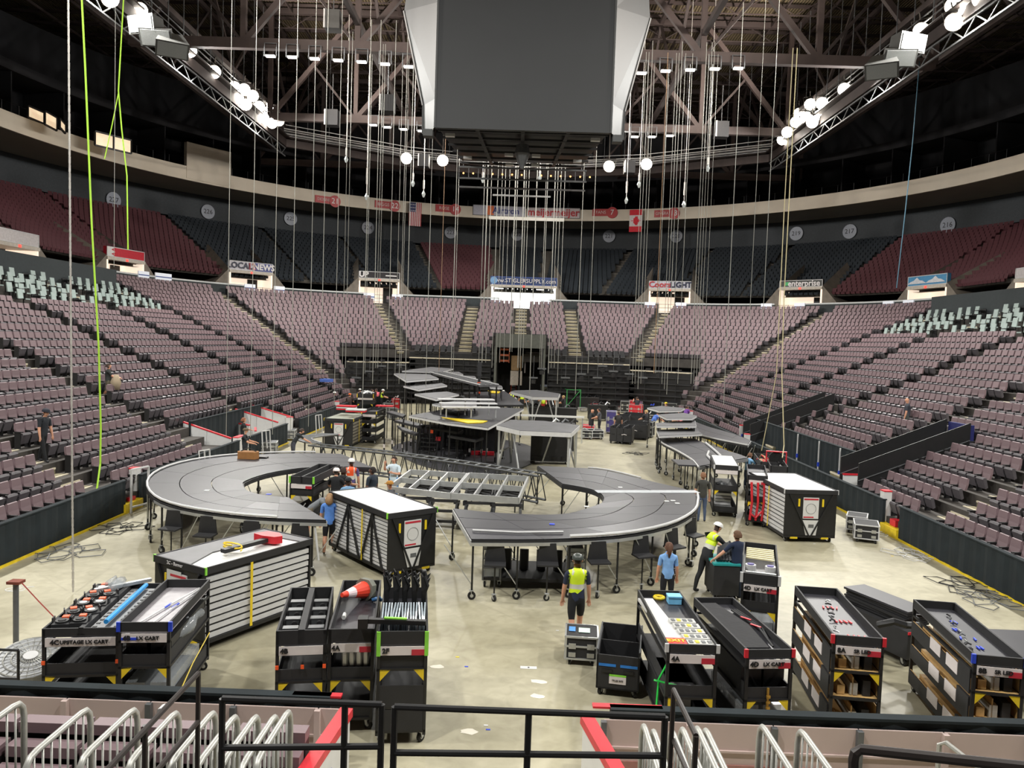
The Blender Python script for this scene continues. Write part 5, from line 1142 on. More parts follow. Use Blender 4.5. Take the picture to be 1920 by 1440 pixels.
for k,(a,b,c_,col,l) in enumerate((((1181,758),(1201,760),(1203,753),RED,'red case far right of the stage, front'),((1180,751),(1196,752),(1198,748),RED,'red case far right of the stage, behind'),((1164,752),(1180,753),(1180,748),BLK2,'silver-edged case left of the red cases'),((1192,751),(1204,751),(1205,747),mat('case_mauve',(140,110,150),.5),'mauve case behind the red cases'),((1207,790),(1222,792),(1222,785),BLK2,'dark case beside the stacked tables on the right'),((1242,755),(1268,757),(1267,751),BLK2,'silver racks near the right drape, far away'))): case(l,a,b,c_,'r',1.1,col,ALU)
for k,(a,b,c_,l) in enumerate((((487,829),(516,831),(514,822),'grey flight case on the floor left of the crew, nearest'),((527,806),(550,808),(549,801),'grey flight case by the left white post'))): case(l,a,b,c_,'r',.62,GREY,ALU)
#@@
# ------------------------------------------------------------------ rolling stage decks
def leg(o,x,y,z1,r=.028,brace=None,cas=CASB,m=BLK,z0=0):
    b=MB(); b.tube([(x,y,z0+.2),(x,y,z1)],r,6); b.build('leg',m,o)
    if cas: inst(cas,'caster',o,(x,y,z0),(0,0,random.uniform(0,6)))
    if brace: MB().tube([(x,y,z0+.35),(x+brace[0],y+brace[1],z1-.05)],.014,5).build('brace',ALU,o)
def deck_ring(label,outer,inner,Z,split=2,th=.12,name='curved_stage_deck'):
    O=[P(*p,z=Z) for p in outer]; I=[P(*p,z=Z) for p in inner]; c=sum(O,Vector())/len(O); org=Vector((c.x,c.y,0))
    o=thing(name,label,'stage deck',org)
    SO=smoothpoly([(p.x-org.x,p.y-org.y) for p in O],3); SI=smoothpoly([(p.x-org.x,p.y-org.y) for p in I],3); n=len(SO)
    k=0; step=3
    lerp=lambda a,b,t:(a[0]+(b[0]-a[0])*t,a[1]+(b[1]-a[1])*t)
    while k<n-1:
        e=min(k+step,n-1)
        for s_ in range(split):
            t0=s_/split+.004;t1=(s_+1)/split-.004
            poly=[lerp(SO[j],SI[j],t0) for j in range(k,e+1)]+[lerp(SO[j],SI[j],t1) for j in range(e,k-1,-1)]
            cx_=sum(p[0] for p in poly)/len(poly); cy_=sum(p[1] for p in poly)/len(poly)
            poly=[(cx_+(p[0]-cx_)*.995,cy_+(p[1]-cy_)*.995) for p in poly]
            b=MB(); b.prism(poly,Z-.045,Z+random.uniform(0,.004),0,1); b.build('deck_panel',[random.choice([DECK,DECK,mat('deck_top_b',(66,66,71),.38,var=.12),mat('deck_top_c',(50,50,54),.45,var=.12)]),DECKE],o)
        k=e
    def edge(pts,nm,m,z,w,h):
        b=MB()
        for a,c_ in zip(pts,pts[1:]): b.bar((a[0],a[1],z),(c_[0],c_[1],z),w,h)
        b.build(nm,m,o)
    edge(SO,'edge_frame',DECKE,Z-.10,.05,.13); edge(SI,'edge_frame',DECKE,Z-.10,.05,.13); edge([SO[0],SI[0]],'edge_frame',DECKE,Z-.10,.05,.13); edge([SO[-1],SI[-1]],'edge_frame',ALU,Z-.10,.05,.13)
    return o,SO,SI,org
def legs_along(o,pts,Z,every,off=0,brace=True):
    k=off
    while k<len(pts):
        x,y=pts[k]; nx_=pts[min(k+1,len(pts)-1)]; pv=pts[max(k-1,0)]
        d=Vector((nx_[0]-pv[0],nx_[1]-pv[1],0)); d.normalize()
        leg(o,x,y,Z-.1,brace=(d.x*.7,d.y*.7) if brace else None); k+=every
def bracket(o,x,y,ang,Z):
    b=MB(); R_=Matrix.Rotation(ang,3,'Z')
    v=[(-.2,-.02,0),(.2,-.02,0),(.26,-.02,-.46),(-.26,-.02,-.46),(-.2,.02,0),(.2,.02,0),(.26,.02,-.46),(-.26,.02,-.46)]; f=[(0,3,2,1),(4,5,6,7),(0,1,5,4),(1,2,6,5),(2,3,7,6),(3,0,4,7)]
    b.add([R_@Vector(p)+Vector((x,y,Z-.1)) for p in v],f)
    v=[(-.26,-.32,-.5),(.26,-.32,-.5),(.26,.04,-.48),(-.26,.04,-.48),(-.26,-.32,-.46),(.26,-.32,-.46),(.26,.04,-.44),(-.26,.04,-.44)]; b.add([R_@Vector(p)+Vector((x,y,Z-.1)) for p in v],[(0,3,2,1),(4,5,6,7),(0,1,5,4),(1,2,6,5),(2,3,7,6),(3,0,4,7)])
    b.build('hinged_bracket',BLK2,o)
    MB().tube([Vector((x,y,Z-.55))+R_@Vector((0,-.1,0)),Vector((x,y,.2))+R_@Vector((0,-.1,0))],.02,5).build('bracket_leg',BLK,o)
    v=R_@Vector((0,-.1,0)); inst(CAS,'caster',o,(x+v.x,y+v.y,0),(0,0,random.uniform(0,6)))
ZD=1.5
LO=[(640,851),(560,849),(450,853),(360,864),(300,882),(276,905),(290,932),(340,951),(430,965),(520,972),(612,975)]
LI=[(700,877),(630,875),(560,878),(500,888),(462,901),(456,908),(462,918),(480,925),(505,929),(525,931),(540,932)]
o,SO,SI,org=deck_ring('large black C-shaped stage deck on wheeled legs at left',LO,LI,ZD,3)
legs_along(o,[(x*.99,y*.99) for x,y in SO],ZD,2,1); legs_along(o,SI,ZD,3,1)
m=MB(); m.tube([(x,y,ZD+.05) for x,y in SO[2:-3]],.035,6); m.build('white_edge_tube',WHTP,o)
m=MB(); 
for a,c_ in zip(SO[-13:-1],SO[-12:]): m.bar((a[0]*1.005,a[1]*1.005,ZD-.12),(c_[0]*1.005,c_[1]*1.005,ZD-.12),.03,.08)
m.build('aluminium_rail',ALU,o)
def loc_(px,py,org,Z=ZD): p=P(px,py,z=Z); return p.x-org.x,p.y-org.y
for px,py in ((326,950),(390,961),(472,970),(563,974)): x,y=loc_(px,py,org); bracket(o,x,y,(px-450)*.0015,ZD)
for k in range(3): x,y=loc_(595,975,org); 
b=MB(); x,y=loc_(590,974,org); x2,y2=loc_(580,975,org); b.tube([(x,y,ZD-.1),(x+.15,y-.1,.45)],.03,6); b.build('white_strut',WHTP,o)
RO=[(1008,873),(1083,877),(1140,882),(1233,905),(1300,922),(1308,945),(1296,965),(1250,987),(1160,1004),(1020,1011),(884,1011)]
RI=[(1055,907),(1100,915),(1123,923),(1132,933),(1127,943),(1100,953),(1067,962),(1020,965),(967,963),(917,960),(850,953)]
o,SO,SI,org=deck_ring('large black C-shaped stage deck on wheeled legs right of centre',RO,RI,ZD,3)
legs_along(o,[(x*.99,y*.99) for x,y in SO],ZD,2,0); legs_along(o,SI,ZD,3,0)
m=MB(); m.tube([(x,y,ZD+.06) for x,y in SO[13:-4]],.04,6); m.build('white_edge_tube',WHTP,o)
m=MB(); m.tube([(x,y,ZD+.03) for x,y in SO[4:9]],.025,6); m.build('white_edge_tube',WHTP,o)
a=P(1118,922,z=ZD)-org; c_=P(1308,922,z=ZD)-org; MB().bar((a.x,a.y,ZD+.006),(c_.x,c_.y,ZD+.006),.42,.012).build('grey_tape_strip',mat('strip_grey',(172,176,180),.5),o)
for px,py in ((930,1011),(1028,1011),(1122,1008),(1203,998),(1260,984),(1296,965)): x,y=loc_(px,py,org); bracket(o,x,y,max(0,(px-1050)*.0028),ZD)
m=MB(); 
for a,c_ in zip(SO[-13:-1],SO[-12:]): m.bar((a[0]*1.006,a[1]*1.006,ZD-.12),(c_[0]*1.006,c_[1]*1.006,ZD-.12),.03,.08)
m.build('aluminium_rail',ALU,o)
a,c_,d=P(886,994,z=1.55),P(970,998,z=1.55),P(1056,997,z=1.55); q=MB(a).tube([a,c_,d],.03,6).build('white_edge_strip',WHTP); tag(q,'loose pale edge strip lying on the near part of the right C-shaped deck','strip')
# protruding plate on the far side of the right deck
q=thing('side_plate','black plate cantilevered off the right C-shaped deck beside the man in dark grey','plate',P(1305,935,z=0)); q.location.z=1.42
MB().box(-.9,.35,-.5,1.0,0,.06).build('plate',DECK,q)
for k in range(2): MB().tube([(-.6+.9*k,-.4,0),(-.6+.9*k,-.4,-1.2)],.025,5).build('leg',BLK,q); inst(CAS,'caster',q,(-.6+.9*k,-.4,-1.42))
# scraps on the decks
for k,(x,y,mm,l) in enumerate(((466,853,None,''),(1100,950,WHT,'white paper scrap on the right deck'),(1250,940,WHT,'round white scrap on the right deck, leftmost of three'),(1262,939,WHT,'round white scrap on the right deck, middle of three'),(1270,944,WHT,'round white scrap on the right deck, rightmost of three'),(1035,983,BLU,'blue tape mark on the near part of the right deck'),(1163,914,WHT,'white scrap near the grey strip on the right deck'),(388,920,WHT,'white scrap in the middle of the left deck'),(504,927,BLU,'blue tape mark near the inner edge of the left deck'))):
    if mm is None: continue
    A=P(x,y,z=ZD+.006); q=MB(A).box(A.x-.07,A.x+.07,A.y-.07,A.y+.07,A.z,A.z+.012).build('tape_scrap',mm); tag(q,l,'scrap')
A=P(466,860,z=ZD); q=thing('tool_bag','tan open-topped tool bag on the far edge of the left deck','bag',A); m=MB(); m.prism([(-.35,-.2),(.3,-.22),(.4,0),(.3,.2),(-.3,.22),(-.42,0)],.01,.28); m.build('body',mat('bag_tan',(150,104,58),.8),q); MB().tube([(-.3,0,.28),(0,0,.42),(.3,0,.28)],.02,5).build('handle',BLK,q)
A=P(492,859,z=ZD); q=MB(A).box(A.x-.25,A.x+.2,A.y-.12,A.y+.12,A.z,A.z+.06).build('black_tool',BLK); tag(q,'flat black tool beside the tan bag on the left deck','tool')
def deck_poly(label,pts,Z,leg_every=1,m=DECK,edge=ALU,legs=True,name='stage_deck',cas=CAS,z0=0,brace=False,lm=BLK,th=.1,smooth=False):
    W_=[P(*p,z=Z) for p in pts]; c=sum(W_,Vector())/len(W_); org=Vector((c.x,c.y,z0)); o=thing(name,label,'stage deck',org)
    pl=[(p.x-org.x,p.y-org.y) for p in W_]
    if smooth: pl=smoothpoly(pl,3,True)
    MB().prism(pl,Z-z0-.03,Z-z0).build('deck_top',m,o)
    b=MB()
    for a,c_ in zip(pl,pl[1:]+pl[:1]): b.bar((a[0]*.995,a[1]*.995,Z-z0-.07),(c_[0]*.995,c_[1]*.995,Z-z0-.07),.05,th)
    b.build('edge_frame',edge,o)
    if legs:
        for k in range(0,len(pl),leg_every):
            x,y=pl[k]; x*=.93;y*=.93
            leg(o,x,y,Z-z0-.1,brace=(-x*.25,-y*.25) if brace else None,cas=cas,m=lm)
            if not smooth:
                x2,y2=pl[(k+1)%len(pl)]; xm,ym=(pl[k][0]+x2)/2*.95,(pl[k][1]+y2)/2*.95
                if math.hypot(pl[k][0]-x2,pl[k][1]-y2)>2.5: leg(o,xm,ym,Z-z0-.1,cas=cas,m=lm)
    return o,pl,org
# far right curved decks
def ring2(label,outer,inner,Z,n=2):
    o,SO,SI,org=deck_ring(label,outer,inner,Z,n); legs_along(o,SO,Z,2,0); legs_along(o,SI,Z,3,0)
    m=MB()
    for a,c_ in zip(SO,SO[1:]): m.bar((a[0],a[1],Z-.03),(c_[0],c_[1],Z-.03),.06,.06)
    m.build('pale_edge',WHTP,o)
    return o
ring2('curved black stage deck on tall wheeled legs beyond the right C-shaped deck',[(1232,820),(1245,831),(1265,841),(1285,852),(1300,862),(1310,874)],[(1302,822),(1322,831),(1345,838),(1368,846),(1388,852),(1402,858)],1.5)
ring2('second curved black deck behind it along the right drape wall',[(1290,800),(1300,808),(1315,815),(1335,820),(1365,826),(1402,833)],[(1302,790),(1315,795),(1335,802),(1358,808),(1382,816),(1408,826)],1.5)
for k,(a,b_,c_,d) in enumerate((((1323,788),(1331,790),(1352,808),(1346,812)),)): pass
for pts,l in ((((1323,830),(1340,844),(1352,855)),'long white curved strip on the far right deck'),(((1329,846),(1326,854),(1334,862)),'short white curved strip on the far right deck')):
    A=[P(*p,z=1.56) for p in pts]; q=MB(A[0]).tube(A,.05,6).build('white_edge_strip',WHTP); tag(q,l,'strip')
for k,(pts,z) in enumerate(((((1232,806),(1304,803),(1316,813),(1236,817)),1.9),(((1230,793),(1303,788),(1305,798),(1232,798)),2.2),(((1235,777),(1282,774),(1306,779),(1298,784),(1250,784)),2.45),(((1214,764),(1240,761),(1284,765),(1276,769),(1236,770)),2.5))):
    deck_poly('flat grey-topped table of the right stepped stack, '+['lowest and nearest','second','third','farthest'][k],pts,z,1,DECKG,WHTP)
# near tall silver-legged table and main stage
def silver_table(label,pts,Z,legs,floor_z=0):
    W_=[P(*p,z=Z) for p in pts]; c=sum(W_,Vector())/len(W_); org=Vector((c.x,c.y,0)); o=thing('silver_legged_table',label,'stage table',org)
    pl=[(p.x-org.x,p.y-org.y) for p in W_]; MB().prism(pl,Z-.04,Z).build('deck_top',DECKG,o)
    b=MB()
    for a,c_ in zip(pl,pl[1:]+pl[:1]): b.bar((a[0],a[1],Z-.12),(c_[0],c_[1],Z-.12),.06,.2)
    b.build('edge_frame',WHTP,o)
    for k in legs:
        x,y=pl[k][0]*.94,pl[k][1]*.94
        MB().bar((x,y,0),(x,y,Z-.1),.1).build('leg',ALU,o); x2,y2=pl[(k+1)%len(pl)][0]*.94,pl[(k+1)%len(pl)][1]*.94
        MB().tube([(x,y,.1),(x+(x2-x)*.35,y+(y2-y)*.35,Z-.15)],.045,6).build('strut',ALU,o); MB().tube([(x2,y2,.1),(x2-(x2-x)*.35,y2-(y2-y)*.35,Z-.15)],.045,6).build('strut',ALU,o)
    MB().bar((pl[0][0]*.94,pl[0][1]*.94,.9),(pl[-1][0]*.94,pl[-1][1]*.94,.9),.05).build('cross_tie',ALU,o)
    return o
silver_table('grey-topped table on tall silver legs and struts in front of the main stage',[(932,797),(975,807),(1071,811),(1086,797),(1020,789),(958,787)],2.25,[0,2,3,5])
silver_table('second grey-topped table on silver legs behind, near the green frame',[(958,734),(999,744),(1046,745),(1050,738),(1006,731),(964,732)],2.3,[0,1,2,3])
deck_poly('wide black main stage deck with a pale curved front edge',[(767,779),(840,793),(915,802),(950,784),(982,766),(905,762),(850,764)],2.25,1,DECK,WHTP,name='main_stage_deck')
deck_poly('black main stage deck behind the first, narrowing to the right',[(846,737),(905,759),(982,759),(965,746),(946,733),(927,734)],2.2,1,DECK,BLK,name='main_stage_deck')
for k,(pts,z) in enumerate(((((811,757),(852,752),(891,752),(893,759),(860,766)),2.75),(((778,738),(838,734),(860,739),(818,748)),3.0),(((757,723),(828,718),(838,722),(785,730)),3.25),(((739,700),(799,699),(822,709),(762,714)),3.6),(((754,695),(808,688),(850,691),(826,697)),3.8))):
    deck_poly('raised grey-topped platform of the left stepped stack, '+['lowest','second','third','fourth','highest'][k]+' one',pts,z,1,DECKG,WHTP,name='raised_platform')
for k,(pts,z) in enumerate(((((827,697),(860,697),(868,701),(840,702)),3.7),(((865,704),(890,705),(892,708),(868,709)),3.5),(((888,712),(918,713),(922,717),(896,718)),3.3),(((917,719),(940,723),(942,727),(920,726)),3.1))):
    deck_poly('small pale platform stepping down behind the ramp, '+['highest','second','third','lowest'][k]+' one',pts,z,1,DECKG,WHTP,name='raised_platform')
# long ramp
rp=thing('stage_ramp','long grey ribbed ramp sloping down across the stepped platforms','ramp',(0,0,0)); A=P(806,698,Y=58);B=P(900,722,Y=48); A2=P(822,697,Y=60); rp.location=A; d=B-A; w_=Vector((.85,.75,0)).normalized()*1.5
m=MB(); m.add([(0,0,0),tuple(d),tuple(d+w_),tuple(w_),(0,0,-.12),tuple(d-Vector((0,0,.12))),tuple(d+w_-Vector((0,0,.12))),tuple(w_-Vector((0,0,.12)))],[(0,1,2,3),(7,6,5,4),(0,4,5,1),(1,5,6,2),(2,6,7,3),(3,7,4,0)]); m.build('ramp_deck',DECKG,rp)
for t in (0,.25,.5,.75,1): MB().bar(w_*t+Vector((0,0,.02)),d+w_*t+Vector((0,0,.02)),.06,.05).build('pale_rib',WHTP if t in (0,1) else GREY,rp)
for t in (.05,.5,.97):
    for q in (0,1): p=d*t+w_*q; MB().tube([p,(p.x,p.y,-A.z)],.05,5).build('leg',BLK,rp)
# silver step unit on yellow mat
st=thing('silver_step_unit','silver slatted step unit standing on a yellow mat on the stage','steps',P(880,782,z=2.32))
for k in range(3): MB().box(-1.5,1.5,-.5+k*.55,.0+k*.55,.5+k*.16,.56+k*.16).build('tread',WHTP,st)
for x in (-1.3,0,1.3):
    for y in (-.4,1.0): MB().box(x-.03,x+.03,y,y+.06,0,.55+.2*(y>0)).build('leg',ALU,st)
st.rotation_euler.z=.3
W_=[P(*p,z=2.27) for p in ((828,783),(862,786),(914,790),(905,793),(878,794))]; o=MB(W_[0]).prism([(p.x,p.y) for p in W_],2.262,2.30).build('yellow_mat',YEL); o.location.z=W_[0].z; tag(o,'bright yellow mat under the silver step unit on the stage','mat')
W_=[P(*p,z=2.22) for p in ((915,733),(938,735),(934,738),(918,737))]; o=MB(W_[0]).prism([(p.x,p.y) for p in W_],2.212,2.26).build('yellow_mat',YEL); o.location.z=W_[0].z; tag(o,'small yellow mat at the back of the main stage','mat')
# black ledge tables and stairs in front of the stage
for k,(pts,z) in enumerate(((((740,788),(754,786),(797,796),(790,800)),1.7),(((800,800),(812,799),(868,806),(858,810)),1.6),(((840,816),(858,814),(906,820),(892,825)),1.5),(((745,797),(762,803),(785,812),(778,813),(756,806)),1.5),(((735,770),(760,777),(755,781),(725,772)),1.8))):
    deck_poly('narrow black ledge on thin legs before the stage, '+['upper left','middle','lower right','curved lower left','farthest left'][k]+' one',pts,z,1,DECK,BLK2,name='narrow_ledge',cas=None)
for k,(x,y) in enumerate(((800,862),(850,862))):
    A=P(x,y,z=0); o=thing('black_stair','black open stair frame under the ledges, '+['left','right'][k],'stairs',A)
    for q in range(6): MB().box(-.5,.5,-.1+q*.2,.1+q*.2,.2+q*.2,.24+q*.2).build('tread',BLK2,o)
    for s_ in (-.5,.5): MB().bar((s_,-.2,.05),(s_,1.1,1.4),.06,.1).build('stringer',BLK,o); MB().bar((s_,-.2,.9),(s_,1.1,2.0),.04).build('handrail',BLK,o)
W_=[P(*p,z=.06) for p in ((735,840),(770,826),(840,818),(930,822),(1000,838),(1008,860),(950,885),(860,885),(780,868))]
o=MB(W_[0]).prism(smoothpoly([(p.x,p.y) for p in W_],3,True),.0,.06).build('round_stage_floor',mat('round_floor_dark',(72,72,76),.4,var=.15)); o.location.z=W_[0].z; tag(o,'round dark stage floor lying on the concrete before the main stage','stage floor')
o=thing('curved_dark_wall','curved dark grey wall panel standing under the stage ledges','wall panel',P(860,845,z=.06)); m=MB(); n=10
for k in range(n):
    a=-.9+1.8*k/n; a2=-.9+1.8*(k+1)/n; m.add([(3*math.sin(a),-1.5+2*math.cos(a),0),(3*math.sin(a2),-1.5+2*math.cos(a2),0),(3*math.sin(a2),-1.5+2*math.cos(a2),1.4),(3*math.sin(a),-1.5+2*math.cos(a),1.4)],[(0,1,2,3),(3,2,1,0)])
m.build('panel',mat('round_floor_dark',(72,72,76),.4),o)
for k,(x,y,z1) in enumerate(((902,860,2.1),(912,858,2.1),(928,868,2.1),(940,850,2.2),(720,850,1.9),(735,842,1.9),(755,850,1.9),(770,838,2.0),(880,858,2.2))):
    A=P(x,y,z=0); o=thing('black_prop','thin black prop with pale tag before the main stage, '+ordn(k)+' one','prop',A,0,'black props under the stage'); MB().tube([(0,0,0),(0,0,z1)],.045,6).build('tube',BLK,o); MB().box(-.05,.05,-.06,.06,.3,.5).build('pale_tag',LBL,o)
o=thing('tall_mast','tall slim black mast rising through the main stage','mast',P(895,822,z=0)); MB().box(-.08,.08,-.08,.08,0,4.6).build('pole',BLK,o); MB().box(-.12,.12,-.12,.12,4.0,4.9).build('head',BLK2,o)
for z in (2.9,3.5): MB().box(-.1,.1,-.12,-.09,z,z+.12).build('orange_tape',ORG,o)
# dark understructure, black bars, red boxes and bits under the stage
for k,(x,y,w_,h,col,l) in enumerate(((930,780,3.0,1.0,BLK,'long dark box under the near right edge of the stage'),(1035,790,3.6,1.4,BLK,'long black rack with silver handles right of the stage'),(1030,860,2.0,1.5,BLK2,'black equipment rack under the silver legged table, front'),(1050,840,1.6,1.7,BLK,'black equipment rack under the silver legged table, behind'),(712,745,1.6,1.1,BLK2,'dark equipment stack behind the low far cart'),(740,735,1.5,1.3,BLK,'dark equipment stack left of the stepped platforms'),(1100,760,2.2,1.2,BLK,'black equipment block right of the green frame'),(1120,780,1.6,1.3,BLK,'black equipment block left of the purple case'),(1075,748,1.4,1.0,BLK2,'black equipment block behind the green frame'),(1215,752,2.4,1.0,BLK2,'dark equipment row far right'),(1150,742,3.,1.2,BLK,'dark equipment row near the far bleachers, right'),(1060,735,2.5,1.4,BLK,'dark equipment row near the far bleachers, middle'),(690,722,2.5,1.3,BLK,'dark equipment row near the far bleachers, left'),(640,745,1.0,.9,GREY,'grey case by the left drape wall, far away'),(1260,742,1.4,1.2,BLK2,'dark rack near the right end of the bleachers'))):
    A=P(x,y+8,z=0); o=thing('equipment_rack',l,'rack',A)
    MB().box(-w_/2,w_/2,-.4,.4,.12,h).build('body',col,o)
    m=MB(); 
    for q in range(int(w_/.5)): m.box(-w_/2+.1+q*.5,-w_/2+.4+q*.5,-.42,-.4,.25,.4)
    m.build('front_plates',BLK2 if col is BLK else BLK,o); m=MB(); m.bar((-w_/2,-.41,h),(w_/2,-.41,h),.04); m.bar((-w_/2,-.41,.15),(w_/2,-.41,.15),.04); m.build('edge_strip',GREY,o)
    for q in range(3): m=MB(); m.tube([(-w_/2+.3+q*w_/3,-.1,h+.02),(-w_/2+.5+q*w_/3,.1,h+.22),(-w_/2+.7+q*w_/3,0,h+.1)],.06,5); m.build('loose_bundle',random.choice([BLK,GREY,BLK2,ALU]),o)
    for q in (-1,1): inst(CAS,'caster',o,(q*(w_/2-.15),0,-.02))
A=P(1030,782,z=1.6); o=MB(A).box(A.x-2.2,A.x+2.2,A.y-.08,A.y+.08,A.z,A.z+.12).build('white_bar',WHT); tag(o,'long white bar in front of the black rack right of the stage','bar'); MB().tube([(-2.1,0,0),(-2.1,0,-1.6)],.04,5).build('leg',ALU,o); MB().tube([(2.1,0,0),(2.1,0,-1.6)],.04,5).build('leg',ALU,o)
for k,(x,y,l) in enumerate(((868,789,'red tag hanging under the stage edge'),(810,812,'orange tag at the stair head'),(822,826,'red tag below the ledges'),(905,853,'low red box on the round stage floor'))):
    A=P(x,y,z=1.0 if k<3 else .08); o=MB(A).box(A.x-.12-(k==3)*.5,A.x+.12+(k==3)*.5,A.y-.1,A.y+.1,A.z,A.z+.2).build('red_tag',ORG if k==1 else RED); tag(o,l,'tag')
    if k<3: MB(A).tube([A,(A.x,A.y,0)],.03,4).build('stake',BLK,o,loc=(0,0,0)) if 0 else None
for k,(x,y,n) in enumerate(((650,768,3),(668,772,2),(722,762,1))):
    for q in range(n):
        A=P(x,y,z=1.95-.0); o=MB((A.x,A.y,A.z+.09*q)).box(A.x-.55,A.x+.55,A.y-.3,A.y+.3,A.z+.09*q,A.z+.09*q+.07).build('red_white_tray',RED if q%2==0 else WHT); tag(o,f'{"red" if q%2==0 else "white"} flat tray on the dark far crate, stack {["left","middle","right"][k]}, {ordn(q)} up','tray')
# green frame
o=thing('green_rack','open green steel rack near the far tables','frame',P(1062,768,z=0),.1)
for x in (0,1.3):
    for y in (0,1.6): MB().bar((x,y,0),(x,y,1.9),.07).build('post',mat('frame_green',(60,150,80),.5),o)
for p_,q_ in (((0,0,1.9),(1.3,0,1.9)),((0,1.6,1.9),(1.3,1.6,1.9)),((0,0,1.9),(0,1.6,1.9)),((1.3,0,1.9),(1.3,1.6,1.9)),((0,0,.3),(1.3,0,1.9))): MB().bar(p_,q_,.06).build('rail',MT['frame_green'],o)
o=thing('a_frame_ladder','orange step ladder standing before the far tunnel','ladder',P(962,752,z=0))
for s_ in (-.35,.35): MB().bar((s_,-.5,0),(s_*.5,0,2.6),.07).build('front_rail',mat('ladder_orange',(232,84,40),.5),o); MB().bar((s_,.5,0),(s_*.5,0,2.6),.07).build('rear_rail',MT['ladder_orange'],o)
for k in range(7): MB().box(-.33+.02*k,.33-.02*k,-.5+.07*k,-.42+.07*k,.3+k*.32,.34+k*.32).build('rung',ALU,o)
o=thing('blue_lift_mast','glossy bright blue wrapped mast at the far right','mast',P(1180,752,z=0)); 
for s_ in (-.4,.4): MB().tube([(s_,0,0),(s_,0,1.1),(s_*.9,0,2.4)],.14,7).build('tube',mat('lift_blue',(50,120,220),.25),o)
# trusses
def truss(label,A,B,w_,h,bays,m=BLK2,name='box_truss',curve=0,z=0):
    A=Vector(A);B=Vector(B); o=thing(name,label,'truss',A); d=B-A; n_=Vector((-d.y,d.x,0)).normalized()
    def c(t): return d*t+n_*(curve*4*t*(1-t))
    for s_ in (0,1):
        for zz in (0,h):
            MB().tube([c(k/bays)+n_*(w_*s_)+Vector((0,0,zz)) for k in range(bays+1)],.045,5).build('chord',m,o)
    lac=MB()
    for k in range(bays):
        p0,p1=c(k/bays),c((k+1)/bays); pm=(p0+p1)/2
        for s_ in (0,1):
            lac.tube([p0+n_*w_*s_,pm+n_*w_*s_+Vector((0,0,h))],.02,4); lac.tube([pm+n_*w_*s_+Vector((0,0,h)),p1+n_*w_*s_],.02,4)
        lac.tube([p0+Vector((0,0,h)),p0+n_*w_+Vector((0,0,h))],.022,4); lac.tube([p0,p0+n_*w_],.022,4)
    lac.build('lacing',m,o)['kind']='stuff'
    for k in range(0,bays+1,4):
        p=c(k/bays); 
        for s_ in (0,1): MB().tube([p+n_*w_*s_,(p+n_*w_*s_).to_2d().to_3d()-Vector((0,0,A.z))+Vector((0,0,.0))],.03,5).build('stand',m,o)
    return o
a=P(578,833,z=1.55);b_=P(1010,893,z=1.5); a.z=.55;b_.z=.55
truss('long black box truss running across behind the left deck toward the right deck',a,b_,.6,.95,22,mat('truss_dark',(70,72,74),.45,.4),curve=.5)
a=P(742,924,z=0);a=P(575,838,z=.3)
# aluminium grid frames on dark dollies
for k,(fl,fr,bl,br) in enumerate((((728,917),(845,930),(770,885),(876,892)),((847,930),(972,939),(880,891),(990,898)))):
    W_=[P(*p,z=1.35) for p in (fl,fr,br,bl)]; c=sum(W_,Vector())/4; org=Vector((c.x,c.y,0)); o=thing('aluminium_grid_frame','silver grid frame with slanted bars on dark trolleys, '+['left','right'][k]+' of the pair','frame',(org.x,org.y,1.25)); q=[p-org-Vector((0,0,1.25)) for p in W_]
    ps=((0,1),(1,2),(2,3),(3,0))
    for a,b_ in ps: MB().bar(q[a],q[b_],.06,.2).build('edge_beam',ALU,o)
    for t in (.33,.66): MB().bar(q[0].lerp(q[1],t),q[3].lerp(q[2],t),.05,.18).build('cross_beam',ALU,o)
    MB().bar(q[0].lerp(q[3],.5),q[1].lerp(q[2],.5),.05,.18).build('long_beam',ALU,o)
    for j in range(2):
        t=.3+.45*j; cc=(W_[0].lerp(W_[1],t)+W_[3].lerp(W_[2],t))/2; d=thing('dark_dolly',f'dark trolley of black truss parts under the {["left","right"][k]} silver grid frame, {["left","right"][j]} one','trolley',(cc.x,cc.y,0))
        for z in (.2,.55,.9,1.1):
            for s_ in (-1,1): MB().bar((s_*.45,-.9,z),(s_*.45,.9,z),.09).build('long_bar',BLK2,d); MB().bar((-.5,s_*.8,z+.04),(.5,s_*.8,z+.04),.08).build('cross_bar',BLK2,d)
        for s_ in (-1,1):
            MB().bar((s_*.45,-.8,.2),(s_*.45,.2,1.1),.06).build('diagonal',GREY,d); MB().bar((s_*.45,.8,.2),(s_*.45,-.2,1.1),.06).build('diagonal',GREY,d)
            for y in (-.8,.8): inst(CAS,'caster',d,(s_*.42,y,-.02))
        for y in (-.5,0,.5): MB().tube([(-.4,y,1.15),(0,y+.1,1.2),(.4,y,1.15)],.06,5).build('black_fitting',BLK,d)
o=thing('curved_ladder_rail','curved ladder-like steel rail leaning by the far dark crate','rail',P(583,830,z=.9)); n=9
pa=[];pb=[]
for k in range(n+1): a=PI*.5*k/n; pa.append((1.6*math.sin(a)*1.0-.2,3.2*(1-math.cos(a)),.05)); pb.append((1.6*math.sin(a)*.55+.25,3.2*(1-math.cos(a))*.75+.2,.05))
pa=[(-.3-.9*math.sin(PI*k/n),3.6*k/n,0) for k in range(n+1)]; pb=[(.5-.9*math.sin(PI*k/n),3.6*k/n,0) for k in range(n+1)]
for q in (pa,pb): MB().tube(q,.06,5).build('side_rail',GREY,o)
for a,b_ in zip(pa,pb): MB().tube([a,b_],.045,5).build('rung',GREY,o)
for s_ in (pa[0],pa[-1],pb[0],pb[-1]): MB().tube([s_,(s_[0],s_[1],-.9)],.04,5).build('stand',BLK,o)
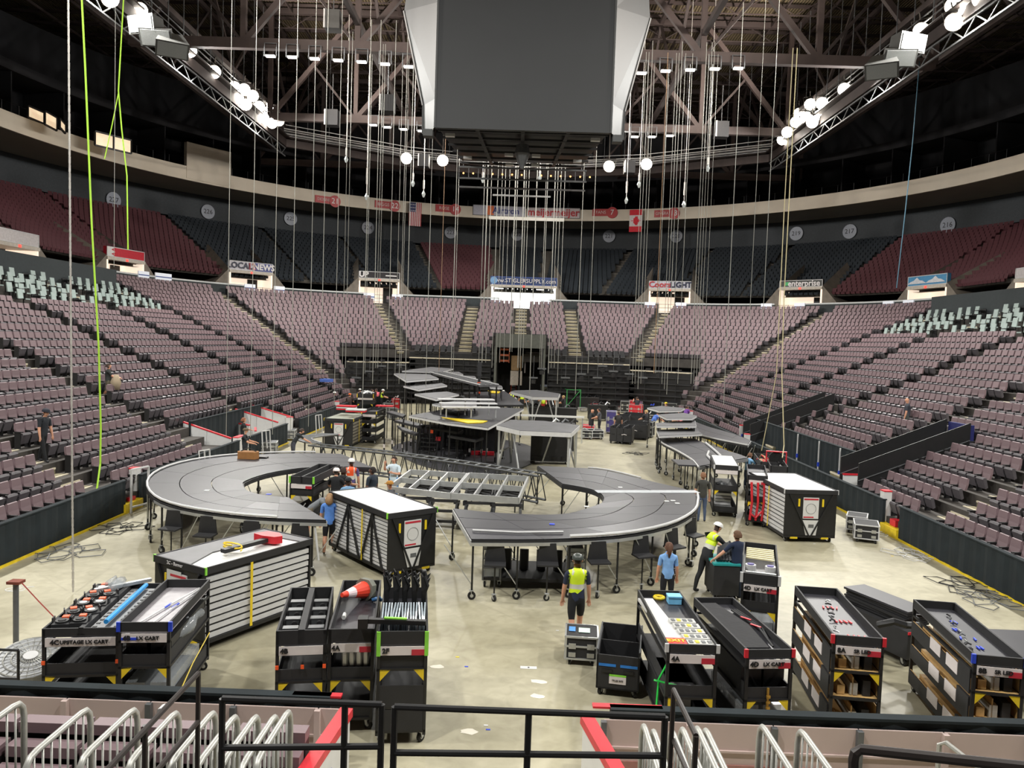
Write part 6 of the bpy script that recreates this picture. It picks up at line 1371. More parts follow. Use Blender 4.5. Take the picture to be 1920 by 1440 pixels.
# dark stage wagon under the right deck (black shelves with silver trim)
o=thing('shelf_wagon','low black shelved wagon with silver posts parked under the right C-shaped deck','wagon',P(1000,1108,z=0)); o.location.y+=.9; W=2.6
MB().box(-W/2,W/2,-.8,.8,.2,.28).build('base',BLK2,o); MB().box(-W/2,W/2,-.8,.8,1.2,1.26).build('top',BLK,o)
for x in (-W/2,-W/2+.45,W/2-.45,W/2): MB().box(x-.02,x+.02,-.82,-.78,.2,1.26).build('silver_post',GREY,o)
for k in range(3):
    for x in (-W/2+.22,W/2-.22): MB().box(x-.2,x+.2,-.8,.6,.5+k*.24,.52+k*.24).build('side_shelf',GREY,o); MB().box(x-.19,x+.19,-.79,-.77,.3+k*.3,.5+k*.3).build('clear_drawer_front',CLR,o)
for k in range(4): MB().tube([(-.7+k*.45,0,.28),(-.7+k*.45,.1,.8)],.12,8).build('black_drum',BLK,o)
for x in (-W/2+.05,-W/2+.42,W/2-.42,W/2-.05):
    for y in (-.7,.7): inst(CAS,'caster',o,(x,y,-.0))
# left wall clutter: angled glass-door style frames, little tables
for k,(x,y) in enumerate(((375,862),(492,822),(592,790),(535,795))):
    A=P(x,y,z=.9); o=thing('silver_door_frame','small silver frame leaning by the left drape wall, '+ordn(k)+' from the camera','frame',(A.x+.25,A.y,0),1.2)
    for p_,q_ in (((-.3,0,0),(-.3,.1,1.3)),((.3,0,0),(.3,.1,1.3)),((-.3,.1,1.3),(.3,.1,1.3)),((0,0,.4),(0,.1,1.3))): MB().bar(p_,q_,.05,.04).build('rail',WHTP,o)
for k,(x,y) in enumerate(((265,960),(1322,775))): pass
o=thing('silver_door_frame','tall silver frame at the first gap of the left drape wall','frame',P(262,958,z=0),1.3)
for p_,q_ in (((-.4,0,0),(-.4,0,1.5)),((.4,0,0),(.4,0,1.5)),((-.4,0,1.5),(.4,0,1.5)),((-.4,0,.2),(.4,0,.2))): MB().bar(p_,q_,.06,.05).build('rail',WHTP,o)
for k,(x,y,l) in enumerate(((1353,775,'small silver frame against the right drape wall, nearer'),(1302,760,'small silver frame against the right drape wall, farther'))):
    A=P(x,y,z=1.2); o=thing('silver_door_frame',l,'frame',(A.x-.2,A.y,0),1.7)
    for p_,q_ in (((-.35,0,0),(-.35,0,1.3)),((.35,0,0),(.35,0,1.3)),((-.35,0,1.3),(.35,0,1.3))): MB().bar(p_,q_,.05,.04).build('rail',WHTP,o)
# stack of black plates on right
c,an,W,L=frame4((1640,1175),(1708,1158),(1590,1104),'l' and .95,'l')
o=thing('dark_wagon','black wagon carrying a slanting stack of black deck plates, right foreground','wagon',(8.05,16.25,0),.36)
MB().box(-.34,.34,-.9,.9,.18,.75).build('body',BLK2,o); MB().box(-.35,.35,-.92,-.9,.7,.75).build('red_edge',RED,o)
for sx in (-1,1):
    for sy in (-1,1): inst(CAS,'caster',o,(sx*.25,sy*.75,0))
for k in range(6):
    q=MB(); q.box(-.3,.3,-.95,.75,0,.045); p=q.build('black_deck_plate',[DECK if k==5 else DECKE],None,loc=(8.07+random.uniform(-.04,.04),16.5,.77+k*.055)); p.rotation_euler=(0,0,.37+random.uniform(-.04,.04)); tag(p,f'black deck plate in the slanting stack right foreground, {ordn(k)} from the bottom','deck plate')
m=MB(); m.tube([(-.4,-.4,0),(-.2,-.6,.15),(.1,-.5,.05),(.3,-.7,.12)],.07,6); p=m.build('black_fittings',BLK,None,loc=(7.75,15.5,.95)); tag(p,'heap of black fittings in front of the slanting plates','fittings')
for k in range(4):
    p=MB().box(-.6,.6,-.9,.9,0,.05).build('black_deck_plate',DECK,None,loc=(9.9,14.2,.6+k*.1)); tag(p,f'black deck plate at the right picture edge, {ordn(k)} from the bottom','deck plate')
o=thing('dark_wagon','black wagon cut by the right edge carrying flat plates','wagon',(9.9,14.2,0)); MB().box(-.5,.5,-.8,.8,.18,.6).build('body',BLK2,o); [inst(CAS,'caster',o,(sx*.4,sy*.65,0)) for sx in (-1,1) for sy in (-1,1)]
# floor cables, scraps and marks
for k,(x,y,s_) in enumerate(((200,990,1.0),(95,1035,1.2),(1690,1040,1.0),(1790,1100,1.2),(1830,1125,1.0),(1650,1000,.8),(1180,850,.8))):
    A=P(x,y,z=.02); pts=[]
    for j in range(40): a=j*.55; r=s_*(.35+.25*math.sin(j*1.3+k)); pts.append((A.x+r*math.cos(a)*1.2+.02*j,A.y+r*math.sin(a)*1.5,.02+.012*(j%3)))
    o=MB(A).tube(pts,.012,4).build('floor_cable',[BLK,GREY,WHTP][k%3]); tag(o,'tangle of thin cable on the floor '+['by the left drape wall, farther','by the left drape wall, nearer','past the silver cases','by the right drape wall, middle','by the right drape wall, nearest','beside the silver cases','near the black tubs'][k],'cable')
random.seed(3)
for k in range(26):
    x,y=random.choice([(random.uniform(810,1050),random.uniform(1060,1420)),(random.uniform(1100,1240),random.uniform(840,900)),(random.uniform(250,640),random.uniform(1000,1200)),(random.uniform(1500,1700),random.uniform(1000,1090))])
    A=P(x,y,z=.002); c_=random.choice([(BLU,'blue'),(RED,'red'),(WHT,'white'),(YEL,'yellow')]); o=MB(A).box(A.x-.035,A.x+.035,A.y-.02,A.y+.02,.001,.006).build('tape_mark',c_[0]); o.location.z=.002; tag(o,f'tiny {c_[1]} tape mark on the floor','tape','tape marks on the floor, '+c_[1])
o=thing('floor_plate','white rectangular plate with a dark spot on the floor in the middle aisle','plate',P(991,1252,z=0)); MB().box(-.16,.16,-.06,.06,0,.006).build('plate',WHT,o); MB().cyl((0,0,.008),.02,.004,'z',8).build('spot',INK,o)
for k,(x,y) in enumerate(((820,1250),(1010,1278),(1005,1305),(880,1372))):
    A=P(x,y,z=0); o=MB(A).prism([(A.x+.16*math.cos(a)*random.uniform(.6,1.2),A.y+.1*math.sin(a)*random.uniform(.6,1.2)) for a in [j*PI/5 for j in range(10)]],.0005,.003).build('paint_patch',CREAM); o.location.z=0; tag(o,'pale worn paint patch on the floor in the middle aisle, '+['left','centre upper','centre lower','by the rail'][k],'patch')
o=thing('chalk_mark','white chalk symbol written on the floor at far left','mark',P(28,1106,z=0)); m=MB(); t=[(.22*math.cos(a*PI/6),.13*math.sin(a*PI/6),.004) for a in range(13)]; m.tube(t,.012,4); m.tube([(-.1,-.12,.004),(.1,.12,.004)],.012,4); m.tube([(-.12,.22,.004),(.0,.26,.004),(.14,.2,.004),(.3,.26,.004)],.012,4); m.build('stroke',WHT,o)
# fan, pole, guard rail at far left; black rail section
o=thing('drum_fan','big grey drum fan lying by the left edge of the picture','fan',P(60,1262,z=.1)); 
for r in (.16,.3,.42,.54): m=MB(); m.tube([(r*math.cos(a*PI/12),r*math.sin(a*PI/12),.36) for a in range(25)],.012,4); m.build('guard_ring',STEEL,o)
m=MB(); 
for a in range(28): m.tube([(.1*math.cos(a*PI/14),.1*math.sin(a*PI/14),.37),(.56*math.cos(a*PI/14),.56*math.sin(a*PI/14),.34)],.006,3)
m.build('guard_spokes',STEEL,o)['kind']='stuff'; MB().tube([(0,0,0),(0,0,.34)],[.5,.58],20).build('shroud',mat('fan_shroud',(170,172,174),.4,.3,alpha=.95),o); MB().cyl((0,0,.37),.12,.04,'z',12).build('hub',WHTP,o)
o.rotation_euler=(.25,.1,0)
o=thing('steel_prop_post','short grey steel post with a brown cap plate at far left','post',P(30,1235,z=0)); MB().tube([(0,0,0),(0,0,1.45)],.05,8).build('post',GREY,o); MB().box(-.12,.12,-.1,.1,1.45,1.5).build('cap_plate',mat('rust',(120,60,44),.8),o); MB().tube([(.1,0,1.47),(.5,-.1,1.15),(.9,-.2,.85)],.015,4).build('red_strap',mat('rust_red',(150,50,40),.6),o)
o=thing('black_rail_section','short black rail section standing at the far left before the fan','railing',(-8.9,12.3,0))
for z in (.98,.5): MB().tube([(-1.1,0,z),(.95,0,z)],.022,6).build('rail',BLK,o)
for x in (-1.1,-.05,.95): MB().tube([(x,0,0),(x,0,.98)],.022,6).build('post',BLK,o)
# ------------------------------------------------------------------ near wall, gates, stands and railings in the foreground
NY=10.8
wallseg('wall_near_left',-13.4,NY,-2.45,NY,.95,1.12,DRAPE); wallseg('wall_near_right',1.55,NY-.03,13.4,NY+.05,.95,1.12,DRAPE)
PK=mat('dasher_back_pink',(196,176,170),.6,var=.06,scale=.8); PKS=mat('dasher_back_stripe',(168,120,112),.6)
for nm,x0,x1 in (('wall_near_left_board',-13.4,-2.3),('wall_near_right_board',1.45,13.4)):
    o=bpy.data.objects.new(nm,None); C.objects.link(o); o.location=(0,NY-.12,0); o['kind']='structure'; o['label']='pinkish back of the near rink boards with grey posts'
    x=x0
    while x<x1-.2:
        e=min(x+1.2,x1); MB().box(x+.01,e-.01,0,.03,.15,1.0).build('panel',PK,o); MB().box(x,e,-.02,0,.32,.42).build('lower_stripe',PKS,o); MB().box(x-.04,x+.04,-.08,0,0,1.0).build('post',GREY if int(x)%2 else PK,o); x=e
    MB().box(x0,x1,-.03,.0,.6,.63).build('ledge',PK,o)
for k in range(9):
    x=8.6+k*.24; m=MB(); m.add([(-.09,0,-.09),(0,0,-.05),(.09,0,-.09),(.05,0,0),(.09,0,.09),(0,0,.05),(-.09,0,.09),(-.05,0,0)],[tuple(range(8))]); m.add([(-.03,-.003,-.03),(.03,-.003,-.03),(.03,-.003,.03),(-.03,-.003,.03)],[(0,1,2,3)],1); p=m.build('star_pattern',[mat('pattern_maroon',(150,64,72),.6),CREAM],None,loc=(x,NY-.14,.62)); p['kind']='structure'
def gate(label,pts,z1,txt):
    o=thing('board_gate',label,'dasher board',pts[0]); a,b_=Vector(pts[0]),Vector(pts[1]); d=b_-a; L=d.length; o.rotation_euler.z=math.atan2(d.y,d.x)
    MB().box(0,L,-.05,.05,0,z1-.12).build('white_face',WHT,o); MB().box(0,L,-.09,.09,z1-.12,z1).build('red_cap',RED,o); MB().box(0,L,-.055,.055,0,.2).build('yellow_kick',YEL,o)
    q=text(txt,.5,BLU,o,(L*.55,-.07,.55)); return o
ga=lambda p: Vector((P(*p,z=1.15).x,P(*p,z=1.15).y,0))
a_,b_=ga((650,1327)),ga((573,1440)); b_=a_+(b_-a_)*1.35
gate('white board gate with red cap swung toward the camera left of the opening',(b_,a_),1.15,'U')
a_,b_=ga((1100,1340)),ga((1158,1440)); b_=a_+(b_-a_)*1.35
gate('white board gate with red cap swung toward the camera right of the opening',(a_,b_),1.15,'A')
for s_,x0,x1 in ((-1,-3.0,-2.3),(1,1.3,2.3)): o=MB().box(x0,x1,NY-.04,NY+.08,1.12,1.15).build('red_cap_strip',RED); tag(o,'red cap strip on the near boards '+('left' if s_<0 else 'right')+' of the opening','strip')
o=bpy.data.objects.new('near_stand',None); C.objects.link(o); o['kind']='structure'
MB().box(-9,9,-3,5.3,2.6,2.85).build('upper_step',CONC,o); MB().box(-9,-2.8,5.3,7.1,1.7,1.9).build('left_step',CONC,o); MB().box(1.8,9,5.3,7.1,1.7,1.9).build('right_step',CONC,o)
MB().box(-9,9,-3,-2.8,0,2.6).build('back_riser',CONC,o); MB().box(-9,9,5.1,5.3,0,2.6).build('riser',CONC,o)
# galvanised loop panels
def loopmesh():
    m=MB(); Lp=.95; H_=1.12; r=.028
    m.tube([(0,0,0),(0,0,H_-.16),(0,.02,H_-.07),(0,.07,H_-.015),(0,.16,H_),(0,Lp-.16,H_),(0,Lp-.07,H_-.015),(0,Lp-.02,H_-.07),(0,Lp,H_-.16),(0,Lp,0)],r,8); f=m.mesh('hoop_frame',STEEL,True)
    b=MB()
    for k in range(7): y=.12+k*(Lp-.24)/6; b.tube([(0,y,.12),(0,y,H_)],.010,5)
    b.tube([(0,0,.12),(0,Lp,.12)],.014,5); return f,b.mesh('upright_bars',STEEL,True)
hf,hb=loopmesh()
for k,(x,y) in enumerate(((45,1310),(170,1322),(258,1322),(336,1328),(405,1328),(446,1335),(485,1335),(520,1335),(545,1326),(-60,1305))):
    A=P(x,y,Y=6.9); o=thing('galvanised_hoop_rail',f'galvanised hoop rail panel in the left pit, {ordn(k) if k<9 else "outermost"} from the left edge','barrier',(A.x,A.y-.95,A.z-1.12),0,'galvanised hoop rails left'); inst(hf,'hoop_frame',o); inst(hb,'upright_bars',o)
for k,(x,y) in enumerate(((1205,1352),(1223,1362),(1257,1362),(1277,1358),(1304,1356),(1320,1360),(1425,1353),(1497,1362))):
    A=P(x,y,Y=6.9); o=thing('galvanised_hoop_rail',f'galvanised hoop rail panel in the right pit, {ordn(k)} from the opening','barrier',(A.x,A.y-.95,A.z-1.12),0,'galvanised hoop rails right'); inst(hf,'hoop_frame',o); inst(hb,'upright_bars',o)
o=thing('galvanised_hoop_rail','galvanised sloping rail at the far right by the star pattern','barrier',P(1762,1388,Y=9.2)); MB().tube([(0,0,-1.3),(0,0,-.05),(.05,-.05,0),(.5,-.9,-.25)],.03,7).build('hoop_frame',STEEL,o)
# retracted seats low in the left pit
for k in range(5):
    o=thing('folded_seat_bank','folded mauve seat bank low in the left pit, '+ordn(k)+' from the left','seats',(-6.4+k*.9,9.0,0),0,'folded seat banks')
    for q in range(3): MB().box(-.42,.42,-.3+q*.25,-.1+q*.25,.95+q*.17,1.08+q*.17).build('folded_row',SEAT,o); MB().box(-.42,.42,-.28+q*.25,-.12+q*.25,0,.95+q*.17).build('support',SFR,o)
# black pipe guard rails
def pipe(o,pts,r=.022,n='rail',m=BLK): return MB().tube(pts,r,8).build(n,m,o)
def guard(label,xa,xb,xm,ya,yb,dy,Y):
    A=P(xa,ya,Y=Y);B=P(xb,yb,Y=Y); M1=P(xa,ya+dy,Y=Y);M2=P(xb,yb+dy*.85,Y=Y); o=thing('pipe_guard_rail',label,'railing',(A.x,Y,2.85)); off=Vector((A.x,Y,2.85))
    pipe(o,[A-off,B-off]); pipe(o,[M1-off,M2-off])
    for x in [xa]+xm+[xb]:
        t=(x-xa)/(xb-xa); T=A.lerp(B,t); pipe(o,[T-off,Vector((T.x,T.y,2.85))-off],n='post')
guard('black pipe guard rail at the bottom left of the opening',417,716,[647],1310,1321,92,4.9)
guard('long black pipe guard rail across the bottom middle of the picture',740,1247,[992],1325,1344,86,4.9)
def hand(label,pts,posts,r=.022,m=BLK):
    o=thing('stair_handrail',label,'handrail',pts[0]); off=Vector(pts[0]); pipe(o,[Vector(p)-off for p in pts],r,m=m)
    for a,b_ in posts: pipe(o,[Vector(a)-off,Vector(b_)-off],r,'post',m)
    return o
BR=mat('handrail_brown_black',(44,38,36),.45)
a,b_=P(372,1262,Y=6.0),P(190,1455,Y=4.6); c_,d=P(372,1352,Y=6.0),P(290,1450,Y=5.3); o=hand('black sloping stair handrail with white tape at lower left',[a,b_],[(a,(a.x,a.y,1.9)),(c_,d),(P(272,1360,Y=5.2),(P(272,1360,Y=5.2).x,5.2,2.85))],.02,BR)
w_=P(305,1330,Y=5.46)-Vector(o.location); dd=(b_-a).normalized(); MB().tube([w_-dd*.035,w_+dd*.035],.026,8).build('white_tape',WHT,o)
a,b_=P(1263,1293,Y=6.0),P(1305,1380,Y=5.2); c_,d=P(1263,1388,Y=6.0),P(1290,1450,Y=5.4); hand('black sloping stair handrail right of the opening',[a,b_],[(a,(a.x,a.y,1.9)),(b_,(b_.x,b_.y,2.85)),(c_,d)],.02,BR)
a,b_=P(1606,1408,Y=3.2),P(1960,1442,Y=2.9); hand('thick dark handrail with a rounded end at the lower right corner',[P(1600,1460,Y=3.2),P(1600,1425,Y=3.2),P(1603,1412,Y=3.2),P(1615,1405,Y=3.2),b_],[],.022,BR)
# ------------------------------------------------------------------ people
def person(label,loc,face,h=1.75,lean=0,side=0,arms=('down','down'),legs='stand',top=(40,42,46),sleeve=.5,bottom=(26,27,30),short=False,shoes=(30,30,32),hair=(60,44,34),hat=None,hatc=(235,235,232),skin=SKIN,vest=None,fingers=True,longhair=False,turn=0,female=False,beard=False):
    BK=1.16; k=h/1.75; rot=Matrix.Rotation(math.radians(face),3,'Z')
    o=thing('person',label,'person',loc); V=[];E_=[];Rr=[];tagv=[]
    def add(p,r,par,seg):
        V.append(Vector(p)*k);kk=k*(BK if seg in('pelvis','torso','arm','arm2','thigh','thigh2','knee','calf','fore') else 1.04)*(1.12 if short and seg in('thigh','thigh2') else 1); Rr.append((r*kk,r*kk) if not isinstance(r,tuple) else (r[0]*kk,r[1]*kk));tagv.append(seg)
        if par is not None:E_.append((par,len(V)-1))
        return len(V)-1
    hipz=.93; drop=0
    if legs=='crouch': drop=.42
    if legs=='sit': drop=.48
    hz=hipz-drop
    L=Matrix.Rotation(-math.radians(lean),3,'X')@Matrix.Rotation(math.radians(side),3,'Y')
    def up(x,y,z): return L@Vector((x,y,z-hipz))+Vector((0,0,hz))
    sh=.175 if female else .195
    pv=add((0,0,hz),(.145,.105),None,'pelvis'); wa=add(up(0,.0,1.10),(.13 if female else .145,.10),pv,'torso'); ch=add(up(0,.0,1.30),(.15 if female else .17,.115),wa,'torso'); ub=add(up(0,-.01,1.42),(.12,.09),ch,'torso')
    nk=add(up(0,.0,1.50),.058,ub,'neck'); hb=add(up(0,.02,1.575),.07,nk,'head')
    hr=Matrix.Rotation(math.radians(turn),3,'Z'); hc=up(0,.02,1.575)
    hd=lambda x,y,z: hc+L@(hr@Vector((x,y,z)))
    h1=add(hd(0,.015,.055),(.083,.092),hb,'head'); h2=add(hd(0,.0,.12),(.08,.09),h1,'head'); add(hd(0,-.01,.165),(.05,.055),h2,'head')
    add(hd(0,.108,.06),.014,h1,'nose'); 
    hands=[]
    for s_,am in zip((-1,1),arms):
        S=add(up(s_*sh,0,1.40),.062,ub,'arm'); sp=up(s_*sh,0,1.40)
        D={'down':((s_*.05,.02,-.29),(s_*.02,.05,-.25)),'out':((s_*.2,.05,-.2),(s_*.14,.1,-.16)),'fwd':((s_*.06,.16,-.22),(s_*.0,.25,-.05)),'reach':((s_*.03,.22,-.18),(s_*0,.22,-.12)),'up':((s_*.08,.2,-.12),(-s_*.06,.1,.22)),'cross':((s_*.06,.1,-.25),(-s_*.2,.12,.05)),'hip':((s_*.16,-.02,-.22),(-s_*.12,.05,-.16))}[am]
        e=sp+Vector(D[0]) if am in('down','reach','out') else sp+L@Vector(D[0]); w_=e+(Vector(D[1]) if am in('down','reach','out') else L@Vector(D[1]))
        m1=add((sp+e)/2,.048,S,'arm'); el=add(e,.041,m1,'arm2'); f1=add(e.lerp(w_,.45),.038,el,'fore'); wr=add(w_,.027,f1,'fore'); dr=(w_-e).normalized(); pl=w_+dr*.05; pm=add(pl,(.038,.02),wr,'hand'); 
        sdv=dr.cross(Vector((0,1,0))); sdv=sdv.normalized() if sdv.length>.1 else Vector((1,0,0)); cu=dr.cross(sdv).normalized()
        if fingers:
            for q,(ln,of) in enumerate(((.075,-.03),(.085,-.01),(.08,.011),(.062,.03))):
                b=pl+sdv*of+dr*.02; f=add(b,.0105,pm,'hand'); g=add(b+dr*ln*.55+cu*.012,.0095,f,'hand'); add(b+dr*ln*.95+cu*.035,.008,g,'hand')
            t=add(pl-sdv*.035*s_-dr*.015,.012,pm,'hand'); add(pl-sdv*.062*s_+dr*.03+cu*.01,.009,t,'hand')
        else: add(pl+dr*.07,(.03,.015),pm,'hand')
    for s_ in (-1,1):
        st={'stand':((s_*.10,.0),(s_*.11,0)),'wide':((s_*.18,.0),(s_*.28,-.02)),'step':((s_*.10,.10*s_),(s_*.10,.22*s_)),'crouch':((s_*.16,.32),(s_*.14,.05)),'sit':((s_*.13,.42),(s_*.13,.42))}[legs]
        kz=.50 if legs not in('crouch','sit') else (.45 if legs=='crouch' else .47)
        hp=add((s_*.095,0,hz-.05),.092,pv,'thigh'); kx,ky=st[0]; ax,ay=st[1]
        tm=add((( s_*.095+kx)/2,ky/2+.01,(hz-.05+kz)/2),.078,hp,'thigh2'); kn=add((kx,ky+.015,kz),.056,tm,'knee'); cf=add(((kx+ax)/2,(ky+ay)/2-.015,kz*.66+.02),.053,kn,'calf'); an=add((ax,ay-.01,.10),.037,cf,'calf'); hl=add((ax,ay-.02,.055),.042,an,'foot'); add((ax+s_*.02,ay+.13,.04),(.042,.032),hl,'foot')
    V=[rot@v for v in V]
    me=bpy.data.meshes.new('body'); me.from_pydata([tuple(v) for v in V],E_,[]); ob=bpy.data.objects.new('body',me); C.objects.link(ob)
    md=ob.modifiers.new('s','SKIN'); md.use_smooth_shade=True; md.branch_smoothing=.3
    for i,d in enumerate(me.skin_vertices[0].data): d.radius=Rr[i]; d.use_root=(i==0)
    if fingers: ob.modifiers.new('u','SUBSURF').levels=1
    bpy.context.view_layer.update(); nm=bpy.data.meshes.new_from_object(ob.evaluated_get(bpy.context.evaluated_depsgraph_get())); bpy.data.objects.remove(ob)
    mt=mat('cloth_%d_%d_%d'%tuple(top),top,.85,var=.12,scale=9,bump=.15); mb_=mat('cloth_%d_%d_%d'%tuple(bottom),bottom,.85,var=.12,scale=9,bump=.15); ms=mat('shoe_%d_%d_%d'%tuple(shoes),shoes,.6); mh=mat('hair_%d_%d_%d'%tuple(hair),hair,.8,var=.2,scale=30)
    mv=mat('vest_%d_%d_%d'%tuple(vest),vest,.6,var=.05) if vest else mt
    nm.materials.clear()
    for m_ in (skin,mt,mb_,ms,mh,mv,mat('vest_reflective',(206,206,196),.4,var=0)): nm.materials.append(m_)
    inv=rot.inverted(); idx=[]; hcz=hc*k; Ls=L.inverted()
    for p in nm.polygons:
        c=p.center; b=min(range(len(V)),key=lambda i:(V[i]-c).length-Rr[i][0]*.6); s_=tagv[b]; cl=inv@c; u=Ls@(cl/k-Vector((0,0,hz)))+Vector((0,0,hipz))
        if s_ in('torso','arm','pelvis'):
            m_=1 if (s_!='pelvis' or u.z>.90) else 2
            if vest and (s_=='torso' or (s_=='arm' and abs(u.x)<.17 and u.z>1.2)): m_=6 if abs(u.z-1.13)<.025 or abs(abs(u.x)-.1)<.016 else (5 if u.z>1.06 else 1)
        elif s_=='arm2': m_=1 if sleeve>.8 else 0
        elif s_=='fore': m_=1 if sleeve>1 else 0
        elif s_ in('hand','neck','nose'): m_=0
        elif s_=='head':
            q=hr.inverted()@(Ls@(cl/k-hc)); m_=4 if (q.y<.0 and q.z>-.02) or q.z>.13 or (beard and q.y>.03 and q.z<.03) else 0
        elif s_ in('thigh','thigh2'): m_=2
        elif s_=='knee': m_=2 if not short or c.z>.52*k else 0
        elif s_=='calf': m_=0 if short else 2
        else: m_=3
        p.material_index=m_
    inst(nm,'body',o); C.objects[-1].data.name='body'
    # head parts
    def hp_(x,y,z): return rot@(hd(x,y,z)*k)
    if fingers:
        for sx in (-1,1): MB().cyl(hp_(sx*.032,.095,.075),.011*k,.008,'y',6,0).build('eye',INKW,o)
        m=MB(); m.bar(hp_(-.022,.098,.012),hp_(.022,.098,.012),.008*k); m.build('mouth',mat('lips',(150,84,76),.6),o)
        for sx in (-1,1): MB().tube([hp_(sx*.083,-.0,.04),hp_(sx*.097,-.01,.065),hp_(sx*.085,-.0,.09)],[.008,.014,.009],5).build('ear',skin,o)
    if hat:
        m=MB(); n=14; top_=[]
        R3=rot@L@hr
        def ring(r,z,yo=0): return [hp_(0,0,0)+R3@Vector((r*math.cos(2*PI*j/n),r*1.13*math.sin(2*PI*j/n)+yo,z))*k for j in range(n)]
        rs=[ring(.115,.105),ring(.112,.145),ring(.09,.185),ring(.05,.21)]; vs_=[v for r in rs for v in r]; fs=[(i*n+j,i*n+(j+1)%n,(i+1)*n+(j+1)%n,(i+1)*n+j) for i in range(3) for j in range(n)]+[tuple(3*n+j for j in range(n))]; m.add(vs_,fs)
        br=[hp_(0,0,0)+R3@Vector((x,y,.105))*k for x,y in ((-.085,.09),(-.06,.17),(.06,.17),(.085,.09))]; m.add(br+[v+Vector((0,0,.012)) for v in br],[(0,1,2,3),(7,6,5,4),(0,4,5,1),(1,5,6,2),(2,6,7,3)])
        m.build('helmet' if hat=='helmet' else 'cap',mat('hat_%d_%d_%d'%tuple(hatc),hatc,.35 if hat=='helmet' else .8),o,smooth=True)
    else:
        m=MB(); R3=rot@L@hr; n=12
        rr=[(.098,.02),(.101,.08),(.095,.135),(.07,.175),(.03,.192)]
        vs_=[hp_(0,0,0)+R3@Vector((r*math.cos(2*PI*j/n),r*1.05*math.sin(2*PI*j/n)-.022-(.03 if z<.1 else 0),z))*k for r,z in rr for j in range(n)]
        if hair[0]>0: m.add(vs_,[(i*n+j,i*n+(j+1)%n,(i+1)*n+(j+1)%n,(i+1)*n+j) for i in range(4) for j in range(n)]+[tuple(4*n+j for j in range(n))]); (m.build('hair',mh,o,smooth=True) if hair!=(206,152,124) else None)
    if longhair:
        m=MB(); m.tube([hp_(0,-.06,.14),hp_(0,-.11,.04),hp_(0,-.12,-.06),hp_(0,-.11,-.17 if longhair==1 else -.12)],[.05,.06 if longhair==1 else .11,.05 if longhair==1 else .12,.02 if longhair==1 else .07],10); m.build('ponytail' if longhair==1 else 'long_hair',mh,o,smooth=True)
    return o
def at(px,py,Y): p=P(px,py,Y=Y); return (p.x,Y,0)
NV=(214,240,40)
o=person('person in yellow vest, dark shorts and dark helmet, back turned, behind the silver case',at(1080,1150,16.0),5,1.86,lean=2,arms=('down','down'),legs='step',top=(36,44,66),bottom=(22,23,26),short=True,hat='helmet',hatc=(70,76,72),vest=NV,shoes=(60,60,60))
person('person with ponytail in pale blue tee standing behind the white cloth cart',at(1250,1120,18.1),0,1.67,arms=('down','down'),top=(130,176,232),bottom=(24,26,34),hair=(92,62,46),longhair=1,female=True)
person('person in yellow vest and white helmet striding and leaning over a dark bin',at(1322,1100,19.7),-62,1.85,lean=24,arms=('reach','reach'),legs='step',top=(32,34,38),bottom=(34,36,38),hat='helmet',vest=NV)
person('person in navy tee and dark jeans standing beside the cart of pale slats',at(1380,1100,19.2),20,1.74,lean=4,arms=('out','reach'),top=(28,40,66),bottom=(30,40,56),hair=(96,68,48))
person('person with long fair hair, blue tee and black shorts walking away by the braced crate',at(617,1000,22.1),5,1.72,arms=('down','down'),legs='step',top=(92,142,222),bottom=(20,20,24),short=True,hair=(150,118,84),longhair=2)
person('person in grey tee and cap bending over beside the left deck tip',at(578,1000,23.4),-75,1.78,lean=58,arms=('reach','reach'),legs='stand',top=(112,116,120),bottom=(120,112,96),short=True,hat='cap',hatc=(206,196,176))
person('person in black tee with white crossed braces and white helmet by the tray cart',at(628,950,25.8),0,1.80,lean=6,arms=('fwd','fwd'),top=(26,27,30),bottom=(28,28,32),hat='helmet',hatc=(236,226,224))
person('person in orange safety vest and white helmet behind the tray cart group',at(657,950,27.6),10,1.86,arms=('down','down'),top=(90,80,130),bottom=(60,60,70),hat='helmet',vest=(250,92,40))
person('dark-haired person in black tee turned aside beside the orange vest',at(642,950,26.4),-30,1.76,arms=('down','fwd'),top=(30,31,34),bottom=(34,34,38),hair=(56,40,34),turn=30)
person('person in black cap and light denim sleeves close behind the braced crate',at(652,950,24.6),10,1.72,arms=('down','down'),sleeve=1.2,top=(120,160,196),bottom=(40,40,46),hat='cap',hatc=(24,24,28))
person('dark-skinned person in navy tee looking left, just above the braced crate',at(697,950,26.3),60,1.82,arms=('down','down'),top=(38,48,60),bottom=(36,38,44),hair=(34,26,24),skin=SKIND,turn=25)
person('person with tan cap and reddish beard half hidden behind the braced crate top',at(731,950,24.4),75,1.7,top=(70,72,76),bottom=(40,40,44),hat='cap',hatc=(176,124,50),hair=(140,84,50),beard=True)
person('curly-haired person in white and blue tee, hand on chin, facing the camera',at(737,950,28.8),165,1.82,arms=('cross','up'),top=(206,222,232),bottom=(60,130,200),hair=(48,34,28))
person('person in dark grey tee with back turned beside the right C-shaped deck',at(1316,950,27.8),0,1.80,arms=('down','down'),top=(62,62,58),bottom=(70,84,110),hair=(130,92,66))
person('bearded person in black tee and cap holding something by the left white posts',at(459,850,35.5),-80,1.84,arms=('fwd','fwd'),top=(36,40,44),bottom=(30,32,36),hat='cap',hatc=(96,80,60),hair=(190,180,170),beard=True)
person('person in black looking down behind the capped one at the left penalty boxes',at(456,850,39.5),-60,1.9,arms=('fwd','down'),top=(30,31,34),bottom=(30,32,36),hair=(140,90,66))
person('person in black stooping over silver gear by the left drape wall',at(549,850,37.5),-60,1.8,lean=35,arms=('reach','reach'),top=(32,36,38),bottom=(60,62,72),hair=(60,48,42))
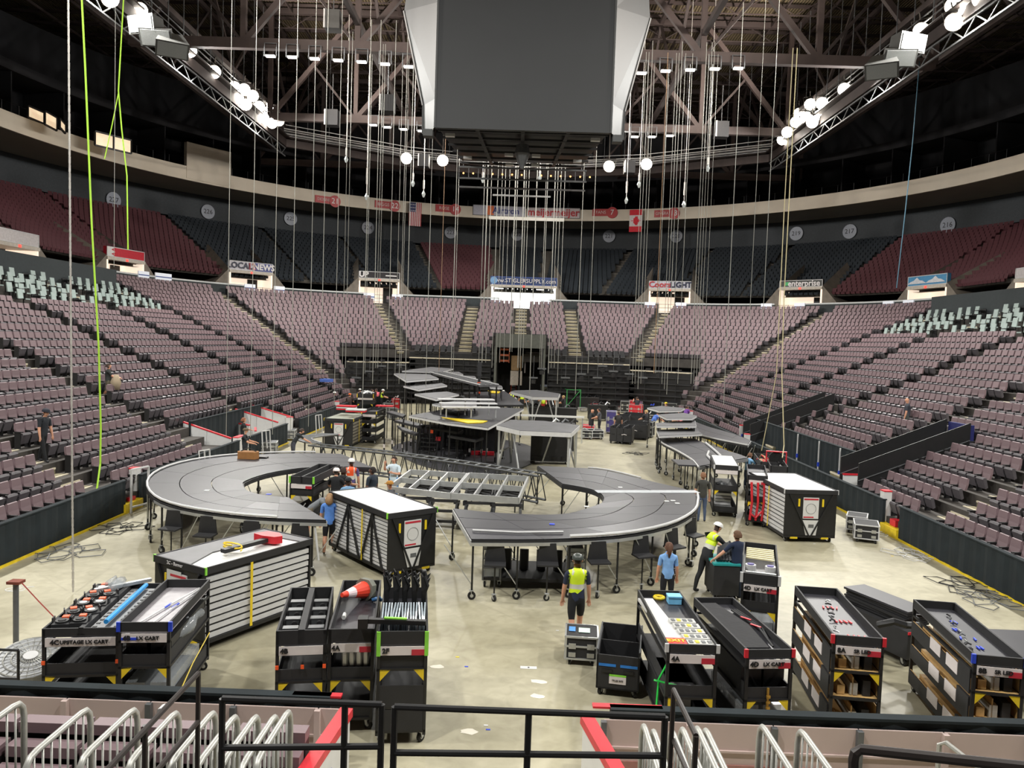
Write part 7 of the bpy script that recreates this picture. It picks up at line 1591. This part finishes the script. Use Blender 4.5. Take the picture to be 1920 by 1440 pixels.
person('person in black tee with white print and white helmet by the farther left drape',at(626,750,60.5),-20,1.85,lean=4,arms=('down','fwd'),top=(26,27,30),bottom=(28,28,30),short=True,hat='helmet')
person('person in light blue tee behind the long tray of red cables on the right',at(1403,850,34.5),-60,1.68,lean=10,arms=('reach','reach'),top=(130,180,220),bottom=(50,60,80),hair=(110,78,56))
# in the stands
def on_row(px,py,i):
    z=TZ(i); p=P(px,py,z=z); return (p.x,p.y,z)
def row_for(px,py):
    best=min(range(NR),key=lambda i:abs(abs(P(px,py,z=TZ(i)).x)-(KX+R(i)-.2)) if CH-TZ(i)>.3 else 99); p=P(px,py,z=TZ(best)); return (p.x,p.y,TZ(best))
person('person in black with dark cap walking down the stairs of the near left stand',row_for(80,866),-100,1.8,lean=8,arms=('down','down'),legs='step',top=(34,38,44),bottom=(24,25,28),hat='cap',hatc=(28,32,44))
person('person in dark tee and shorts carrying a tan sack on the left stand stairs',row_for(203,754),-60,1.8,arms=('fwd','fwd'),legs='step',top=(40,44,42),bottom=(96,90,74),short=True,hair=(60,46,40))
p_=row_for(203,754); m=MB(); m.tube([(0,0,-.35),(0,0,0),(.02,0,.35)],[.16,.24,.1],9); q=m.build('tan_sack',mat('sack_tan',(160,144,120),.85),None,smooth=True,loc=(p_[0]+.38,p_[1]-.05,p_[2]+.95)); tag(q,'tan sack held by the person on the left stand stairs','sack')
person('bald person in dark tee and shorts walking on the right stand stairs',row_for(1698,818),60,1.82,arms=('down','down'),legs='step',top=(58,60,68),bottom=(70,74,70),short=True,hair=(206,152,124),fingers=True)
person('person in teal sitting alone among the far right seats',row_for(1386,674),120,1.75,legs='sit',arms=('fwd','fwd'),top=(34,54,62),bottom=(36,44,50),hair=(200,180,130),fingers=False)
far=[((675,740),66,'person in brown and white helmet by the far left bleachers',(110,90,80),'helmet',None,20,'down'),((696,738),66,'person in black in the far left crew, left of the pink shirt',(34,34,40),None,None,-40,'down'),((706,738),67,'person in pink shirt in the far left crew',(240,110,124),None,None,30,'fwd'),((716,738),66,'person in yellow vest and white helmet in the far left crew',(40,40,44),'helmet',NV,-80,'fwd'),
((957,748),64,'person in yellow vest bending below the orange ladder',(40,44,60),'helmet',NV,-70,'reach'),((960,738),70,'person in yellow vest standing at the orange ladder',(40,44,60),None,NV,0,'up'),((979,738),70,'person in yellow vest at the tunnel doorway, right of the ladder',(36,36,40),None,NV,20,'down'),((943,738),70,'person in black left of the orange ladder',(32,32,36),'helmet',None,-30,'down'),((997,742),67,'person in pale tee right of the tunnel crew',(150,150,156),None,None,60,'fwd'),((1005,740),68,'dark-clothed person with pale cap near the tunnel, leaning',(50,52,58),'helmet',None,-60,'fwd'),((1019,744),66,'person in yellow vest beside a red box near the tunnel',(200,60,60),None,NV,180,'fwd'),
((1058,744),66,'fair-haired person in black working behind the green frame',(44,40,44),None,None,60,'fwd'),((1109,772),54,'bald person in black tee facing another in the far right crew',(38,40,42),None,None,-60,'fwd'),((1125,770),54,'person in grey tee facing the bald one in the far right crew',(84,84,88),None,None,80,'fwd'),((1160,778),53,'dark-clothed person behind the black tubs',(44,40,40),None,None,0,'down'),((1213,772),54,'fair-haired person in black crouched behind the stacked tables',(40,40,44),None,None,30,'fwd'),((1225,768),55,'person in bright blue tee leaning beside the stacked tables',(84,120,200),None,None,-70,'reach'),((1250,755),62,'person in dark red-brown top with a yellow helmet at the far right',(80,50,46),'yhelmet',None,30,'fwd'),((1287,762),60,'person in purple top near the end of the right drape wall',(110,64,150),None,None,-50,'fwd'),((1277,772),54,'person in pale pink top beside the farthest stacked table',(226,130,130),None,None,40,'fwd'),((837,736),55,'person in yellow vest stooping between the raised platforms',(190,180,60),None,NV,-70,'reach'),((655,760),60,'person in orange cap behind the dark crate on the left',(60,44,40),'ocap',None,0,'fwd'),((1195,748),68,'dark-clothed person by the blue wrapped mast',(50,50,56),None,None,10,'up'),((935,728),72,'person in black inside the tunnel opening',(36,38,40),None,None,0,'down'),((1035,742),69,'dark-clothed person right of the tunnel box',(56,54,56),None,None,-20,'down')]
for k,((x,y),Y_,l,top,hat,vest,face,am) in enumerate(far):
    person(l,at(x,y,Y_),face,1.78+.05*math.sin(k*3),lean=35 if am=='reach' else 5,arms=(am,am),top=top,bottom=(34,36,42),hat='helmet' if hat in('helmet','yhelmet') else ('cap' if hat else None),hatc=(240,210,40) if hat=='yhelmet' else (240,110,50) if hat=='ocap' else (232,232,228),vest=vest,hair=(206,152,124) if 'bald' in l and 'facing another' in l else ((190,160,110) if 'fair' in l else (60,46,40)),fingers=False)
# dark bin the crew lean over
m=MB(); m.box(-.3,.3,-.5,.5,.1,1.0); 
o=thing('dark_bin','dark bin with a teal rim between the two crew right of the decks','bin',(P(1350,1105,Y=19.6).x,19.5,0)); MB().box(-.32,.32,-.45,.45,.14,.92).build('body',BLK2,o); MB().box(-.34,.34,-.47,.47,.9,.95).build('teal_rim',mat('teal_rim',(40,150,150),.5),o); [inst(CAS,'caster',o,(sx*.24,sy*.34,-.02)) for sx in (-1,1) for sy in (-1,1)]
m=MB(); 
for q in range(6): m.tube([(-.2+.08*q,-.3,0),(-.1+.05*q,0,.25+.03*q),(.1,.25,.1)],.05,5)
q=m.build('black_clamps',mat('clamp_grey',(60,62,66),.4,.4),None,loc=(o.location.x,19.5,.98)); tag(q,'heap of dark clamps on the bin between the two crew','clamps')
# blue folded chair cloth on the left stand
A=row_for(612,733); o=MB().prism([(-.5,-.3),(.2,-.4),(.5,.2),(-.2,.4)],0,.25).build('blue_tarp',mat('tarp_blue',(80,110,190),.7),None,loc=(A[0],A[1],A[2]+.75)); tag(o,'blue cloth draped over seats at the far end of the left stand','cloth')
A=row_for(552,690); o=MB().tube([(-.3,0,0),(0,0,.25),(.3,0,.05)],[.1,.2,.08],7).build('white_bag',WHT,None,loc=(A[0],A[1],A[2]+.75),smooth=True); tag(o,'white crumpled bag on the left stand seats','bag')

# assorted gear around the far crew area
random.seed(11)
G=[('silver',ALU),('grey',GREY),('black',BLK2),('black',BLK2),('white',WHTP),('red',RED)]
spots=[(x,y) for x,y in ((652,742),(664,748),(688,742),(703,752),(716,760),(728,768),(705,738),(742,762),(690,756),(722,748),(735,780),(715,775))]+[(1092,766),(1104,756),(1116,764),(1128,758),(1142,762),(1150,756),(1166,764),(1186,768),(1206,766),(1214,782),(1190,742),(1222,776),(1236,760),(1246,748),(1256,768),(1266,760),(1130,748),(1098,748)]+[(950,748),(968,756),(985,750),(1000,755),(1012,750),(1030,752),(1045,756)]
for k,(x,y) in enumerate(spots):
    cn_,mm=random.choice(G); A=P(x,y+6,z=0); w_=random.uniform(.5,1.1); h=random.uniform(.4,.95); d=random.uniform(.4,.8); ar='left' if x<800 else ('middle' if x<1060 else 'right')
    o=thing('gear_case',f'small {cn_} gear case among the far crew gear, {ar} cluster, {ordn(k%20)} one','case',A,random.uniform(-.5,.5))
    MB().box(-w_/2,w_/2,-d/2,d/2,.08,h).build('body',mm,o); m=MB()
    for z in (.1,h-.02): m.bar((-w_/2,-d/2-.01,z),(w_/2,-d/2-.01,z),.05); 
    for s_ in (-1,1): m.bar((s_*w_/2,-d/2-.01,.1),(s_*w_/2,-d/2-.01,h),.05)
    m.build('edge_angles',ALU if mm is not ALU else GREY,o); MB().box(-w_*.2,w_*.2,-d/2-.03,-d/2,h*.5,h*.7).build('latch',STEEL,o)
    if k%2: 
        m=MB(); m.tube([(-w_*.3,0,h),(-w_*.1,.1,h+.2),(w_*.15,-.1,h+.12),(w_*.3,.1,h+.25)],.05,5); m.build('cable_heap',random.choice([BLK,GREY,WHTP,BLU]),o)
for k,(x,y,Y_) in enumerate(((668,712,70),(693,700,71),(715,690,71),(1090,705,70),(1120,712,69),(1150,700,70),(1180,705,69),(1205,712,69),(1235,700,68),(1060,712,70),(1000,712,71),(1016,695,71),(752,688,72),(1130,690,71),(1160,688,71))):
    A=P(x,y,Y=Y_); o=thing('moving_light',f'dark moving light hanging over the far bleachers, {ordn(k)} of the row','light',A,0,'moving lights over the far bleachers'); MB().tube([(0,0,-.35),(0,0,0),(0,0,.1)],[.2,.24,.1],8).build('head',BLK2,o); MB().box(-.4,.4,-.2,.2,.12,.24).build('base',GREY,o); MB().tube([(0,0,.2),(0,0,2.2)],.02,4).build('hanger',GREY,o)
_long=[o.name+': '+o['label'] for o in C.objects if 'label' in o.keys() and o.parent is None and not 4<=len(o['label'].split())<=16]
if _long: print('LONGLABELS',_long[:20])
